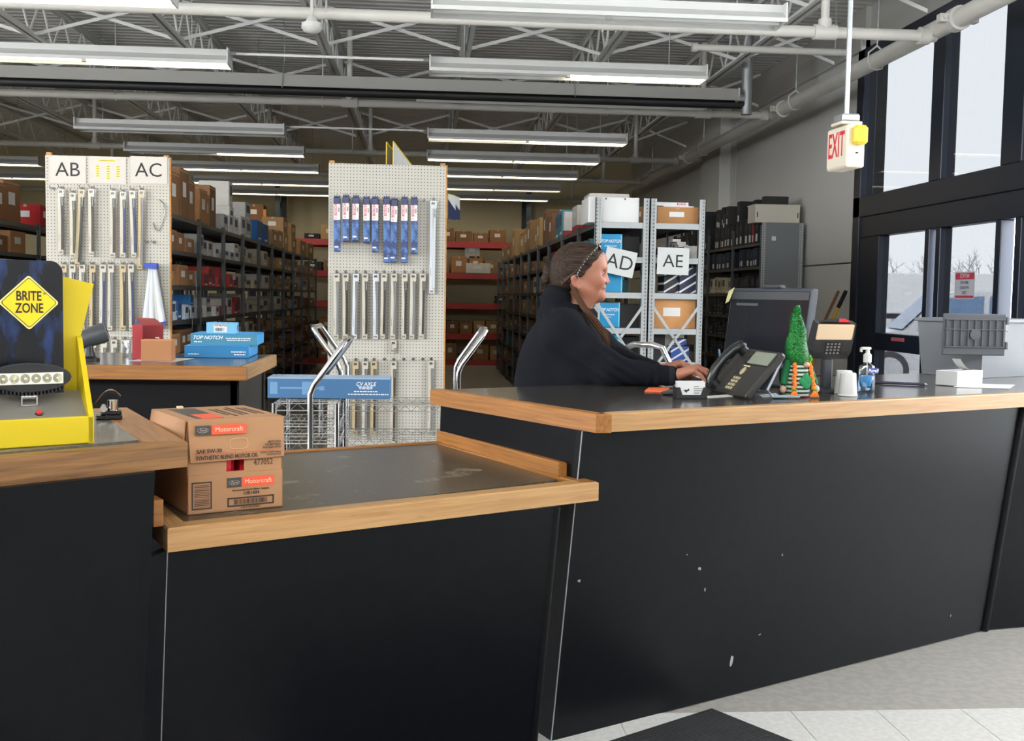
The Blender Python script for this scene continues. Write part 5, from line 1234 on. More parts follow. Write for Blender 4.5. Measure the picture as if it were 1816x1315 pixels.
tg = B().box(-0.001, 0.001, -0.035, 0.035, -0.11, 0.0).mesh('shelf_tag', M_tag)
acs = bpy.data.objects['steel_shelving']
for (px, py) in ((347, 500), (340, 560), (482, 472), (523, 480), (520, 512), (486, 548), (508, 548)):
    q = PX(px, py, -2.02); o = link('shelf_tag', tg, acs, (-2.015, q.y, q.z), (random.uniform(-0.5, 0.5), 0, 0.2))
# ---- far aisle rack beside the AB board (faces +x)
RL = 'far AB aisle rack'
for lev in range(0, 4):
    for bay in range(0, 2):
        fill(RL, -3.86, 1, YSH, lev, bay, BROWN if not (lev == 0 and bay == 1) else BROWN, 'carton', (0.3, 0.45), (0.28, 0.42) if lev == 0 else (0.14, 0.22), 0.4, 1.0, 11)
rp = PX(72, 405, -3.9); put_box('carton', -4.0, rp.y, LEV[0]+0.001, 0.3, 0.3, 0.22, srgb(170, 20, 30), 'bright red carton on the far aisle rack beside the AB board', None)
# ---- rack behind the AD sign (faces -x)
RD = 'AD rack'
lay = {0: [(PALE, 'band_box'), (TEALS, 'part_box'), (TEALS, 'part_box'), (BROWN, 'carton'), (TAN, 'carton'), (TAN, 'carton'), (TAN, 'carton'), (TAN, 'carton'), (TAN, 'carton'), (TAN, 'carton')],
       1: [(TEALS, 'part_box'), (TEALS, 'part_box'), (REDS, 'part_box'), (TAN, 'part_box'), (TAN, 'part_box'), (TAN, 'carton'), (BROWN, 'carton'), (BROWN, 'carton'), (TAN, 'carton'), (BROWN, 'carton')],
       2: [(TEALS, 'part_box'), (TAN, 'part_box'), (BROWN, 'carton'), (TAN, 'part_box'), (PALE, 'part_box'), (TAN, 'carton'), (BROWN, 'carton'), (TAN, 'carton'), (BROWN, 'carton'), (TAN, 'carton')]}
for l in (3, 4, 5, 6, 7): lay[l] = [[(TAN, 'part_box'), (BROWN, 'carton'), (TAN, 'carton'), (TEALS, 'part_box'), (BROWN, 'part_box'), (REDS, 'part_box')][(l*5+b_*7) % 6 if l > 4 else (l+b_) % 3] for b_ in range(10)]
for lev, row in lay.items():
    for bay, (pal, kind) in enumerate(row):
        if lev == 0 and bay < 2: continue
        fill(RD, XD0, -1, YSH, lev, bay, pal, kind, wf(bay), ((0.22, 0.45) if kind == 'carton' else (0.2, 0.3)) if lev == 0 else (0.1, 0.22), 0.36, 1.0, 5, skip=0.5 if bay == 0 and lev < 5 else 0, stack=0.0 if lev == 0 else 0.35)
for i, (px, w_, h_) in enumerate(((1035, 0.16, 0.30), (1015, 0.16, 0.26), (993, 0.2, 0.27))):
    q = PX(px, 405, XD0); put_box('band_box', XD0+0.2, q.y, LEV[0]+0.001, 0.36, 0.35, h_, PALE[2], 'white box with crimson base, %s from the end on top of the AD rack' % ORDB[i], 'crimson based boxes')
# ---- AD / AE end contents
def stand(kind, px0, px1, py0, py1, Y, d, col, label, zfloor, group=None, name=None):
    q0, q1 = PY(px0, py1, Y), PY(px1, py0, Y)
    o = put_box(kind, (q0.x+q1.x)/2, Y+d/2, zfloor+0.001, q1.x-q0.x, d, max(0.03, q1.z-zfloor), col, label, group)
    return o
Yc = YSH+0.03
wb = thing('white_carton', 'large plain white carton on top of the AD shelving', 'carton', (PY(1043, 392, Yc).x, Yc, LEV[0]+0.001))
ww_ = PY(1133, 392, Yc).x-PY(1043, 392, Yc).x; hh_ = PY(1080, 350, Yc).z-LEV[0]
B().cbox(0, ww_, 0, 0.4, 0, hh_, 0.003).build('body', M_paper, wb); B().box(-0.001, ww_+0.001, -0.001, 0.401, hh_-0.05, hh_-0.047).build('lid_seam', M_label, wb)
for x in (0.14, 0.30): B().box(x, x+0.012, -0.001, 0, hh_-0.02, hh_-0.005).build('tab_slot', M_slate, wb)
stand('carton', 1128, 1142, 367, 392, Yc+0.05, 0.4, BROWN[2], 'brown carton beside the white carton on the AD shelving', LEV[0])
stand('carton', 1164, 1240, 368, 394, Yc+0.02, 0.45, srgb(168, 120, 72), 'wide brown carton on top of the AE shelving', LEV[0])
zt_ = PY(1200, 368, Yc).z+0.004
bk_ = thing('catalogue', 'white catalogue with red lettering on the wide brown carton', 'book', (PY(1165, 368, Yc).x, Yc+0.02, zt_))
bkw = PY(1222, 368, Yc).x-PY(1165, 368, Yc).x
B().cbox(0, bkw, 0, 0.2, 0.008, 0.038, 0.002).build('pages', M_paper, bk_); B().box(0, bkw+0.002, 0, 0.202, 0.038, 0.042).build('cover', M_slate, bk_); B().box(0.06, bkw+0.045, 0, 0.202, 0.0, 0.008).build('loose_page', M_paper, bk_)
text('BOSCH', 0.024, M_bred, bk_, TR((bkw*0.78, -0.0008, 0.024)), bold=0.03)
# teal boxes with lettering
M_cy = mat('cyan_parts_print', srgb(0, 140, 190), 0.45)
def cyan_box(px0, px1, py0, lev, label, tx):
    Yq = Yc+0.05; z0 = zs_end[lev]; q0, q1 = PY(px0, py0, Yq), PY(px1, py0, Yq)
    t = thing('parts_box', label, 'box', (q0.x, Yq, z0+0.006)); w_ = q1.x-q0.x; h_ = q0.z-z0-0.01
    B().cbox(0, w_, 0, 0.4, 0, h_, 0.002).build('body', M_cy, t); B().box(w_, w_+0.012, 0.0, 0.4, 0, h_).build('side_panel', mat('cyan_pale', srgb(100, 190, 225), 0.45), t)
    if tx:
        text('TOP NOTCH', 0.036, wl, t, TR((w_*0.5, -0.001, h_-0.06)), bold=0.02, shear=0.3, sx=0.8)
        rule(t, w_*0.2, w_*0.8, h_-0.1, 0.007, wl); rule(t, w_*0.3, w_*0.65, h_-0.12, 0.005, wl)
cyan_box(1066, 1101, 414, 1, 'cyan parts box on the upper AD shelf behind the tilted sign', True)
cyan_box(1066, 1102, 462, 2, 'cyan parts box just below the tilted AD sign', False)
cyan_box(1062, 1097, 536, 3, 'cyan parts box with lettering behind the AD cross brace', True)
cyan_box(1060, 1100, 592, 4, 'cyan parts box lowest in the AD shelving end', False)
for i, (x0_, x1_, y0_, lv) in enumerate(((1106, 1135, 420, 1), (1108, 1135, 540, 3), (1112, 1135, 598, 4))):
    stand('dark_box', x0_, x1_, y0_, 0, Yc+0.1, 0.3, DARKS[i], 'black box %s in the AD shelving end' % ('high up', 'behind the brace', 'low down')[i], zs_end[lv])
# striped blue boxes
M_stripe = mat('navy_white_stripe', (0.03, 0.04, 0.1), 0.45); N, L, b_ = nodes_of(M_stripe)
tcs = N.new('ShaderNodeTexCoord'); sx_ = N.new('ShaderNodeSeparateXYZ'); L.new(tcs.outputs['Object'], sx_.inputs[0])
fr = math_node(N, L, 'FRACT', math_node(N, L, 'ADD', math_node(N, L, 'DIVIDE', math_node(N, L, 'SUBTRACT', sx_.outputs[2], math_node(N, L, 'MULTIPLY', sx_.outputs[0], 0.62)), 0.072), 20.0))
st_ = math_node(N, L, 'LESS_THAN', fr, 0.24); mx = N.new('ShaderNodeMix'); mx.data_type = 'RGBA'; L.new(st_, mx.inputs[0]); oi_ = N.new('ShaderNodeObjectInfo'); L.new(oi_.outputs['Color'], mx.inputs[6]); mx.inputs[7].default_value = (0.72, 0.72, 0.74, 1); L.new(mx.outputs[2], b_.inputs['Base Color'])
def stripe_box(px0, px1, py0, z0, label, col, Yq):
    q0, q1 = PY(px0, py0, Yq), PY(px1, py0, Yq); w_, h_ = q1.x-q0.x, q0.z-z0
    o = thing('striped_box', label, 'box', (q0.x, Yq, z0)); o.color = (*col, 1)
    c = B().cbox(0, w_, 0, 0.25, 0, h_-0.004, 0.002).build('body', M_stripe, o); c.color = (*col, 1)
    c2 = B().box(-0.001, w_+0.001, -0.001, 0.251, h_-0.004, h_).build('lid', M_slate, o)
nv, bl_ = srgb(26, 30, 62), srgb(34, 72, 150)
stripe_box(1206, 1238, 474, zs_end[2]+0.006, 'navy box with white diagonal stripes under the AE sign', nv, Yc+0.06)
stripe_box(1178, 1204, 486, zs_end[2]+0.006, 'black box with pale diagonal stripes under the AE sign', srgb(22, 20, 24), Yc+0.1)
stripe_box(1190, 1222, 614, zs_end[4]+0.006, 'bright blue striped box low behind the AE brace', bl_, Yc+0.06)
stripe_box(1202, 1218, 601, PY(1200, 614, Yc).z+0.008, 'small blue striped box on the bright blue one', bl_, Yc+0.08)
stand('carton', 1164, 1237, 531, 0, Yc+0.03, 0.4, srgb(196, 140, 86), 'wide tan carton behind the AE cross brace', zs_end[3])
stand('dark_box', 1166, 1180, 585, 0, Yc+0.1, 0.3, DARKS[1], 'black box low beside the AE post', zs_end[4])
stand('part_box', 1179, 1213, 587, 0, Yc+0.2, 0.25, PALE[2], 'white box low behind the AE brace', zs_end[4])
for i, (x0_, x1_, y0_, y1_) in enumerate(((1193, 1208, 424, 429), (1201, 1217, 429, 434), (1203, 1221, 434, 438))):
    q0, q1 = PY(x0_, y1_, Yc+0.12), PY(x1_, y0_, Yc+0.12)
    put_box('dark_box', (q0.x+q1.x)/2, Yc+0.2, q0.z, q1.x-q0.x, 0.15, q1.z-q0.z-0.002, PALE[2], 'thin white pack, %s in the pile behind the AE sign' % ('top', 'second', 'third')[i], 'thin packs behind AE')
q0 = PY(1180, 438, Yc+0.12); put_box('dark_box', q0.x+0.06, Yc+0.25, zs_end[1]+0.006, 0.2, 0.25, PY(1200, 438, Yc).z-zs_end[1]-0.008, DARKS[0], 'black box under the pile of thin packs behind the AE sign', None)
stand('dark_box', 1225, 1240, 437, 0, Yc+0.1, 0.2, PALE[1], 'pale box beside the AE sign on the second shelf', zs_end[1])
# ---- right wall shelving with dark boxes
XR = 3.95; YR0 = PX(1350, 430, XR).y; XRB = PX(1418, 395, XR).x
YR1 = YR0+0.02
LR = [PX(1350, 430, XR).z, PX(1350, 472, XR).z, 1.50, 1.22, 0.95, 0.68, 0.4]
t = shelving('dark steel shelving against the grey wall, filled with black boxes', XR, 4.43, YR0, 4, LR, 2.3)
B().box(XR, 4.43, -0.012, -0.006, 0, PX(1350, 395, XR).z).build('end_panel', M_endp, t, False, (0, YR0, 0))
for x in (XR, 4.40): B().box(x, x+0.05, -0.022, -0.012, 0, PX(1350, 395, XR).z).build('post', M_post, t, False, (0, YR0, 0))
B().box(XR+0.12, XR+0.17, -0.014, -0.0122, 2.12, 2.17).build('number_tag', M_label, t, False, (0, YR0, 0))
RR = 'grey wall shelving'
sv = LEV; LEV = LR
for lev in range(0, 6):
    for bay in range(0, 4):
        if bay > 1 and lev > 1: continue
        pal, kind = [(DARKS, 'dark_box'), (NAVY, 'dark_box'), (BEIGE if bay > 0 else DARKS, 'part_box'), (DARKS, 'part_box'), (DARKS, 'part_box'), (DARKS, 'part_box')][lev]
        hr = [(0.26, 0.32), (0.2, 0.24), (0.17, 0.22), (0.08, 0.12), (0.08, 0.12), (0.08, 0.12)][lev]
        fill(RR, XR, -1, YR0, lev, bay, pal, kind, (0.12, 0.17) if lev < 3 else (0.09, 0.13), hr, 0.36, 1.0, 9, stack=0.9)
LEV = sv
rq = PX(1368, 430, XR); put_box('dark_box', XR+0.2, YR0+0.42, LR[0]+0.002, 0.36, 0.06, 0.28, srgb(170, 30, 40), 'red box among the black boxes by the grey wall', None)
bq0, bq1 = PY(1338, 395, YR0+0.05), PY(1418, 365, YR0+0.05)
bx_ = thing('storage_carton', 'beige storage carton on top of the shelving by the grey wall', 'carton', (bq0.x, YR0+0.03, PX(1350, 395, XR).z+0.002))
bw_ = min(bq1.x, 4.47)-bq0.x; bh_ = bq1.z-bq0.z
M_bc = mat('beige_carton', srgb(196, 190, 176), 0.6)
B().cbox(0, bw_, 0, 0.3, 0, bh_, 0.004).build('body', M_bc, bx_); B().cbox(-0.006, bw_+0.004, -0.006, 0.306, bh_-0.012, bh_+0.004, 0.002).build('lid', M_bc, bx_)
for x in (0.02, bw_-0.03): B().box(x, x+0.012, -0.001, 0, 0.06, 0.12).build('hand_slot', M_ink, bx_)
# ---- pallet racking along the back wall
YRK = 22.5
M_beam = mat('red_rack_beam', srgb(176, 46, 40), 0.5); M_upr = mat('dark_teal_upright', srgb(34, 50, 60), 0.5)
rk = thing('pallet_rack', 'tall pallet racking with red beams against the cream end wall', 'rack', (0, YRK, 0))
RZ = [0.10, 0.64, 1.26, 1.87, 2.50]
for x in (-2.92, -0.4, 2.12):
    for y in (0.0, 1.0): B().box(x-0.05, x+0.05, y, y+0.08, 0, 3.58).build('upright', M_upr, rk)
    for k in range(6): B().cyl((x, 0.04, 0.2+0.55*k), (x, 1.04, 0.2+0.55*k+(0.5 if k % 2 else 0.0)), 0.02, n=6).build('frame_brace', M_upr, rk)
for z in RZ:
    for (xa_, xb_) in ((-2.87, -0.45), (-0.35, 2.07)):
        for y in (0, 1.0): B().box(xa_, xb_, y-0.02, y+0.03, z-0.12, z).build('beam', M_beam, rk)
        B().box(xa_, xb_, 0.0, 1.0, z-0.02, z).build('deck', mat('plywood_deck', srgb(150, 120, 80), 0.7), rk)
rnd = random.Random(4)
for li, z in enumerate(RZ):
    for (xa_, xb_) in ((-2.4, -1.85), (0.12, 1.55)):
        x = xa_
        while x < xb_:
            w_ = rnd.uniform(0.22, 0.42); h_ = rnd.uniform(0.18, 0.36)
            if not (li == 2 and rnd.random() < 0.5):
                dk_ = li in (2,) or rnd.random() < 0.2
                put_box('carton', x+w_/2, YRK+0.25, z+0.001, w_*0.95, 0.4, h_*(0.5 if dk_ else 1), (rnd.choice(DARKS) if dk_ else rnd.choice(BROWN+TAN)),
                        '%s carton, %s along the %s level of the end wall rack%s' % ('black' if dk_ else 'brown', ORDB[int((x-xa_)/0.2)], ['lowest', 'second', 'third', 'fourth', 'topmost'][li], ', AC aisle end' if xb_ < 0 else ', AD aisle end'), 'cartons on end wall rack level %d %s %s' % (li, xb_ < 0, dk_))
            x += w_+0.02
q = PY(838, 445, YRK); put_box('carton', q.x, YRK+0.1, RZ[3]+0.3, 0.3, 0.1, 0.34, PALE[0], 'white sheet carton on the end wall rack', None)
q = PY(848, 472, YRK); put_box('carton', q.x, YRK+0.05, RZ[3]+0.002, 0.5, 0.2, 0.2, PALE[2], 'low white carton on the end wall rack', None)
# higher storage level over the AC aisle end
hl = thing('storage_shelf', 'wooden storage shelf high on the end wall beyond the AC aisle', 'shelf', (-4.0, YRK, 2.78))
B().box(-0.9, 0.9, 0, 0.6, 0, 0.04).build('board', M_pegply, hl)
for x in (-0.85, 0.0, 0.8): B().box(x, x+0.06, 0, 0.06, -2.78, 0.28).build('post', mat('orange_post', srgb(190, 120, 50), 0.5), hl)
for i in range(4): put_box('carton', -4.65+0.42*i, YRK+0.25, 2.822, 0.38, 0.4, 0.3+0.04*(i % 2), BROWN[i], 'brown carton, %s along the high wooden storage shelf' % ORDB[i], 'cartons on the high shelf')
# ================================================================== THINGS ON THE TALL COUNTER
def frame_from(P, Q):
    d = V2(Q)-V2(P); return math.atan2(d.y, d.x), d.length
# ---- monitor
TRc, TLc = PY(1442, 510, 4.2), PY(1297, 512, 4.66)
ra, mwid = frame_from(TLc, TRc); mcx, mcy = (TRc.x+TLc.x)/2, (TRc.y+TLc.y)/2; mtop = (TRc.z+TLc.z)/2
MH = 0.325; tl_ = -0.13
mn = thing('monitor', 'black computer monitor turned towards the clerk', 'monitor', (mcx, mcy, mtop), ra); mn.rotation_euler = (tl_, 0, ra)
M_scr = mat('dark_screen', (0.012, 0.013, 0.017), 0.16, emit=(0.05, 0.06, 0.09), estr=0.02, spec=0.3); M_bez = mat('monitor_bezel', srgb(52, 56, 66), 0.35)
B().cbox(-mwid/2, mwid/2, 0, 0.035, -MH, 0, 0.006).build('case', M_bez, mn)
B().box(-mwid/2+0.012, mwid/2-0.012, -0.001, 0.0, -MH+0.02, -0.014).build('screen', M_scr, mn)
B().box(-mwid/2+0.014, mwid/2-0.014, -0.0016, -0.001, -0.048, -0.016).build('title_bar', mat('screen_bar', (0.03, 0.032, 0.034), 0.3, emit=(0.1, 0.11, 0.12), estr=0.3), mn)
B().box(-mwid/2+0.05, -mwid/2+0.19, -0.0016, -0.001, -0.075, -0.064).build('screen_text_line', mat('screen_grey', (0.05, 0.05, 0.05), 0.3, emit=(0.12, 0.12, 0.12), estr=0.3), mn)
B().cbox(-0.06, 0.06, 0.002, 0.03, 0, 0.014, 0.003).build('webcam_bar', M_dark, mn)
st = thing('monitor_stand', 'black stand under the computer monitor', 'stand', (mcx+0.05*math.cos(ra+math.pi/2), mcy+0.05*math.sin(ra+math.pi/2), ZU), ra)
B().cbox(-0.12, 0.12, -0.09, 0.09, 0, 0.012, 0.003).build('foot', M_black, st)
B().cbox(-0.03, 0.03, 0.035, 0.065, 0.012, mtop-ZU-0.12, 0.004).build('column', M_black, st)
M_note = mat('yellow_note', srgb(206, 200, 150), 0.6)
nt_ = thing('sticky_note', 'yellow sticky notes on the upper corner of the monitor', 'note', TLc+Vector((-0.004, -0.02, -0.01)), ra)
B().add([(-0.035, -0.004, -0.055), (-0.0, -0.012, -0.045), (0.028, -0.006, 0.015), (-0.015, -0.003, 0.0), (-0.035, -0.005, -0.055), (0.0, -0.013, -0.045), (0.028, -0.007, 0.015), (-0.015, -0.004, 0.0)], [(0, 1, 2, 3), (7, 6, 5, 4), (0, 4, 5, 1), (1, 5, 6, 2)]).build('sheet', M_note, nt_)
B().add([(-0.03, -0.012, -0.008), (0.025, -0.01, 0.012), (0.0, -0.006, 0.004), (-0.026, -0.002, -0.001)], [(0, 1, 2, 3), (3, 2, 1, 0)]).build('sheet', mat('cream_note', srgb(222, 222, 200), 0.6), nt_)
# ---- desk phone
P1 = PZ(1320, 703, ZU+0.012); P2 = PZ(1254, 688, ZU+0.012); pr, pw = frame_from(P2, P1)
xn = np.array([math.cos(pr), math.sin(pr), 0.0]); d = ray(1387, 624); e = np.array([0, 0, EYE]); tt = np.dot(np.array(P1)-e, xn)/np.dot(d, xn); hit = e+d*tt
yv = np.array([-math.sin(pr), math.cos(pr), 0.0]); dyv = float(np.dot(hit-np.array(P1), yv)); dzv = float(hit[2]-P1.z)
slope = math.atan2(dzv, dyv); plen = math.hypot(dyv, dzv)
ph = thing('desk_phone', 'black desk phone with corded handset facing the clerk', 'telephone', (P2.x, P2.y, ZU), pr)
M_ph = mat('phone_black', srgb(44, 42, 40), 0.42); M_phd = mat('handset_black', srgb(26, 27, 28), 0.3); M_key = mat('phone_key', srgb(158, 148, 112), 0.5); M_psil = mat('phone_silver', srgb(150, 158, 170), 0.35, 0.3)
TP = Matrix.Translation((0, 0, 0.012)) @ Matrix.Rotation(slope, 4, 'X')
B().cbox(0, pw, 0, plen, -0.028, 0, 0.008, T=TP).build('body', M_ph, ph)
kx0 = pw*0.42
lcd = B().box(kx0+0.012, pw-0.016, plen*0.66, plen*0.93, 0, 0.003, T=TP).build('display', mat('phone_lcd', srgb(128, 134, 118), 0.25), ph)
B().box(kx0+0.004, pw-0.008, plen*0.64, plen*0.95, -0.001, 0.0015, T=TP).build('display_bezel', M_phd, ph)
B().cbox(kx0+0.008, kx0+0.062, plen*0.585, plen*0.61, 0, 0.004, 0.001, T=TP).build('message_bar', mat('phone_bar', srgb(206, 196, 150), 0.4), ph)
B().lathe([(0.0155, 0), (0.0155, 0.003), (0.012, 0.005)], 20, (kx0+0.034, plen*0.49, 0), T=TP, sy=1.15).build('navigation_pad', M_key, ph, True)
km = B().lathe([(0.0062, 0), (0.0062, 0.003), (0.005, 0.0042)], 12, sx=1.15).mesh('key', M_key, True)
for r_ in range(4):
    for c_ in range(3):
        o = link('key', km, ph); o.matrix_local = TP @ Matrix.Translation((kx0+0.012+c_*0.021, plen*(0.10+0.075*(3-r_)), 0.0))
sk = B().cbox(-0.004, 0.004, -0.0025, 0.0025, 0, 0.003, 0.0008).mesh('side_key', M_phd)
for k in range(5):
    for xx in (kx0-0.002, pw-0.006):
        o = link('side_key', sk, ph); o.matrix_local = TP @ Matrix.Translation((xx, plen*(0.67+0.055*k), 0.0))
for k in range(4):
    o = link('speaker_slot', B().box(0, 0.022, 0, 0.003, 0, 0.001).mesh('speaker_slot', M_black), ph); o.matrix_local = TP @ Matrix.Translation((pw*0.36, plen*(0.35+0.05*k), 0.0))
hx = pw*0.17
hpts = [TP @ Vector(p) for p in ((hx, plen*0.02, 0.016), (hx, plen*0.10, 0.03), (hx, plen*0.3, 0.046), (hx, plen*0.55, 0.048), (hx, plen*0.78, 0.042), (hx, plen*0.93, 0.026), (hx, plen*0.985, 0.014))]
hs = B().tube(hpts, [0.014, 0.021, 0.018, 0.017, 0.018, 0.022, 0.014], n=12).build('handset', M_phd, ph, True)
for a in (0.09, 0.90): B().cyl(TP @ Vector((hx, plen*a, 0.0)), TP @ Vector((hx, plen*a, 0.032)), 0.022, 0.019, n=14).build('ear_cup', M_phd, hs, True)
leg_ = [(0.55*plen, -0.03), (0.98*plen, -0.03)]
lp1 = TP @ Vector((pw, plen*0.97, -0.028)); lp2 = Vector((pw, lp1.y-0.055, 0.03)); lp3 = Vector((pw, lp1.y-0.035, 0.004)); lp4 = Vector((pw, lp1.y+0.07, 0.004))
for xx in (0.03, pw-0.03):
    B().tube([(xx, lp1.y, lp1.z), (xx, lp2.y, lp2.z), (xx, lp3.y, lp3.z+0.004), (xx, lp4.y, 0.006)], 0.006, n=8).build('stand_leg', M_psil, ph, True)
B().loft([(0.03, lp2.y, lp2.z-0.003), (pw-0.03, lp2.y, lp2.z-0.003), (pw-0.03, lp2.y+0.004, lp2.z+0.003), (0.03, lp2.y+0.004, lp2.z+0.003)], [(0.03, lp1.y-0.003, lp1.z), (pw-0.03, lp1.y-0.003, lp1.z), (pw-0.03, lp1.y+0.003, lp1.z), (0.03, lp1.y+0.003, lp1.z)]).build('stand_plate', M_psil, ph)
cc = [Vector((0.02+0.007*math.cos(t*2.2), -0.02-0.004*t, 0.010+0.007*math.sin(t*2.2))) for t in [k*0.35 for k in range(60)]]
B().tube(cc, 0.0022, n=5).build('coiled_cord', M_phd, ph, True)
# ---- gnome
gp = PZ(1411, 701, ZU+0.006)
M_gg = mat('green_tinsel', srgb(6, 112, 34), 0.3, noise=0.75, nscale=160, bump=1.0, bscale=260)
M_felt = mat('green_felt', srgb(12, 104, 58), 0.8); M_gor = mat('orange_yarn', srgb(240, 126, 34), 0.75, bump=0.6, bscale=300); M_nose = mat('gnome_skin', srgb(196, 160, 134), 0.7)
gn = thing('gnome_figure', 'gnome doll with tall green tinsel hat and orange braids on the counter', 'doll', (gp.x, gp.y, ZU+0.006), math.radians(12))
gs = gp.y/1957.0        # metres per pixel there
prof = [(24, 0), (26.5, 4), (26, 20), (23, 40), (19, 62), (13, 72), (5, 76)]
M_gstr = mat('striped_cloth', srgb(30, 64, 50), 0.8); N, L, b_ = nodes_of(M_gstr)
tcs = N.new('ShaderNodeTexCoord'); sx_ = N.new('ShaderNodeSeparateXYZ'); L.new(tcs.outputs['Object'], sx_.inputs[0])
fr = math_node(N, L, 'FRACT', math_node(N, L, 'DIVIDE', sx_.outputs[2], 0.0148)); k_ = math_node(N, L, 'LESS_THAN', fr, 0.5)
mx = N.new('ShaderNodeMix'); mx.data_type = 'RGBA'; L.new(k_, mx.inputs[0]); mx.inputs[6].default_value = (*srgb(26, 60, 46), 1); mx.inputs[7].default_value = (*srgb(200, 208, 196), 1); L.new(mx.outputs[2], b_.inputs['Base Color'])
B().lathe([(r*gs*0.92, z*gs) for r, z in prof], 26).build('body', M_gstr, gn, True)
b = B(); rnd = random.Random(2); hp_ = [(21.5, 58), (22.5, 63), (22, 76), (19.5, 98), (16, 118), (12, 136), (8, 148), (5.5, 158), (2.5, 164)]
b.lathe([(r*gs*0.93, z*gs) for r, z in hp_], 26, (0.0, 0, 0))
b.v = [(x-0.0045*((z/gs-60)/100 if z > 60*gs else 0)+0.004*math.sin(z*60), y, z) for x, y, z in b.v]
hat = b.build('hat', M_gg, gn, True)
tb_m = B().add([(-0.0022, 0, 0), (0.0022, 0, 0), (0.0005, -0.004, 0.005)], [(0, 1, 2), (2, 1, 0)])
M_gg2 = mat('bright_tinsel', srgb(40, 190, 80), 0.2)
b = B()
for k in range(2600):
    z = rnd.uniform(60, 160); a = rnd.uniform(0, 6.283)
    r = np.interp(z, [q[1] for q in hp_], [q[0] for q in hp_])*gs*0.93; dx = -0.0045*((z-60)/100)+0.004*math.sin(z*gs*60)
    c = Vector((r*math.cos(a)+dx, r*math.sin(a), z*gs)); u = Vector((-math.sin(a), math.cos(a), 0)); o_ = Vector((math.cos(a), math.sin(a), rnd.uniform(-0.6, 0.6)))
    b.add([c-u*0.0024, c+u*0.0024, c+o_*rnd.uniform(0.004, 0.009)], [(0, 1, 2)], rnd.choice((0, 0, 1, 2)))
ti = b.build('tinsel', [M_gg, M_gg2, mat('dark_tinsel', srgb(4, 70, 24), 0.3)], hat); ti['kind'] = 'stuff'
B().ball((0.014, -0.044, 57*gs), (0.0115, 0.011, 0.010), 10).build('nose', M_nose, gn, True)
for s_, x0 in ((-1, -0.030), (1, 0.032)):
    b = B()
    for k in range(9):
        z = (57-5.2*k)*gs; b.ball((x0+s_*0.0012*k+0.003*(1 if k % 2 else -1)*0.6, -0.038-0.0020*k, z), (0.0082, 0.0075, 0.0078), 7)
    bd = b.build('braid', M_gor, gn, True)
    b = B(); zb_ = (57-5.2*9)*gs
    for k in range(9):
        a = -1.2+2.4*k/8; b.tube([(x0+s_*0.011, -0.055, zb_+0.004), (x0+s_*0.011+0.010*math.sin(a), -0.058-0.004*math.cos(a), zb_-0.008), (x0+s_*0.011+0.017*math.sin(a), -0.055-0.004*math.cos(a), zb_-0.022)], 0.0028, n=5)
    b.build('braid_tail', M_gor, bd, True)
    B().tube([(x0+s_*0.011+0.0085*math.cos(t), -0.055+0.0085*math.sin(t), zb_+0.004) for t in [k*math.pi/5 for k in range(11)]], 0.003, n=5).build('braid_tie', mat('lime_felt', srgb(90, 160, 40), 0.8), bd, True)
for s_ in (-1, 1):
    B().tube([(s_*0.033, 0.0, 62*gs), (s_*0.052, -0.010, 42*gs), (s_*0.066, -0.022, 20*gs)], [0.013, 0.014, 0.012], n=10).build('arm', M_felt, gn, True)
    B().ball((s_*0.068, -0.026, 12*gs), (0.012, 0.012, 0.014), 8).build('hand', M_nose if s_ < 0 else mat('cream_felt', srgb(206, 196, 176), 0.8), gn, True)
cl = B()
for dx, dz in ((-0.013, 0.009), (0.013, 0.009), (0.0, 0.022), (0.0, -0.004)):
    cl.lathe([(0.0145, 0), (0.0145, 0.003), (0.011, 0.0045)], 14, T=TR((0.010+dx, -0.0505+0.12*dz, 0.045+dz), rx=math.pi/2-0.12))
cl.build('clover_patch', mat('clover_green', srgb(8, 128, 70), 0.7), gn, True)
fl_ = B()
for k in range(5):
    a = k*1.2566; fl_.ball((0.036+0.008*math.cos(a), -0.026, 66*gs+0.01*math.sin(a)), (0.006, 0.004, 0.0065), 6)
fl_.build('hat_flower', MATS['lime_felt'], hat, True)
cs = thing('coaster_strip', 'flat green, yellow and red strip under the gnome doll', 'coaster', PZ(1391, 706, ZU), math.radians(26))
for i, c_ in enumerate((srgb(14, 92, 50), srgb(186, 152, 40), srgb(178, 52, 62))): B().cbox(i*0.055-0.03, i*0.055+0.024, 0, 0.03, 0, 0.006, 0.001).build('segment', mat('strip_%d' % i, c_, 0.5), cs)
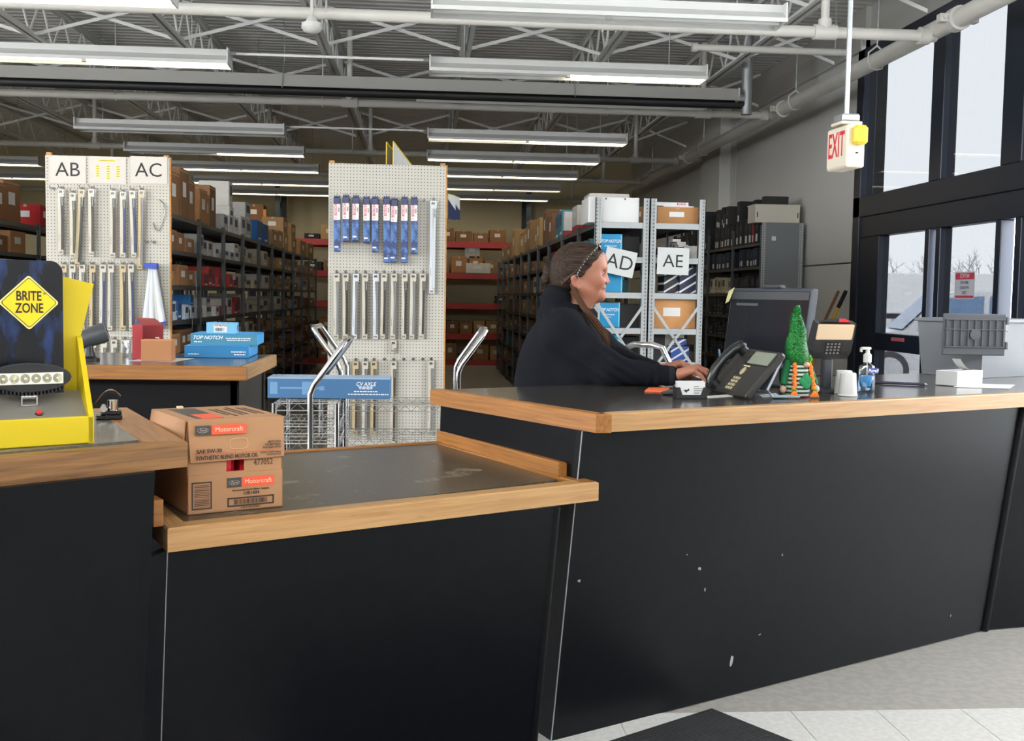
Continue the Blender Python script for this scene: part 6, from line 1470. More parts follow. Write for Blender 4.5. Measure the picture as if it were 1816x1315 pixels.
# ---- card reader on a pole
rp_ = PZ(1464, 696, ZU); rd = thing('card_reader', 'card payment terminal on a black pole stand', 'card reader', (rp_.x, rp_.y, ZU), math.radians(8)); rs_ = rp_.y/1957.0
B().lathe([(0.055, 0), (0.055, 0.006), (0.045, 0.012), (0.03, 0.016)], 24, sx=1.0, sy=0.8).build('base', M_dark, rd, True)
B().cbox(-0.019, 0.019, -0.016, 0.016, 0.012, 62*rs_, 0.005).build('pole', mat('pole_grey', srgb(58, 60, 66), 0.4), rd)
TRD = TR((0.006, -0.01, 62*rs_), rx=0.32)
wv = 38*rs_; hv = 68*rs_
B().loft([(-wv*0.86, -0.005, 0), (wv*0.86, -0.005, 0), (wv*0.82, 0.035, 0.004), (-wv*0.82, 0.035, 0.004)], [(-wv, -0.008, 0.03), (wv, -0.008, 0.03), (wv, 0.05, 0.03), (-wv, 0.05, 0.03)], T=TRD).loft([(-wv, -0.008, 0.03), (wv, -0.008, 0.03), (wv, 0.05, 0.03), (-wv, 0.05, 0.03)], [(-wv, -0.006, hv), (wv, -0.006, hv), (wv, 0.035, hv), (-wv, 0.035, hv)], T=TRD).build('housing', mat('reader_black', srgb(40, 39, 41), 0.4), rd)
B().cbox(-wv*0.98, wv*0.9, -0.010, -0.005, hv*0.56, hv*0.99, 0.004, T=TRD).build('screen', mat('reader_screen_reflection', srgb(216, 190, 158), 0.12, emit=srgb(216, 180, 140), estr=0.10), rd)  # cream reflection painted into the screen colour, with a faint added glow
B().box(-wv*0.42, wv*0.5, -0.0095, -0.006, 0.018, hv*0.5, T=TRD).build('keypad_well', M_black, rd)
kk = B().cbox(-0.0045, 0.0045, -0.003, 0, -0.0035, 0.0035, 0.001).mesh('key', mat('reader_key', srgb(120, 116, 112), 0.5))
for r_ in range(4):
    for c_ in range(4):
        o = link('key', kk, rd); o.matrix_local = TRD @ Matrix.Translation((-wv*0.30+c_*0.0155, -0.0095, 0.026+r_*0.0125))
kn = thing('utility_knife', 'black and red utility knife lying on the card terminal', 'knife', TRD and (Matrix.Translation(rd.location) @ Matrix.Rotation(rd.rotation_euler.z, 4, 'Z') @ TRD) @ Vector((0, 0.012, hv+0.001)), math.radians(8))
B().prism([(-0.065, 0), (0.01, 0), (0.012, 0.014), (-0.02, 0.012)], -0.008, 0.008, 'xz').build('blade_end', M_black, kn); B().prism([(0.01, 0), (0.06, 0), (0.04, 0.012), (0.012, 0.014)], -0.009, 0.009, 'xz').build('grip', mat('knife_red', srgb(205, 36, 44), 0.4), kn)
# ---- white cups
for (px, py, l_) in ((1503, 702, 'white paper cup turned over, in front of the card terminal'), (1496, 698, 'second white paper cup just behind the front one')):
    q = PZ(px, py, ZU); s_ = q.y/1957.0
    t = thing('paper_cup', l_, 'cup', q)
    B().lathe([(16.5*s_, 0), (17*s_, 2*s_), (14*s_, 41*s_), (12.5*s_, 42*s_)], 24).build('cup_wall', M_paper, t, True); B().lathe([(17.5*s_, 0), (17.8*s_, 1.5*s_), (16.8*s_, 3*s_)], 24).build('rim', M_paper, t, True)
# ---- hand sanitiser
q = PZ(1536, 695, ZU); s_ = q.y/1957.0
sn_ = thing('sanitiser_bottle', 'clear pump bottle of blue hand sanitiser', 'bottle', q, math.radians(10))
M_bot = clear_mat('clear_bottle', (0.88, 0.92, 0.95), 0.12, 0.08)
M_gel = clear_mat('gel_clear', (0.75, 0.86, 0.93), 0.05, 0.1); M_gelb = mat('gel_blue', srgb(60, 170, 226), 0.2)
B().lathe([(15.5*s_, 0), (17*s_, 2*s_), (17*s_, 40*s_), (14.5*s_, 48*s_), (7*s_, 52*s_), (6.5*s_, 58*s_)], 24, sy=0.62).build('bottle', M_bot, sn_, True)
B().lathe([(15*s_, 1.5*s_), (16*s_, 3*s_), (16*s_, 30*s_), (15.5*s_, 31*s_)], 24, sy=0.58).build('gel', M_gel, sn_, True)
B().lathe([(3*s_, 8*s_), (9*s_, 10*s_), (13*s_, 20*s_), (15*s_, 29*s_), (10*s_, 30*s_)], 20, (-1.0*s_, 0, 0), sy=0.55, sx=0.95).build('blue_gel', M_gelb, sn_, True)
lb = B().box(-4*s_, 15*s_, -11.6*s_, -11*s_, 34*s_, 44*s_).build('label', mat('purple_label', srgb(66, 76, 160), 0.4), sn_)
text('Purell', 9*s_, wl, sn_, TR((5.5*s_, -11.9*s_, 39*s_)), shear=0.2, bold=0.02)
pmp = B().lathe([(7.5*s_, 54*s_), (7.5*s_, 68*s_), (4*s_, 71*s_), (3.5*s_, 78*s_)], 16)
pmp.cbox(-14*s_, 6*s_, -4*s_, 4*s_, 77*s_, 82*s_, 1.5*s_); pmp.box(-15*s_, -12*s_, -2*s_, 2*s_, 73*s_, 79*s_)
pmp.build('pump', M_white, sn_, True)
B().cyl((0, 0, 4*s_), (0, 0, 56*s_), 1.4*s_, n=6).build('dip_tube', M_paper, sn_, True)
# ---- memo cube, sheet, pen
q0, q1 = PZ(1697, 686, ZU), PZ(1742, 683, ZU); ra_, wq = frame_from(q0, q1); s_ = q0.y/1957.0
mc_ = thing('memo_cube', 'white memo cube with a curled slip sticking up', 'note', (q0.x, q0.y, ZU+0.0015), ra_)
B().cbox(0, wq, 0, wq*0.5, 0, 27*s_, 0.001).build('paper_block', M_paper, mc_)
pts = [(wq*(0.9-0.55*t), wq*0.25, 27*s_+22*s_*t**2.2) for t in [k/8 for k in range(9)]]
b = B()
for (x0, y0, z0), (x1, y1, z1) in zip(pts[:-1], pts[1:]): b.add([(x0, y0-0.02, z0), (x1, y1-0.02, z1), (x1, y1+0.02, z1), (x0, y0+0.02, z0), (x0, y0-0.02, z0-0.0006), (x1, y1-0.02, z1-0.0006), (x1, y1+0.02, z1-0.0006), (x0, y0+0.02, z0-0.0006)], [(0, 1, 2, 3), (7, 6, 5, 4)])
b.build('curled_slip', M_paper, mc_, True)
def flat_sheet(label, pxs, m=M_paper, name='paper_sheet', z=0.0008):
    ps = [PZ(x, y, ZU) for x, y in pxs]; c = sum(ps, Vector())/len(ps)
    t = thing(name, label, 'paper', (c.x, c.y, ZU)); B().prism([(p.x-c.x, p.y-c.y) for p in ps], 0, z).build('sheet', m, t)
flat_sheet('white sheet of paper under the memo cube', [(1690, 687), (1790, 690), (1800, 683), (1700, 680)])
flat_sheet('white slip of paper beside the phone base', [(1255, 707), (1300, 704), (1296, 700), (1252, 703)])
flat_sheet('orange card lying beside the card holder', [(1143, 695), (1180, 696), (1188, 689), (1150, 689)], mat('orange_card', srgb(236, 104, 48), 0.5), 'orange_card', 0.003)
flat_sheet('pile of white paper behind the gnome doll', [(1352, 706), (1384, 703), (1376, 698), (1346, 701)])
pq0, pq1 = PZ(1548, 679, ZU+0.004), PZ(1640, 683, ZU+0.004)
pe = thing('pen', 'dark purple pen lying on the counter behind the sanitiser', 'pen', (pq0.x, pq0.y, ZU+0.006)); dv = pq1-pq0
B().cyl((0, 0, 0), (dv.x, dv.y, 0), 0.006, n=10).build('barrel', mat('pen_purple', srgb(54, 46, 74), 0.4), pe, True); B().cyl((dv.x, dv.y, 0), (dv.x*1.06, dv.y*1.06, 0), 0.006, 0.001, n=10).build('tip', M_steel, pe, True)
# ---- business cards
q0, q1 = PZ(1199, 708, ZU), PZ(1254, 708, ZU); ra_, wq = frame_from(q0, q1); s_ = q0.y/1957.0
bc = thing('card_holder', 'black desk holder of white business cards in front of the clerk', 'card holder', (q0.x, q0.y, ZU), ra_)
hb_ = 21*s_
B().prism([(0, 0), (wq, 0), (wq, hb_), (wq*0.88, hb_), (wq*0.8, hb_*0.35), (wq*0.2, hb_*0.35), (wq*0.12, hb_), (0, hb_)], 0, 0.003, 'xz').build('front', M_black, bc)
B().cbox(0, wq, 0, 0.04, 0, 0.005, 0.001).cbox(0, 0.003, 0, 0.04, 0, hb_, 0.001).cbox(wq-0.003, wq, 0, 0.04, 0, hb_, 0.001).cbox(0, wq, 0.037, 0.04, 0, hb_*1.1, 0.001).build('tray', M_black, bc)
for k in range(6): B().box(0.005, wq-0.006, 0.006+0.004*k, 0.0068+0.004*k, 0.006, 30*s_+0.0008*k).build('business_card', M_paper, bc)
b = B(); rnd = random.Random(1)
for k in range(4): b.box(wq*0.58, wq*(0.72+0.16*rnd.random()), 0.0052, 0.006, (22-4*k)*s_, (23-4*k)*s_)
b.add([(wq*x, 0.0055, z*s_) for x, z in ((0.25, 14), (0.3, 17), (0.36, 16), (0.42, 19), (0.44, 15), (0.36, 13), (0.34, 10), (0.31, 13))], [tuple(range(8))])
b.build('card_print', M_ink, bc)
# mouse and keyboard by the clerk's hand
km_ = PZ(1222, 690, ZU)
ms = thing('computer_mouse', 'dark computer mouse under the clerk hand', 'mouse', (km_.x+0.02, km_.y+0.17, ZU), math.radians(-10))
B().lathe([(0.03, 0), (0.032, 0.006), (0.028, 0.022), (0.014, 0.032), (0.004, 0.034)], 20, sx=1.7).build('shell', M_dark, ms, True); B().box(0.005, 0.05, -0.0008, 0.0008, 0.018, 0.0285).build('button_seam', M_black, ms)
gl = thing('eyeglass_case', 'small dark case lying beside the business cards', 'case', PZ(1192, 700, ZU), math.radians(25))
B().lathe([(0.02, 0), (0.024, 0.005), (0.022, 0.012), (0.01, 0.018)], 16, sx=2.0).build('shell', mat('case_dark', (0.03, 0.032, 0.035), 0.3), gl, True)
pc = thing('pen_cup', 'dark pen cup with pens and slips behind the phone', 'pen cup', (PZ(1285, 672, ZU).x, PZ(1285, 672, ZU).y, ZU))
B().lathe([(0.035, 0), (0.036, 0.09), (0.033, 0.09), (0.032, 0.01)], 18).build('cup', M_dark, pc, True)
for i, (dx, m, l_) in enumerate(((-0.03, mat('pen_blue', srgb(90, 130, 170), 0.4), 0.13), (0.0, M_paper, 0.125), (0.02, mat('pen_pink', srgb(190, 150, 140), 0.5), 0.12))):
    B().cyl((dx*0.4, 0, 0.02), (dx, 0.005*i, l_), 0.0045, n=8).build('pen', m, pc, True)
# ---- grey tote with hanging lid
q = PZ(1742, 672, ZU); s_ = q.y/1957.0
M_tote = mat('grey_tote', srgb(104, 107, 111), 0.5, bump=0.1, bscale=120); M_toted = mat('tote_lid', srgb(78, 80, 84), 0.55)
tt_ = thing('storage_tote', 'grey plastic tote with its ribbed lid flap hanging open', 'tote', (q.x, q.y, ZU), math.radians(30))
TW, TD, TH = 0.62, 0.36, 118*s_*0.97
def rect(x0, x1, y0, y1, z): return [(x0, y0, z), (x1, y0, z), (x1, y1, z), (x0, y1, z)]
b = B(); b.loft(rect(0.02, TW-0.02, 0.02, TD-0.02, 0), rect(0.0, TW, 0.0, TD, TH-0.03)); b.build('body', M_tote, tt_)
B().cbox(-0.014, TW+0.014, -0.014, TD+0.014, TH-0.03, TH-0.012, 0.004).build('rim', M_tote, tt_)
for x in (0.05, 0.12, TW-0.12): B().cbox(x, x+0.03, -0.03, -0.012, TH-0.07, TH-0.012, 0.004).build('lid_latch', M_tote, tt_)
A0, A1 = PY(1674, 556, q.y-0.05), PY(1786, 556, q.y-0.05); A2 = PY(1674, 630, q.y-0.05)
lid_ = thing('tote_lid', 'ribbed dark grey lid flap hanging off the grey tote', 'lid', (A0.x, A0.y, A2.z), math.atan2(A1.y-A0.y, A1.x-A0.x))
lw_, lh_ = A1.x-A0.x, A0.z-A2.z
B().cbox(0, lw_, 0, 0.012, 0, lh_, 0.004).build('panel', M_toted, lid_)
for k in range(9): B().cbox(0.012+k*(lw_-0.03)/8, 0.018+k*(lw_-0.03)/8, -0.008, 0.0, lh_*0.22, lh_*0.86, 0.002).build('rib', M_toted, lid_)
for z in (0.2, 0.62, 0.86): B().cbox(0.006, lw_-0.006, -0.008, 0, lh_*z-0.003, lh_*z+0.003, 0.001).build('rib', M_toted, lid_)
B().lathe([(0.026, 0), (0.026, 0.009), (0.02, 0.0095)], 22, (0, 0, 0), T=TR((lw_*0.5, 0.0, lh_*0.5), rx=math.pi/2)).build('moulded_ring', M_toted, lid_, True)
for z in (0.15, 0.75): B().cbox(lw_, lw_+0.012, -0.004, 0.016, lh_*z, lh_*(z+0.18), 0.002).build('hinge_lug', M_tote, lid_)
del lid_['label']; del lid_['category']; lid_.name = 'lid'
M_inv = (Matrix.Translation(tt_.location) @ Matrix.Rotation(tt_.rotation_euler.z, 4, 'Z')).inverted() @ (Matrix.Translation(lid_.location) @ Matrix.Rotation(lid_.rotation_euler.z, 4, 'Z'))
lid_kids = list(lid_.children)
for c in lid_kids:
    c.parent = tt_; c.matrix_local = M_inv; c.name = {'panel': 'lid_panel', 'rib': 'lid_rib'}.get(c.name.split('.')[0], c.name)
bpy.data.objects.remove(lid_)
# ================================================================== BY THE GREY WALL
def pole(label, name, pa, pb, X, r, m, tip=None):
    a, b_2 = PX(pa[0], pa[1], X), PX(pb[0], pb[1], X); end = Vector((4.1-a.x, 0.95, 0.03-a.z)); d_ = end.normalized()
    t = thing(name, label, 'tool', (a.x, a.y, a.z))
    B().cyl((0, 0, 0), end, r, n=10).build('handle', m, t, True)
    if tip: B().cyl(Vector((0, 0, 0))-d_*0.002, d_*0.2, r*1.25, n=10).build('grip', tip, t, True)
    B().cbox(end.x-0.14, end.x+0.05, end.y-0.05, end.y+0.05, end.z-0.025, end.z+0.06, 0.01).build('head', M_dark, t)
pole('brown wooden broom handle leaning on the grey wall', 'broom', (1487, 517), (1466, 562), 4.40, 0.016, mat('broom_wood', srgb(124, 84, 56), 0.5))
pole('yellow handled broom with black grip leaning on the grey wall', 'broom', (1500, 517), (1479, 562), 4.40, 0.017, mat('broom_yellow', srgb(206, 156, 34), 0.4), M_black)
kp = PX(1520, 520, XW); kt = thing('alarm_keypad', 'white alarm keypad on the wall beside the door jamb', 'keypad', (XW, kp.y+0.05, kp.z))
B().cbox(-0.035, 0, -0.07, 0.07, -0.075, 0.075, 0.005).build('case', M_white, kt); B().box(-0.037, -0.035, -0.04, 0.02, 0.035, 0.055).build('display', mat('keypad_blue', srgb(40, 50, 110), 0.3), kt)
kb_ = B().cbox(-0.039, -0.035, -0.009, 0.009, -0.006, 0.006, 0.001).mesh('key', mat('keypad_key', srgb(170, 168, 164), 0.5))
for r_ in range(4):
    for c_ in range(3): link('key', kb_, kt, (0, -0.035+c_*0.028, 0.015-r_*0.02))
tb2 = PX(1472, 640, 4.2)
wb_ = thing('waste_bin', 'black waste bin standing against the grey wall', 'bin', (4.2, tb2.y, 0))
B().lathe([(0.14, 0), (0.17, 0.6), (0.18, 0.6), (0.18, 0.63), (0.165, 0.63), (0.155, 0.05)], 20).build('bin_wall', M_black, wb_, True); B().lathe([(0.178, 0.6), (0.185, 0.61), (0.185, 0.64), (0.17, 0.645)], 20).build('bin_rim', M_dark, wb_, True)
# ================================================================== HANDLE CART BEHIND THE CLERK
h0, h1, h2 = PY(1131, 622, 5.6), PY(1168, 613, 5.6), PY(1196, 665, 5.6)
hc = thing('platform_cart', 'platform cart with chrome loop handle behind the clerk', 'cart', (h1.x, 5.6, 0))
x0_ = h0.x-h1.x-0.02; x1_ = h2.x-h1.x
B().tube([(x0_+0.10, 0.25, 0.25), (x0_+0.10, 0.25, h2.z), (x0_+0.0, 0.2, h0.z-0.02), (x0_+0.005, 0.19, h0.z+0.01), (x0_+0.03, 0.15, h0.z+0.025), (-0.02, 0.02, h1.z), (0.02, 0.0, h1.z-0.012), (x1_, 0.0, h2.z), (x1_+0.03, 0.0, h2.z-0.1), (x1_+0.03, 0.0, 0.25)], 0.0165, n=12).build('handle', M_chrome, hc, True)
B().cbox(x0_-0.1, x1_+0.5, -0.15, 0.45, 0.2, 0.25, 0.01).build('deck', M_dark, hc)
for x in (x0_, x1_+0.4):
    for y in (-0.08, 0.38): B().cyl((x, y-0.015, 0.08), (x, y+0.015, 0.08), 0.08, n=16).build('wheel', M_black, hc, True)
B().cbox(x0_+0.12, x1_+0.2, 0.02, 0.4, 0.25, 0.9, 0.01).build('tote_stack', M_dark, hc)
stripe_box(1158, 1190, 650, 0.902, 'blue striped box on the cart behind the clerk', srgb(28, 36, 84), 5.75)
# ================================================================== THE CLERK
OY = 4.63
def sd_ell(P, c, r):
    x, y, z = (P[0]-c[0])/r[0], (P[1]-c[1])/r[1], (P[2]-c[2])/r[2]
    k0 = np.sqrt(x*x+y*y+z*z)+1e-9; k1 = np.sqrt((x/r[0])**2+(y/r[1])**2+(z/r[2])**2)+1e-9
    return k0*(k0-1)/k1
def sd_cone(P, a, b, ra, rb):
    a = np.array(a, np.float32); b = np.array(b, np.float32); ab = b-a; L2 = float(ab@ab)
    t = ((P[0]-a[0])*ab[0]+(P[1]-a[1])*ab[1]+(P[2]-a[2])*ab[2])/L2; t = np.clip(t, 0, 1)
    d = np.sqrt((P[0]-a[0]-t*ab[0])**2+(P[1]-a[1]-t*ab[1])**2+(P[2]-a[2]-t*ab[2])**2)
    return d-(ra+(rb-ra)*t)
def smin(a, b, k):
    h = np.maximum(k-np.abs(a-b), 0)/k; return np.minimum(a, b)-h*h*k*0.25
def smax(a, b, k): return -smin(-a, -b, k)
def zr(p):
    if p[0] == 'e': return p[1][2]-p[2][2], p[1][2]+p[2][2]
    return min(p[1][2]-p[3], p[2][2]-p[4]), max(p[1][2]+p[3], p[2][2]+p[4])
def E(c, r, k=0.02, op='u'): return ('e', c, r, k, op)
def C(a, b, ra, rb, k=0.02, op='u'): return ('c', a, b, ra, rb, k, op)
def field(prims, X, Y, Z, slab=16, extra=None):
    F = np.full((len(X), len(Y), len(Z)), 1.0, np.float32)
    for k0 in range(0, len(Z), slab):
        zz = Z[k0:k0+slab]; P = np.meshgrid(X, Y, zz, indexing='ij'); P = [p.astype(np.float32) for p in P]; f = F[:, :, k0:k0+slab].copy()
        for p in prims:
            lo, hi = zr(p)
            if hi+0.06 < zz[0] or lo-0.06 > zz[-1]: continue
            d = sd_ell(P, p[1], p[2]) if p[0] == 'e' else sd_cone(P, p[1], p[2], p[3], p[4])
            k, op = p[-2], p[-1]
            f = smin(f, d, k) if op == 'u' else smax(f, -d, k)
        if extra: f = extra(f, P)
        F[:, :, k0:k0+slab] = f
    return F
def surface_nets(F, X, Y, Z):
    S = F < 0; nx, ny, nz = F.shape
    cnt = np.zeros((nx-1, ny-1, nz-1), np.int8)
    for i in (0, 1):
        for j in (0, 1):
            for k in (0, 1): cnt += S[i:nx-1+i, j:ny-1+j, k:nz-1+k]
    act = np.argwhere((cnt > 0) & (cnt < 8)); idx = -np.ones(cnt.shape, np.int64); idx[act[:, 0], act[:, 1], act[:, 2]] = np.arange(len(act))
    pos = np.zeros((len(act), 3)); num = np.zeros(len(act)); A = [X, Y, Z]
    for ax in range(3):
        o = [a for a in range(3) if a != ax]
        for u in (0, 1):
            for v in (0, 1):
                c0 = act.copy(); c0[:, o[0]] += u; c0[:, o[1]] += v; c1 = c0.copy(); c1[:, ax] += 1
                f0 = F[c0[:, 0], c0[:, 1], c0[:, 2]]; f1 = F[c1[:, 0], c1[:, 1], c1[:, 2]]; m = (f0 < 0) != (f1 < 0)
                t = np.where(m, f0/np.where(m, f0-f1, 1), 0); q = np.stack([A[a][c0[:, a]] for a in range(3)], 1).astype(float)
                q[:, ax] += t*(A[ax][c1[:, ax]]-A[ax][c0[:, ax]]); pos[m] += q[m]; num[m] += 1
    pos /= num[:, None]; quads = []
    for ax in range(3):
        o = [(ax+1) % 3, (ax+2) % 3]
        s0 = np.take(S, range(S.shape[ax]-1), ax); s1 = np.take(S, range(1, S.shape[ax]), ax); e = np.argwhere(s0 != s1)
        e = e[(e[:, o[0]] > 0) & (e[:, o[1]] > 0) & (e[:, o[0]] < F.shape[o[0]]-1) & (e[:, o[1]] < F.shape[o[1]]-1)]
        inside = s0[e[:, 0], e[:, 1], e[:, 2]]
        def cell(du, dv):
            c = e.copy(); c[:, o[0]] -= du; c[:, o[1]] -= dv; return idx[c[:, 0], c[:, 1], c[:, 2]]
        q = np.stack([cell(1, 1), cell(0, 1), cell(0, 0), cell(1, 0)], 1); q[~inside] = q[~inside][:, ::-1]; quads.append(q)
    return pos, np.concatenate(quads)
def sdf_mesh(name, prims, X, Y, Z, m, parent, extra=None, relax=0):
    F = field(prims, X, Y, Z, extra=extra); v, q = surface_nets(F, X, Y, Z)
    q = q[(q >= 0).all(1)]
    for _ in range(relax):
        acc = np.zeros_like(v); n = np.zeros(len(v))
        for a, b_ in ((0, 1), (1, 2), (2, 3), (3, 0)):
            np.add.at(acc, q[:, a], v[q[:, b_]]); np.add.at(n, q[:, a], 1); np.add.at(acc, q[:, b_], v[q[:, a]]); np.add.at(n, q[:, b_], 1)
        v = 0.5*v+0.5*acc/np.maximum(n, 1)[:, None]
    me = bpy.data.meshes.new(name); me.from_pydata(v.tolist(), [], q.tolist()); me.materials.append(m)
    me.polygons.foreach_set('use_smooth', [True]*len(q)); me.update()
    return link(name, me, parent), v
def axis_pts(segs):
    out = [segs[0][0]]
    for a, b_, h in segs:
        n = max(1, int(round((b_-a)/h))); out += [a+(b_-a)*(i+1)/n for i in range(n)]
    return np.array(out, np.float32)
Oc = PY(1040, 600, OY)
cl_ = thing('person', 'person in a dark navy hooded sweatshirt with tied-back long hair working at the counter', 'person', (Oc.x, Oc.y, 0), math.radians(-8.5))
# --- skin colour, lips and cheeks a little redder (attribute)
M_skin = mat('skin', srgb(164, 108, 84), 0.5, noise=0.10, nscale=40, bump=0.22, bscale=150, stretch=(1.6, 1.6, 0.7)); N, L, b_ = nodes_of(M_skin)
at_ = N.new('ShaderNodeAttribute'); at_.attribute_name = 'blush'; mx = N.new('ShaderNodeMix'); mx.data_type = 'RGBA'; L.new(at_.outputs['Fac'], mx.inputs[0])
L.new(b_.inputs['Base Color'].links[0].from_socket, mx.inputs[6]); mx.inputs[7].default_value = (*srgb(158, 78, 70), 1); L.new(mx.outputs[2], b_.inputs['Base Color'])
b_.inputs['Subsurface Weight'].default_value = 0.12; b_.inputs['Subsurface Radius'].default_value = (0.012, 0.004, 0.002)
head = [E((-0.035, 0, 1.555), (0.098, 0.074, 0.090), 0.02), E((0.012, 0, 1.492), (0.060, 0.060, 0.088), 0.05), E((0.020, 0, 1.575), (0.053, 0.060, 0.050), 0.04),
        C((0.046, -0.012, 1.428), (-0.035, -0.052, 1.462), 0.021, 0.020, 0.03), C((0.046, 0.012, 1.428), (-0.035, 0.052, 1.462), 0.021, 0.020, 0.03),
        C((0.062, -0.028, 1.540), (0.062, 0.028, 1.540), 0.011, 0.011, 0.022), E((0.040, -0.036, 1.490), (0.026, 0.022, 0.026), 0.03), E((0.040, 0.036, 1.490), (0.026, 0.022, 0.026), 0.03),
        E((0.076, -0.034, 1.519), (0.019, 0.019, 0.0135), 0.016, 's'), E((0.076, 0.034, 1.519), (0.019, 0.019, 0.0135), 0.016, 's'),
        C((0.066, 0, 1.524), (0.083, 0, 1.4885), 0.0075, 0.0105, 0.016), E((0.073, -0.0115, 1.4815), (0.0105, 0.0075, 0.0075), 0.008), E((0.073, 0.0115, 1.4815), (0.0105, 0.0075, 0.0075), 0.008),
        C((0.0625, -0.014, 1.4625), (0.0625, 0.014, 1.4625), 0.0105, 0.0105, 0.014), E((0.0705, 0, 1.4605), (0.0075, 0.018, 0.0055), 0.006), E((0.0685, 0, 1.4475), (0.0075, 0.017, 0.0058), 0.006),
        C((0.081, -0.019, 1.4540), (0.081, 0.019, 1.4540), 0.0058, 0.0058, 0.006, 's'), C((0.068, -0.024, 1.4530), (0.060, -0.032, 1.4470), 0.004, 0.003, 0.006, 's'), C((0.075, -0.020, 1.478), (0.062, -0.034, 1.452), 0.0032, 0.0028, 0.008, 's'),
        C((0.060, -0.034, 1.452), (0.050, -0.042, 1.425), 0.0026, 0.002, 0.008, 's'),
        E((0.056, 0, 1.4245), (0.019, 0.020, 0.0175), 0.02), C((-0.022, 0, 1.44), (-0.070, 0, 1.29), 0.054, 0.066, 0.03),
        C((0.012, -0.02, 1.41), (-0.035, -0.03, 1.32), 0.016, 0.014, 0.03), C((0.012, 0.02, 1.41), (-0.035, 0.03, 1.32), 0.016, 0.014, 0.03)]
for s_ in (-1, 1):
    head += [E((-0.050, s_*0.072, 1.484), (0.019, 0.013, 0.031), 0.008), E((-0.055, s_*0.078, 1.499), (0.017, 0.010, 0.017), 0.006), E((-0.044, s_*0.086, 1.487), (0.009, 0.008, 0.017), 0.006, 's'), E((-0.038, s_*0.073, 1.459), (0.009, 0.008, 0.010), 0.006)]
def hand(wx, wy, wz, s_):
    """relaxed hand over a mouse, pointing +x; s_=+1: thumb on the +y side"""
    w = (wx, wy, wz); out = []
    fing = [(0.085, 0.030, 0.034, 0.118, 0.030, 0.020, 0.146, 0.030, -0.014, 0.0092), (0.092, 0.009, 0.038, 0.130, 0.008, 0.023, 0.158, 0.007, -0.014, 0.0096),
            (0.086, -0.012, 0.034, 0.122, -0.014, 0.018, 0.148, -0.015, -0.016, 0.0090), (0.074, -0.032, 0.024, 0.102, -0.036, 0.008, 0.122, -0.038, -0.018, 0.0082)]
    for (kx, ky, kz, mx_, my, mz, tx, ty, tz, r) in fing:
        k_ = (wx+kx, wy+s_*ky, wz+kz); m_ = (wx+mx_, wy+s_*my, wz+mz); t_ = (wx+tx, wy+s_*ty, wz+tz)
        out += [C((wx+0.01, wy+s_*ky*0.45, wz+0.004), k_, 0.017, 0.0125, 0.016), C(k_, m_, r*1.08, r, 0.005), C(m_, t_, r, r*0.82, 0.004)]
    out += [C((wx+0.028, wy+s_*0.018, wz), (wx+0.062, wy+s_*0.046, wz-0.004), 0.015, 0.0115, 0.012), C((wx+0.062, wy+s_*0.046, wz-0.004), (wx+0.098, wy+s_*0.050, wz-0.016), 0.0105, 0.0085, 0.006)]
    return out
WR = (0.352, -0.25, 1.112); WL = (0.31, 0.06, 1.112)
limbs = [E((-0.13, 0, 0.97), (0.11, 0.14, 0.13), 0.05), E((-0.115, 0, 1.10), (0.10, 0.13, 0.17), 0.05), E((-0.08, 0, 1.24), (0.10, 0.15, 0.12), 0.05)]
for s_, Wp, el in ((-1, WR, (0.095, -0.238, 1.125)), (1, WL, (0.14, 0.20, 1.135))):
    limbs += [C((-0.08, s_*0.15, 1.28), el, 0.05, 0.04, 0.03), C(el, Wp, 0.04, 0.0235, 0.02), C((-0.14, s_*0.085, 0.93), (-0.10, s_*0.095, 0.50), 0.085, 0.055, 0.04), C((-0.10, s_*0.095, 0.50), (-0.14, s_*0.10, 0.09), 0.052, 0.036, 0.02),
              C((-0.15, s_*0.10, 0.05), (0.04, s_*0.11, 0.035), 0.038, 0.026, 0.02)]
hands = hand(*WR, 1)+hand(*WL, -1)
def hand_fix(f, P): return f
Xa = axis_pts([(-0.26, -0.16, 0.02), (-0.16, -0.07, 0.006), (-0.07, 0.105, 0.0028), (0.105, 0.33, 0.012), (0.33, 0.53, 0.0036)])
Ya = axis_pts([(-0.34, -0.30, 0.012), (-0.30, -0.19, 0.0036), (-0.19, -0.10, 0.009), (-0.10, 0.045, 0.0029), (0.045, 0.12, 0.006), (0.12, 0.30, 0.015)])
Za = axis_pts([(0.0, 1.06, 0.02), (1.06, 1.17, 0.0036), (1.17, 1.38, 0.012), (1.38, 1.66, 0.0028)])
bodyo, bv = sdf_mesh('body', head+limbs+hands, Xa, Ya, Za, M_skin, cl_)
x_, y_, z_ = bv[:, 0], bv[:, 1], bv[:, 2]
def blob(c, r, p=1.0): return np.exp(-(((x_-c[0])/r[0])**2+((y_-c[1])/r[1])**2+((z_-c[2])/r[2])**2))*p
blush = blob((0.076, 0, 1.4545), (0.010, 0.020, 0.009), 0.75)+blob((0.082, 0, 1.487), (0.014, 0.018, 0.014), 0.4)+blob((0.045, -0.05, 1.488), (0.03, 0.03, 0.022), 0.35)+blob((-0.05, -0.085, 1.484), (0.02, 0.03, 0.03), 0.35)
for (kx, ky) in ((0.118, 0.03), (0.13, 0.008), (0.122, -0.014), (0.102, -0.036)): blush += blob((WR[0]+kx, WR[1]+ky, WR[2]+0.02), (0.014, 0.012, 0.014), 0.35)
a_ = bodyo.data.attributes.new('blush', 'FLOAT', 'POINT'); a_.data.foreach_set('value', np.clip(blush, 0, 1).astype(np.float32))
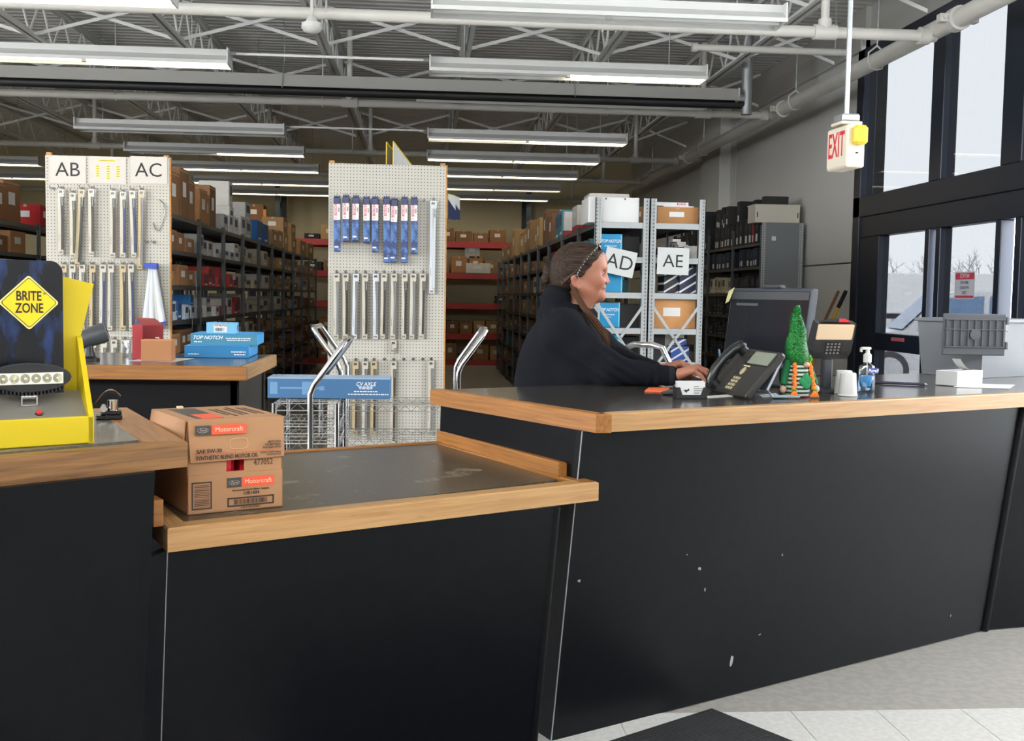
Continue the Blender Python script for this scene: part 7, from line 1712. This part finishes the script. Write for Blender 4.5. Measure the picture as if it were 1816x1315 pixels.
# eyes, lids, brows
for s_ in (-1, 1):
    B().ball((0.0555, s_*0.031, 1.5185), 0.0118, 12).build('eye', mat('eye_white', (0.62, 0.58, 0.54), 0.2), bodyo, True)
    B().ball((0.0635, s_*0.0325, 1.5183), (0.0045, 0.0058, 0.0058), 8).build('iris', mat('iris_dark', (0.04, 0.035, 0.035), 0.15), bodyo, True)
    for zz_, up in ((1.5185, 1), (1.5185, -1)):
        b = B(); pr_ = []
        for i in range(9):
            a = math.pi*i/8; row = []
            for j in range(5):
                e_ = (0.18+1.2*j/4)*up; rr = 0.0132
                row.append((0.0555+rr*math.cos(e_)*math.sin(a), s_*0.031-rr*math.cos(e_)*math.cos(a), zz_+rr*math.sin(e_)+0.0008*up))
            pr_.append(row)
        vs = [p for r_ in pr_ for p in r_]; b.add(vs, [(i*5+j, i*5+j+1, (i+1)*5+j+1, (i+1)*5+j) for i in range(8) for j in range(4)]); b.build('eyelid', M_skin, bodyo, True)
    B().tube([(0.0735, s_*0.012, 1.5385), (0.0735, s_*0.026, 1.5425), (0.066, s_*0.042, 1.5415), (0.053, s_*0.053, 1.536)], [0.002, 0.003, 0.0026, 0.001], n=6).build('eyebrow', mat('brow_hair', srgb(92, 74, 62), 0.8), bodyo, True)
    B().tube([(0.0685, s_*0.021, 1.5195), (0.0695, s_*0.031, 1.5215), (0.062, s_*0.043, 1.5185)], 0.0009, n=5).build('lash_line', mat('lash_dark', (0.03, 0.02, 0.02), 0.8), bodyo, True)
# --- hair
M_hair = mat('brown_grey_hair', srgb(78, 64, 54), 0.62, spec=0.2); N, L, b_ = nodes_of(M_hair)
tch = N.new('ShaderNodeTexCoord'); mph = N.new('ShaderNodeMapping'); mph.inputs['Rotation'].default_value = (0, math.radians(-32), 0); mph.inputs['Scale'].default_value = (7, 60, 90); L.new(tch.outputs['Object'], mph.inputs[0])
nzh = N.new('ShaderNodeTexNoise'); nzh.inputs['Scale'].default_value = 3.0; nzh.inputs['Detail'].default_value = 5; L.new(mph.outputs[0], nzh.inputs['Vector'])
crh = N.new('ShaderNodeValToRGB'); crh.color_ramp.elements[0].position = 0.35; crh.color_ramp.elements[0].color = (*srgb(20, 14, 11), 1); crh.color_ramp.elements[1].position = 0.68; crh.color_ramp.elements[1].color = (*srgb(70, 53, 42), 1)
L.new(nzh.outputs['Fac'], crh.inputs[0]); L.new(crh.outputs[0], b_.inputs['Base Color']); bph = N.new('ShaderNodeBump'); bph.inputs['Strength'].default_value = 0.6; bph.inputs['Distance'].default_value = 0.004; L.new(nzh.outputs['Fac'], bph.inputs['Height']); L.new(bph.outputs[0], b_.inputs['Normal'])
def hair_cut(f, P):
    d1 = 0.74*(P[0]-0.064)-0.67*(P[2]-1.598)                     # hairline from forehead to ear
    f = smax(f, d1+0.004*np.sin(P[2]*190), 0.012)
    return smax(f, -(P[2]-1.43-0.35*(P[0]+0.10)), 0.02)
hair_p = [E((-0.042, 0, 1.560), (0.108, 0.086, 0.092), 0.02), E((-0.075, 0, 1.525), (0.085, 0.082, 0.085), 0.03), E((0.005, 0, 1.585), (0.062, 0.070, 0.058), 0.03), E((-0.10, 0, 1.49), (0.055, 0.06, 0.06), 0.03)]
h_ = 0.0034
hr_o, _ = sdf_mesh('hair', hair_p, axis_pts([(-0.24, 0.11, h_)]), axis_pts([(-0.11, 0.11, h_)]), axis_pts([(1.36, 1.68, h_)]), M_hair, cl_, extra=hair_cut)
b = B(); b.ball((-0.166, 0, 1.520), (0.026, 0.024, 0.03), 10); b.ball((-0.176, -0.004, 1.498), (0.02, 0.02, 0.028), 9); b.build('hair_knot', M_hair, cl_, True)
B().tube([(-0.146+0.003*math.cos(t), 0.022*math.cos(t), 1.524+0.024*math.sin(t)) for t in [2*math.pi*k/16 for k in range(17)]], 0.006, n=6).build('hair_tie', M_black, cl_, True)
M_hairl = mat('long_hair', srgb(80, 52, 34), 0.6, noise=0.35, spec=0.2, nscale=30, stretch=(6, 6, 1), bump=0.5, bscale=60)
rnd = random.Random(8); b = B()
for k in range(40):
    o1, o2 = rnd.gauss(0, 0.0055), rnd.uniform(-0.012, 0.012); e_ = rnd.uniform(-0.03, 0.02)
    b.tube([(-0.065+o1, -0.070+o2*0.5, 1.475), (-0.050+o1, -0.080+o2, 1.435), (-0.015+o1*1.2, -0.108+o2, 1.375), (0.028+o1*1.5, -0.150+o2, 1.325+rnd.uniform(-.006,.006)), (0.066+o1*1.4, -0.170+o2, 1.275), (0.094+o1*0.5, -0.172+o2*0.5, 1.228+e_)], [0.0026, 0.003, 0.003, 0.0027, 0.002, 0.0006], n=5)
b.build('long_hair', M_hairl, cl_, True)
b = B()
for k in range(40):
    t0 = rnd.uniform(0, 1); y0 = -0.066-0.018*t0
    x0, z0 = 0.066-0.088*t0, 1.598-0.095*t0
    b.tube([(x0, y0+0.022*(1-t0), z0+0.004), (x0-0.04, -0.086+rnd.uniform(-0.003, 0.003), z0+0.012), (x0-0.085, -0.080+rnd.uniform(-0.004, 0.002), z0-0.012-0.02*t0), (-0.148, -0.02, 1.525)], [0.0008, 0.0016, 0.0016, 0.001], n=4)
b.build('hair_strand', mat('grey_strand', srgb(84, 68, 56), 0.65, spec=0.2), cl_, True)
# sunglasses pushed up on the head, with beaded arm
sg = B(); arm_p = [(-0.048, -0.092, 1.500), (-0.036, -0.096, 1.528), (-0.016, -0.094, 1.562), (0.006, -0.088, 1.592), (0.026, -0.076, 1.616), (0.038, -0.058, 1.630)]
gs_ = thing('sunglasses', 'sunglasses with beaded arm pushed up on the head of the clerk', 'glasses', cl_.location, cl_.rotation_euler.z)
B().tube(arm_p, 0.0046, n=8).build('arm', M_black, gs_, True)
b = B()
for i in range(15):
    t = i/14*(len(arm_p)-1); k = min(int(t), len(arm_p)-2); p = Vector(arm_p[k]).lerp(Vector(arm_p[k+1]), t-k); b.ball(p+Vector((0.0012*(1 if i % 2 else -1), -0.0042, 0)), 0.0021, 5)
b.build('bead', mat('bead_cream', srgb(208, 196, 160), 0.4), gs_, True)
for s_ in (-1, 1):
    B().lathe([(0.004, -0.0025), (0.022, -0.0015), (0.024, 0.0), (0.022, 0.0015), (0.004, 0.0025)], 18, T=TR((0.046, s_*0.034, 1.635), ry=math.radians(62)), sy=1.1, sx=0.8).build('lens', mat('mirror_lens', (0.7, 0.72, 0.75), 0.08, 0.9), gs_, True)
B().tube([(0.05, -0.012, 1.642), (0.052, 0, 1.646), (0.05, 0.012, 1.642)], 0.003, n=6).build('bridge', M_black, gs_, True)
# --- hooded sweatshirt
M_hood = mat('navy_sweatshirt', srgb(15, 16, 23), 0.92, noise=0.12, nscale=12, bump=0.35, bscale=180, spec=0.2)
el = (0.095, -0.238, 1.128); el2 = (0.14, 0.20, 1.138)
hood = [E((-0.140, 0, 1.00), (0.165, 0.165, 0.18), 0.05), E((-0.125, 0, 1.13), (0.163, 0.180, 0.17), 0.06), E((-0.085, 0, 1.235), (0.150, 0.195, 0.135), 0.06), C((-0.085, -0.12, 1.295), (-0.085, 0.12, 1.295), 0.078, 0.078, 0.05),
        C((-0.090, -0.170, 1.275), el, 0.088, 0.068, 0.04), C(el, (0.325, -0.250, 1.112), 0.064, 0.040, 0.03), C((0.318, -0.250, 1.112), (0.345, -0.250, 1.112), 0.0385, 0.036, 0.006),
        C((-0.055, 0.175, 1.300), el2, 0.085, 0.068, 0.04), C(el2, (0.285, 0.07, 1.114), 0.066, 0.042, 0.03), E((-0.125, 0, 1.405), (0.073, 0.108, 0.070), 0.03), E((-0.135, 0, 1.345), (0.075, 0.12, 0.055), 0.03), E((-0.02, -0.10, 1.09), (0.13, 0.12, 0.12), 0.05)]
for k in range(12):
    a = -math.pi*0.95+1.9*math.pi*k/11; a2 = -math.pi*0.95+1.9*math.pi*(k+1)/11
    ring = lambda t: (-0.065+0.083*math.cos(t), 0.085*math.sin(t), 1.372-0.022*math.cos(t)-0.008)
    hood.append(C(ring(a), ring(a2), 0.027, 0.027, 0.014))
def folds(f, P):
    m1 = np.exp(-(((P[0]-0.115)/0.10)**2+((P[1]+0.25)/0.12)**2+((P[2]-1.14)/0.10)**2))
    f = f+0.0045*m1*np.sin((P[0]*1.0+P[2]*1.6)*95)
    m2 = np.exp(-(((P[0]-0.02)/0.12)**2+((P[2]-1.25)/0.10)**2))
    f = f+0.004*m2*np.sin((P[0]*0.7-P[2]*0.8+P[1]*0.4)*60)
    m3 = np.exp(-(((P[0]+0.13)/0.10)**2+((P[2]-1.38)/0.06)**2)); f = f+0.004*m3*np.sin((P[2]*1.0+P[0]*0.5)*85)
    m4 = np.exp(-(((P[0]-0.27)/0.05)**2+((P[1]+0.25)/0.08)**2)); f = f+0.0032*m4*np.sin(P[0]*170)
    neck = sd_cone(P, (-0.020, 0, 1.47), (-0.055, 0, 1.36), 0.062, 0.060)
    return smax(f, -neck, 0.012)
sdf_mesh('hooded_sweatshirt', hood, axis_pts([(-0.34, 0.37, 0.006)]), axis_pts([(-0.36, 0.32, 0.0065)]), axis_pts([(0.86, 1.50, 0.006)]), M_hood, cl_, extra=folds)
B().lathe([(0.0385, -0.018), (0.0405, -0.012), (0.040, 0.012), (0.0375, 0.018)], 24, T=TR((0.334, -0.250, 1.112), ry=math.pi/2)).build('cuff', mat('navy_rib', srgb(17, 18, 26), 0.9, bump=0.6, bscale=300), cl_, True)
# --- trousers and shoes
M_trs = mat('dark_trousers', (0.02, 0.022, 0.03), 0.9)
tro = [E((-0.14, 0, 0.95), (0.155, 0.160, 0.12), 0.05)]
for s_ in (-1, 1): tro += [C((-0.14, s_*0.085, 0.93), (-0.10, s_*0.095, 0.50), 0.105, 0.075, 0.04), C((-0.10, s_*0.095, 0.50), (-0.14, s_*0.10, 0.10), 0.074, 0.062, 0.02)]
sdf_mesh('trousers', tro, axis_pts([(-0.33, 0.06, 0.014)]), axis_pts([(-0.24, 0.24, 0.014)]), axis_pts([(0.02, 1.10, 0.016)]), M_trs, cl_)
for s_ in (-1, 1): B().loft([(-0.20, s_*0.10-0.045, 0), (0.10, s_*0.11-0.045, 0), (0.10, s_*0.11+0.045, 0), (-0.20, s_*0.10+0.045, 0)], [(-0.19, s_*0.10-0.04, 0.10), (0.07, s_*0.11-0.038, 0.065), (0.07, s_*0.11+0.038, 0.065), (-0.19, s_*0.10+0.04, 0.10)]).build('shoe', M_black, cl_)
# the mouse sits under the hand
pm = Matrix.Translation(cl_.location) @ Matrix.Rotation(cl_.rotation_euler.z, 4, 'Z') @ Vector((0.452, -0.247, 0)); ms.location = (pm.x, pm.y, ZU); ms.rotation_euler = (0, 0, math.radians(-8))
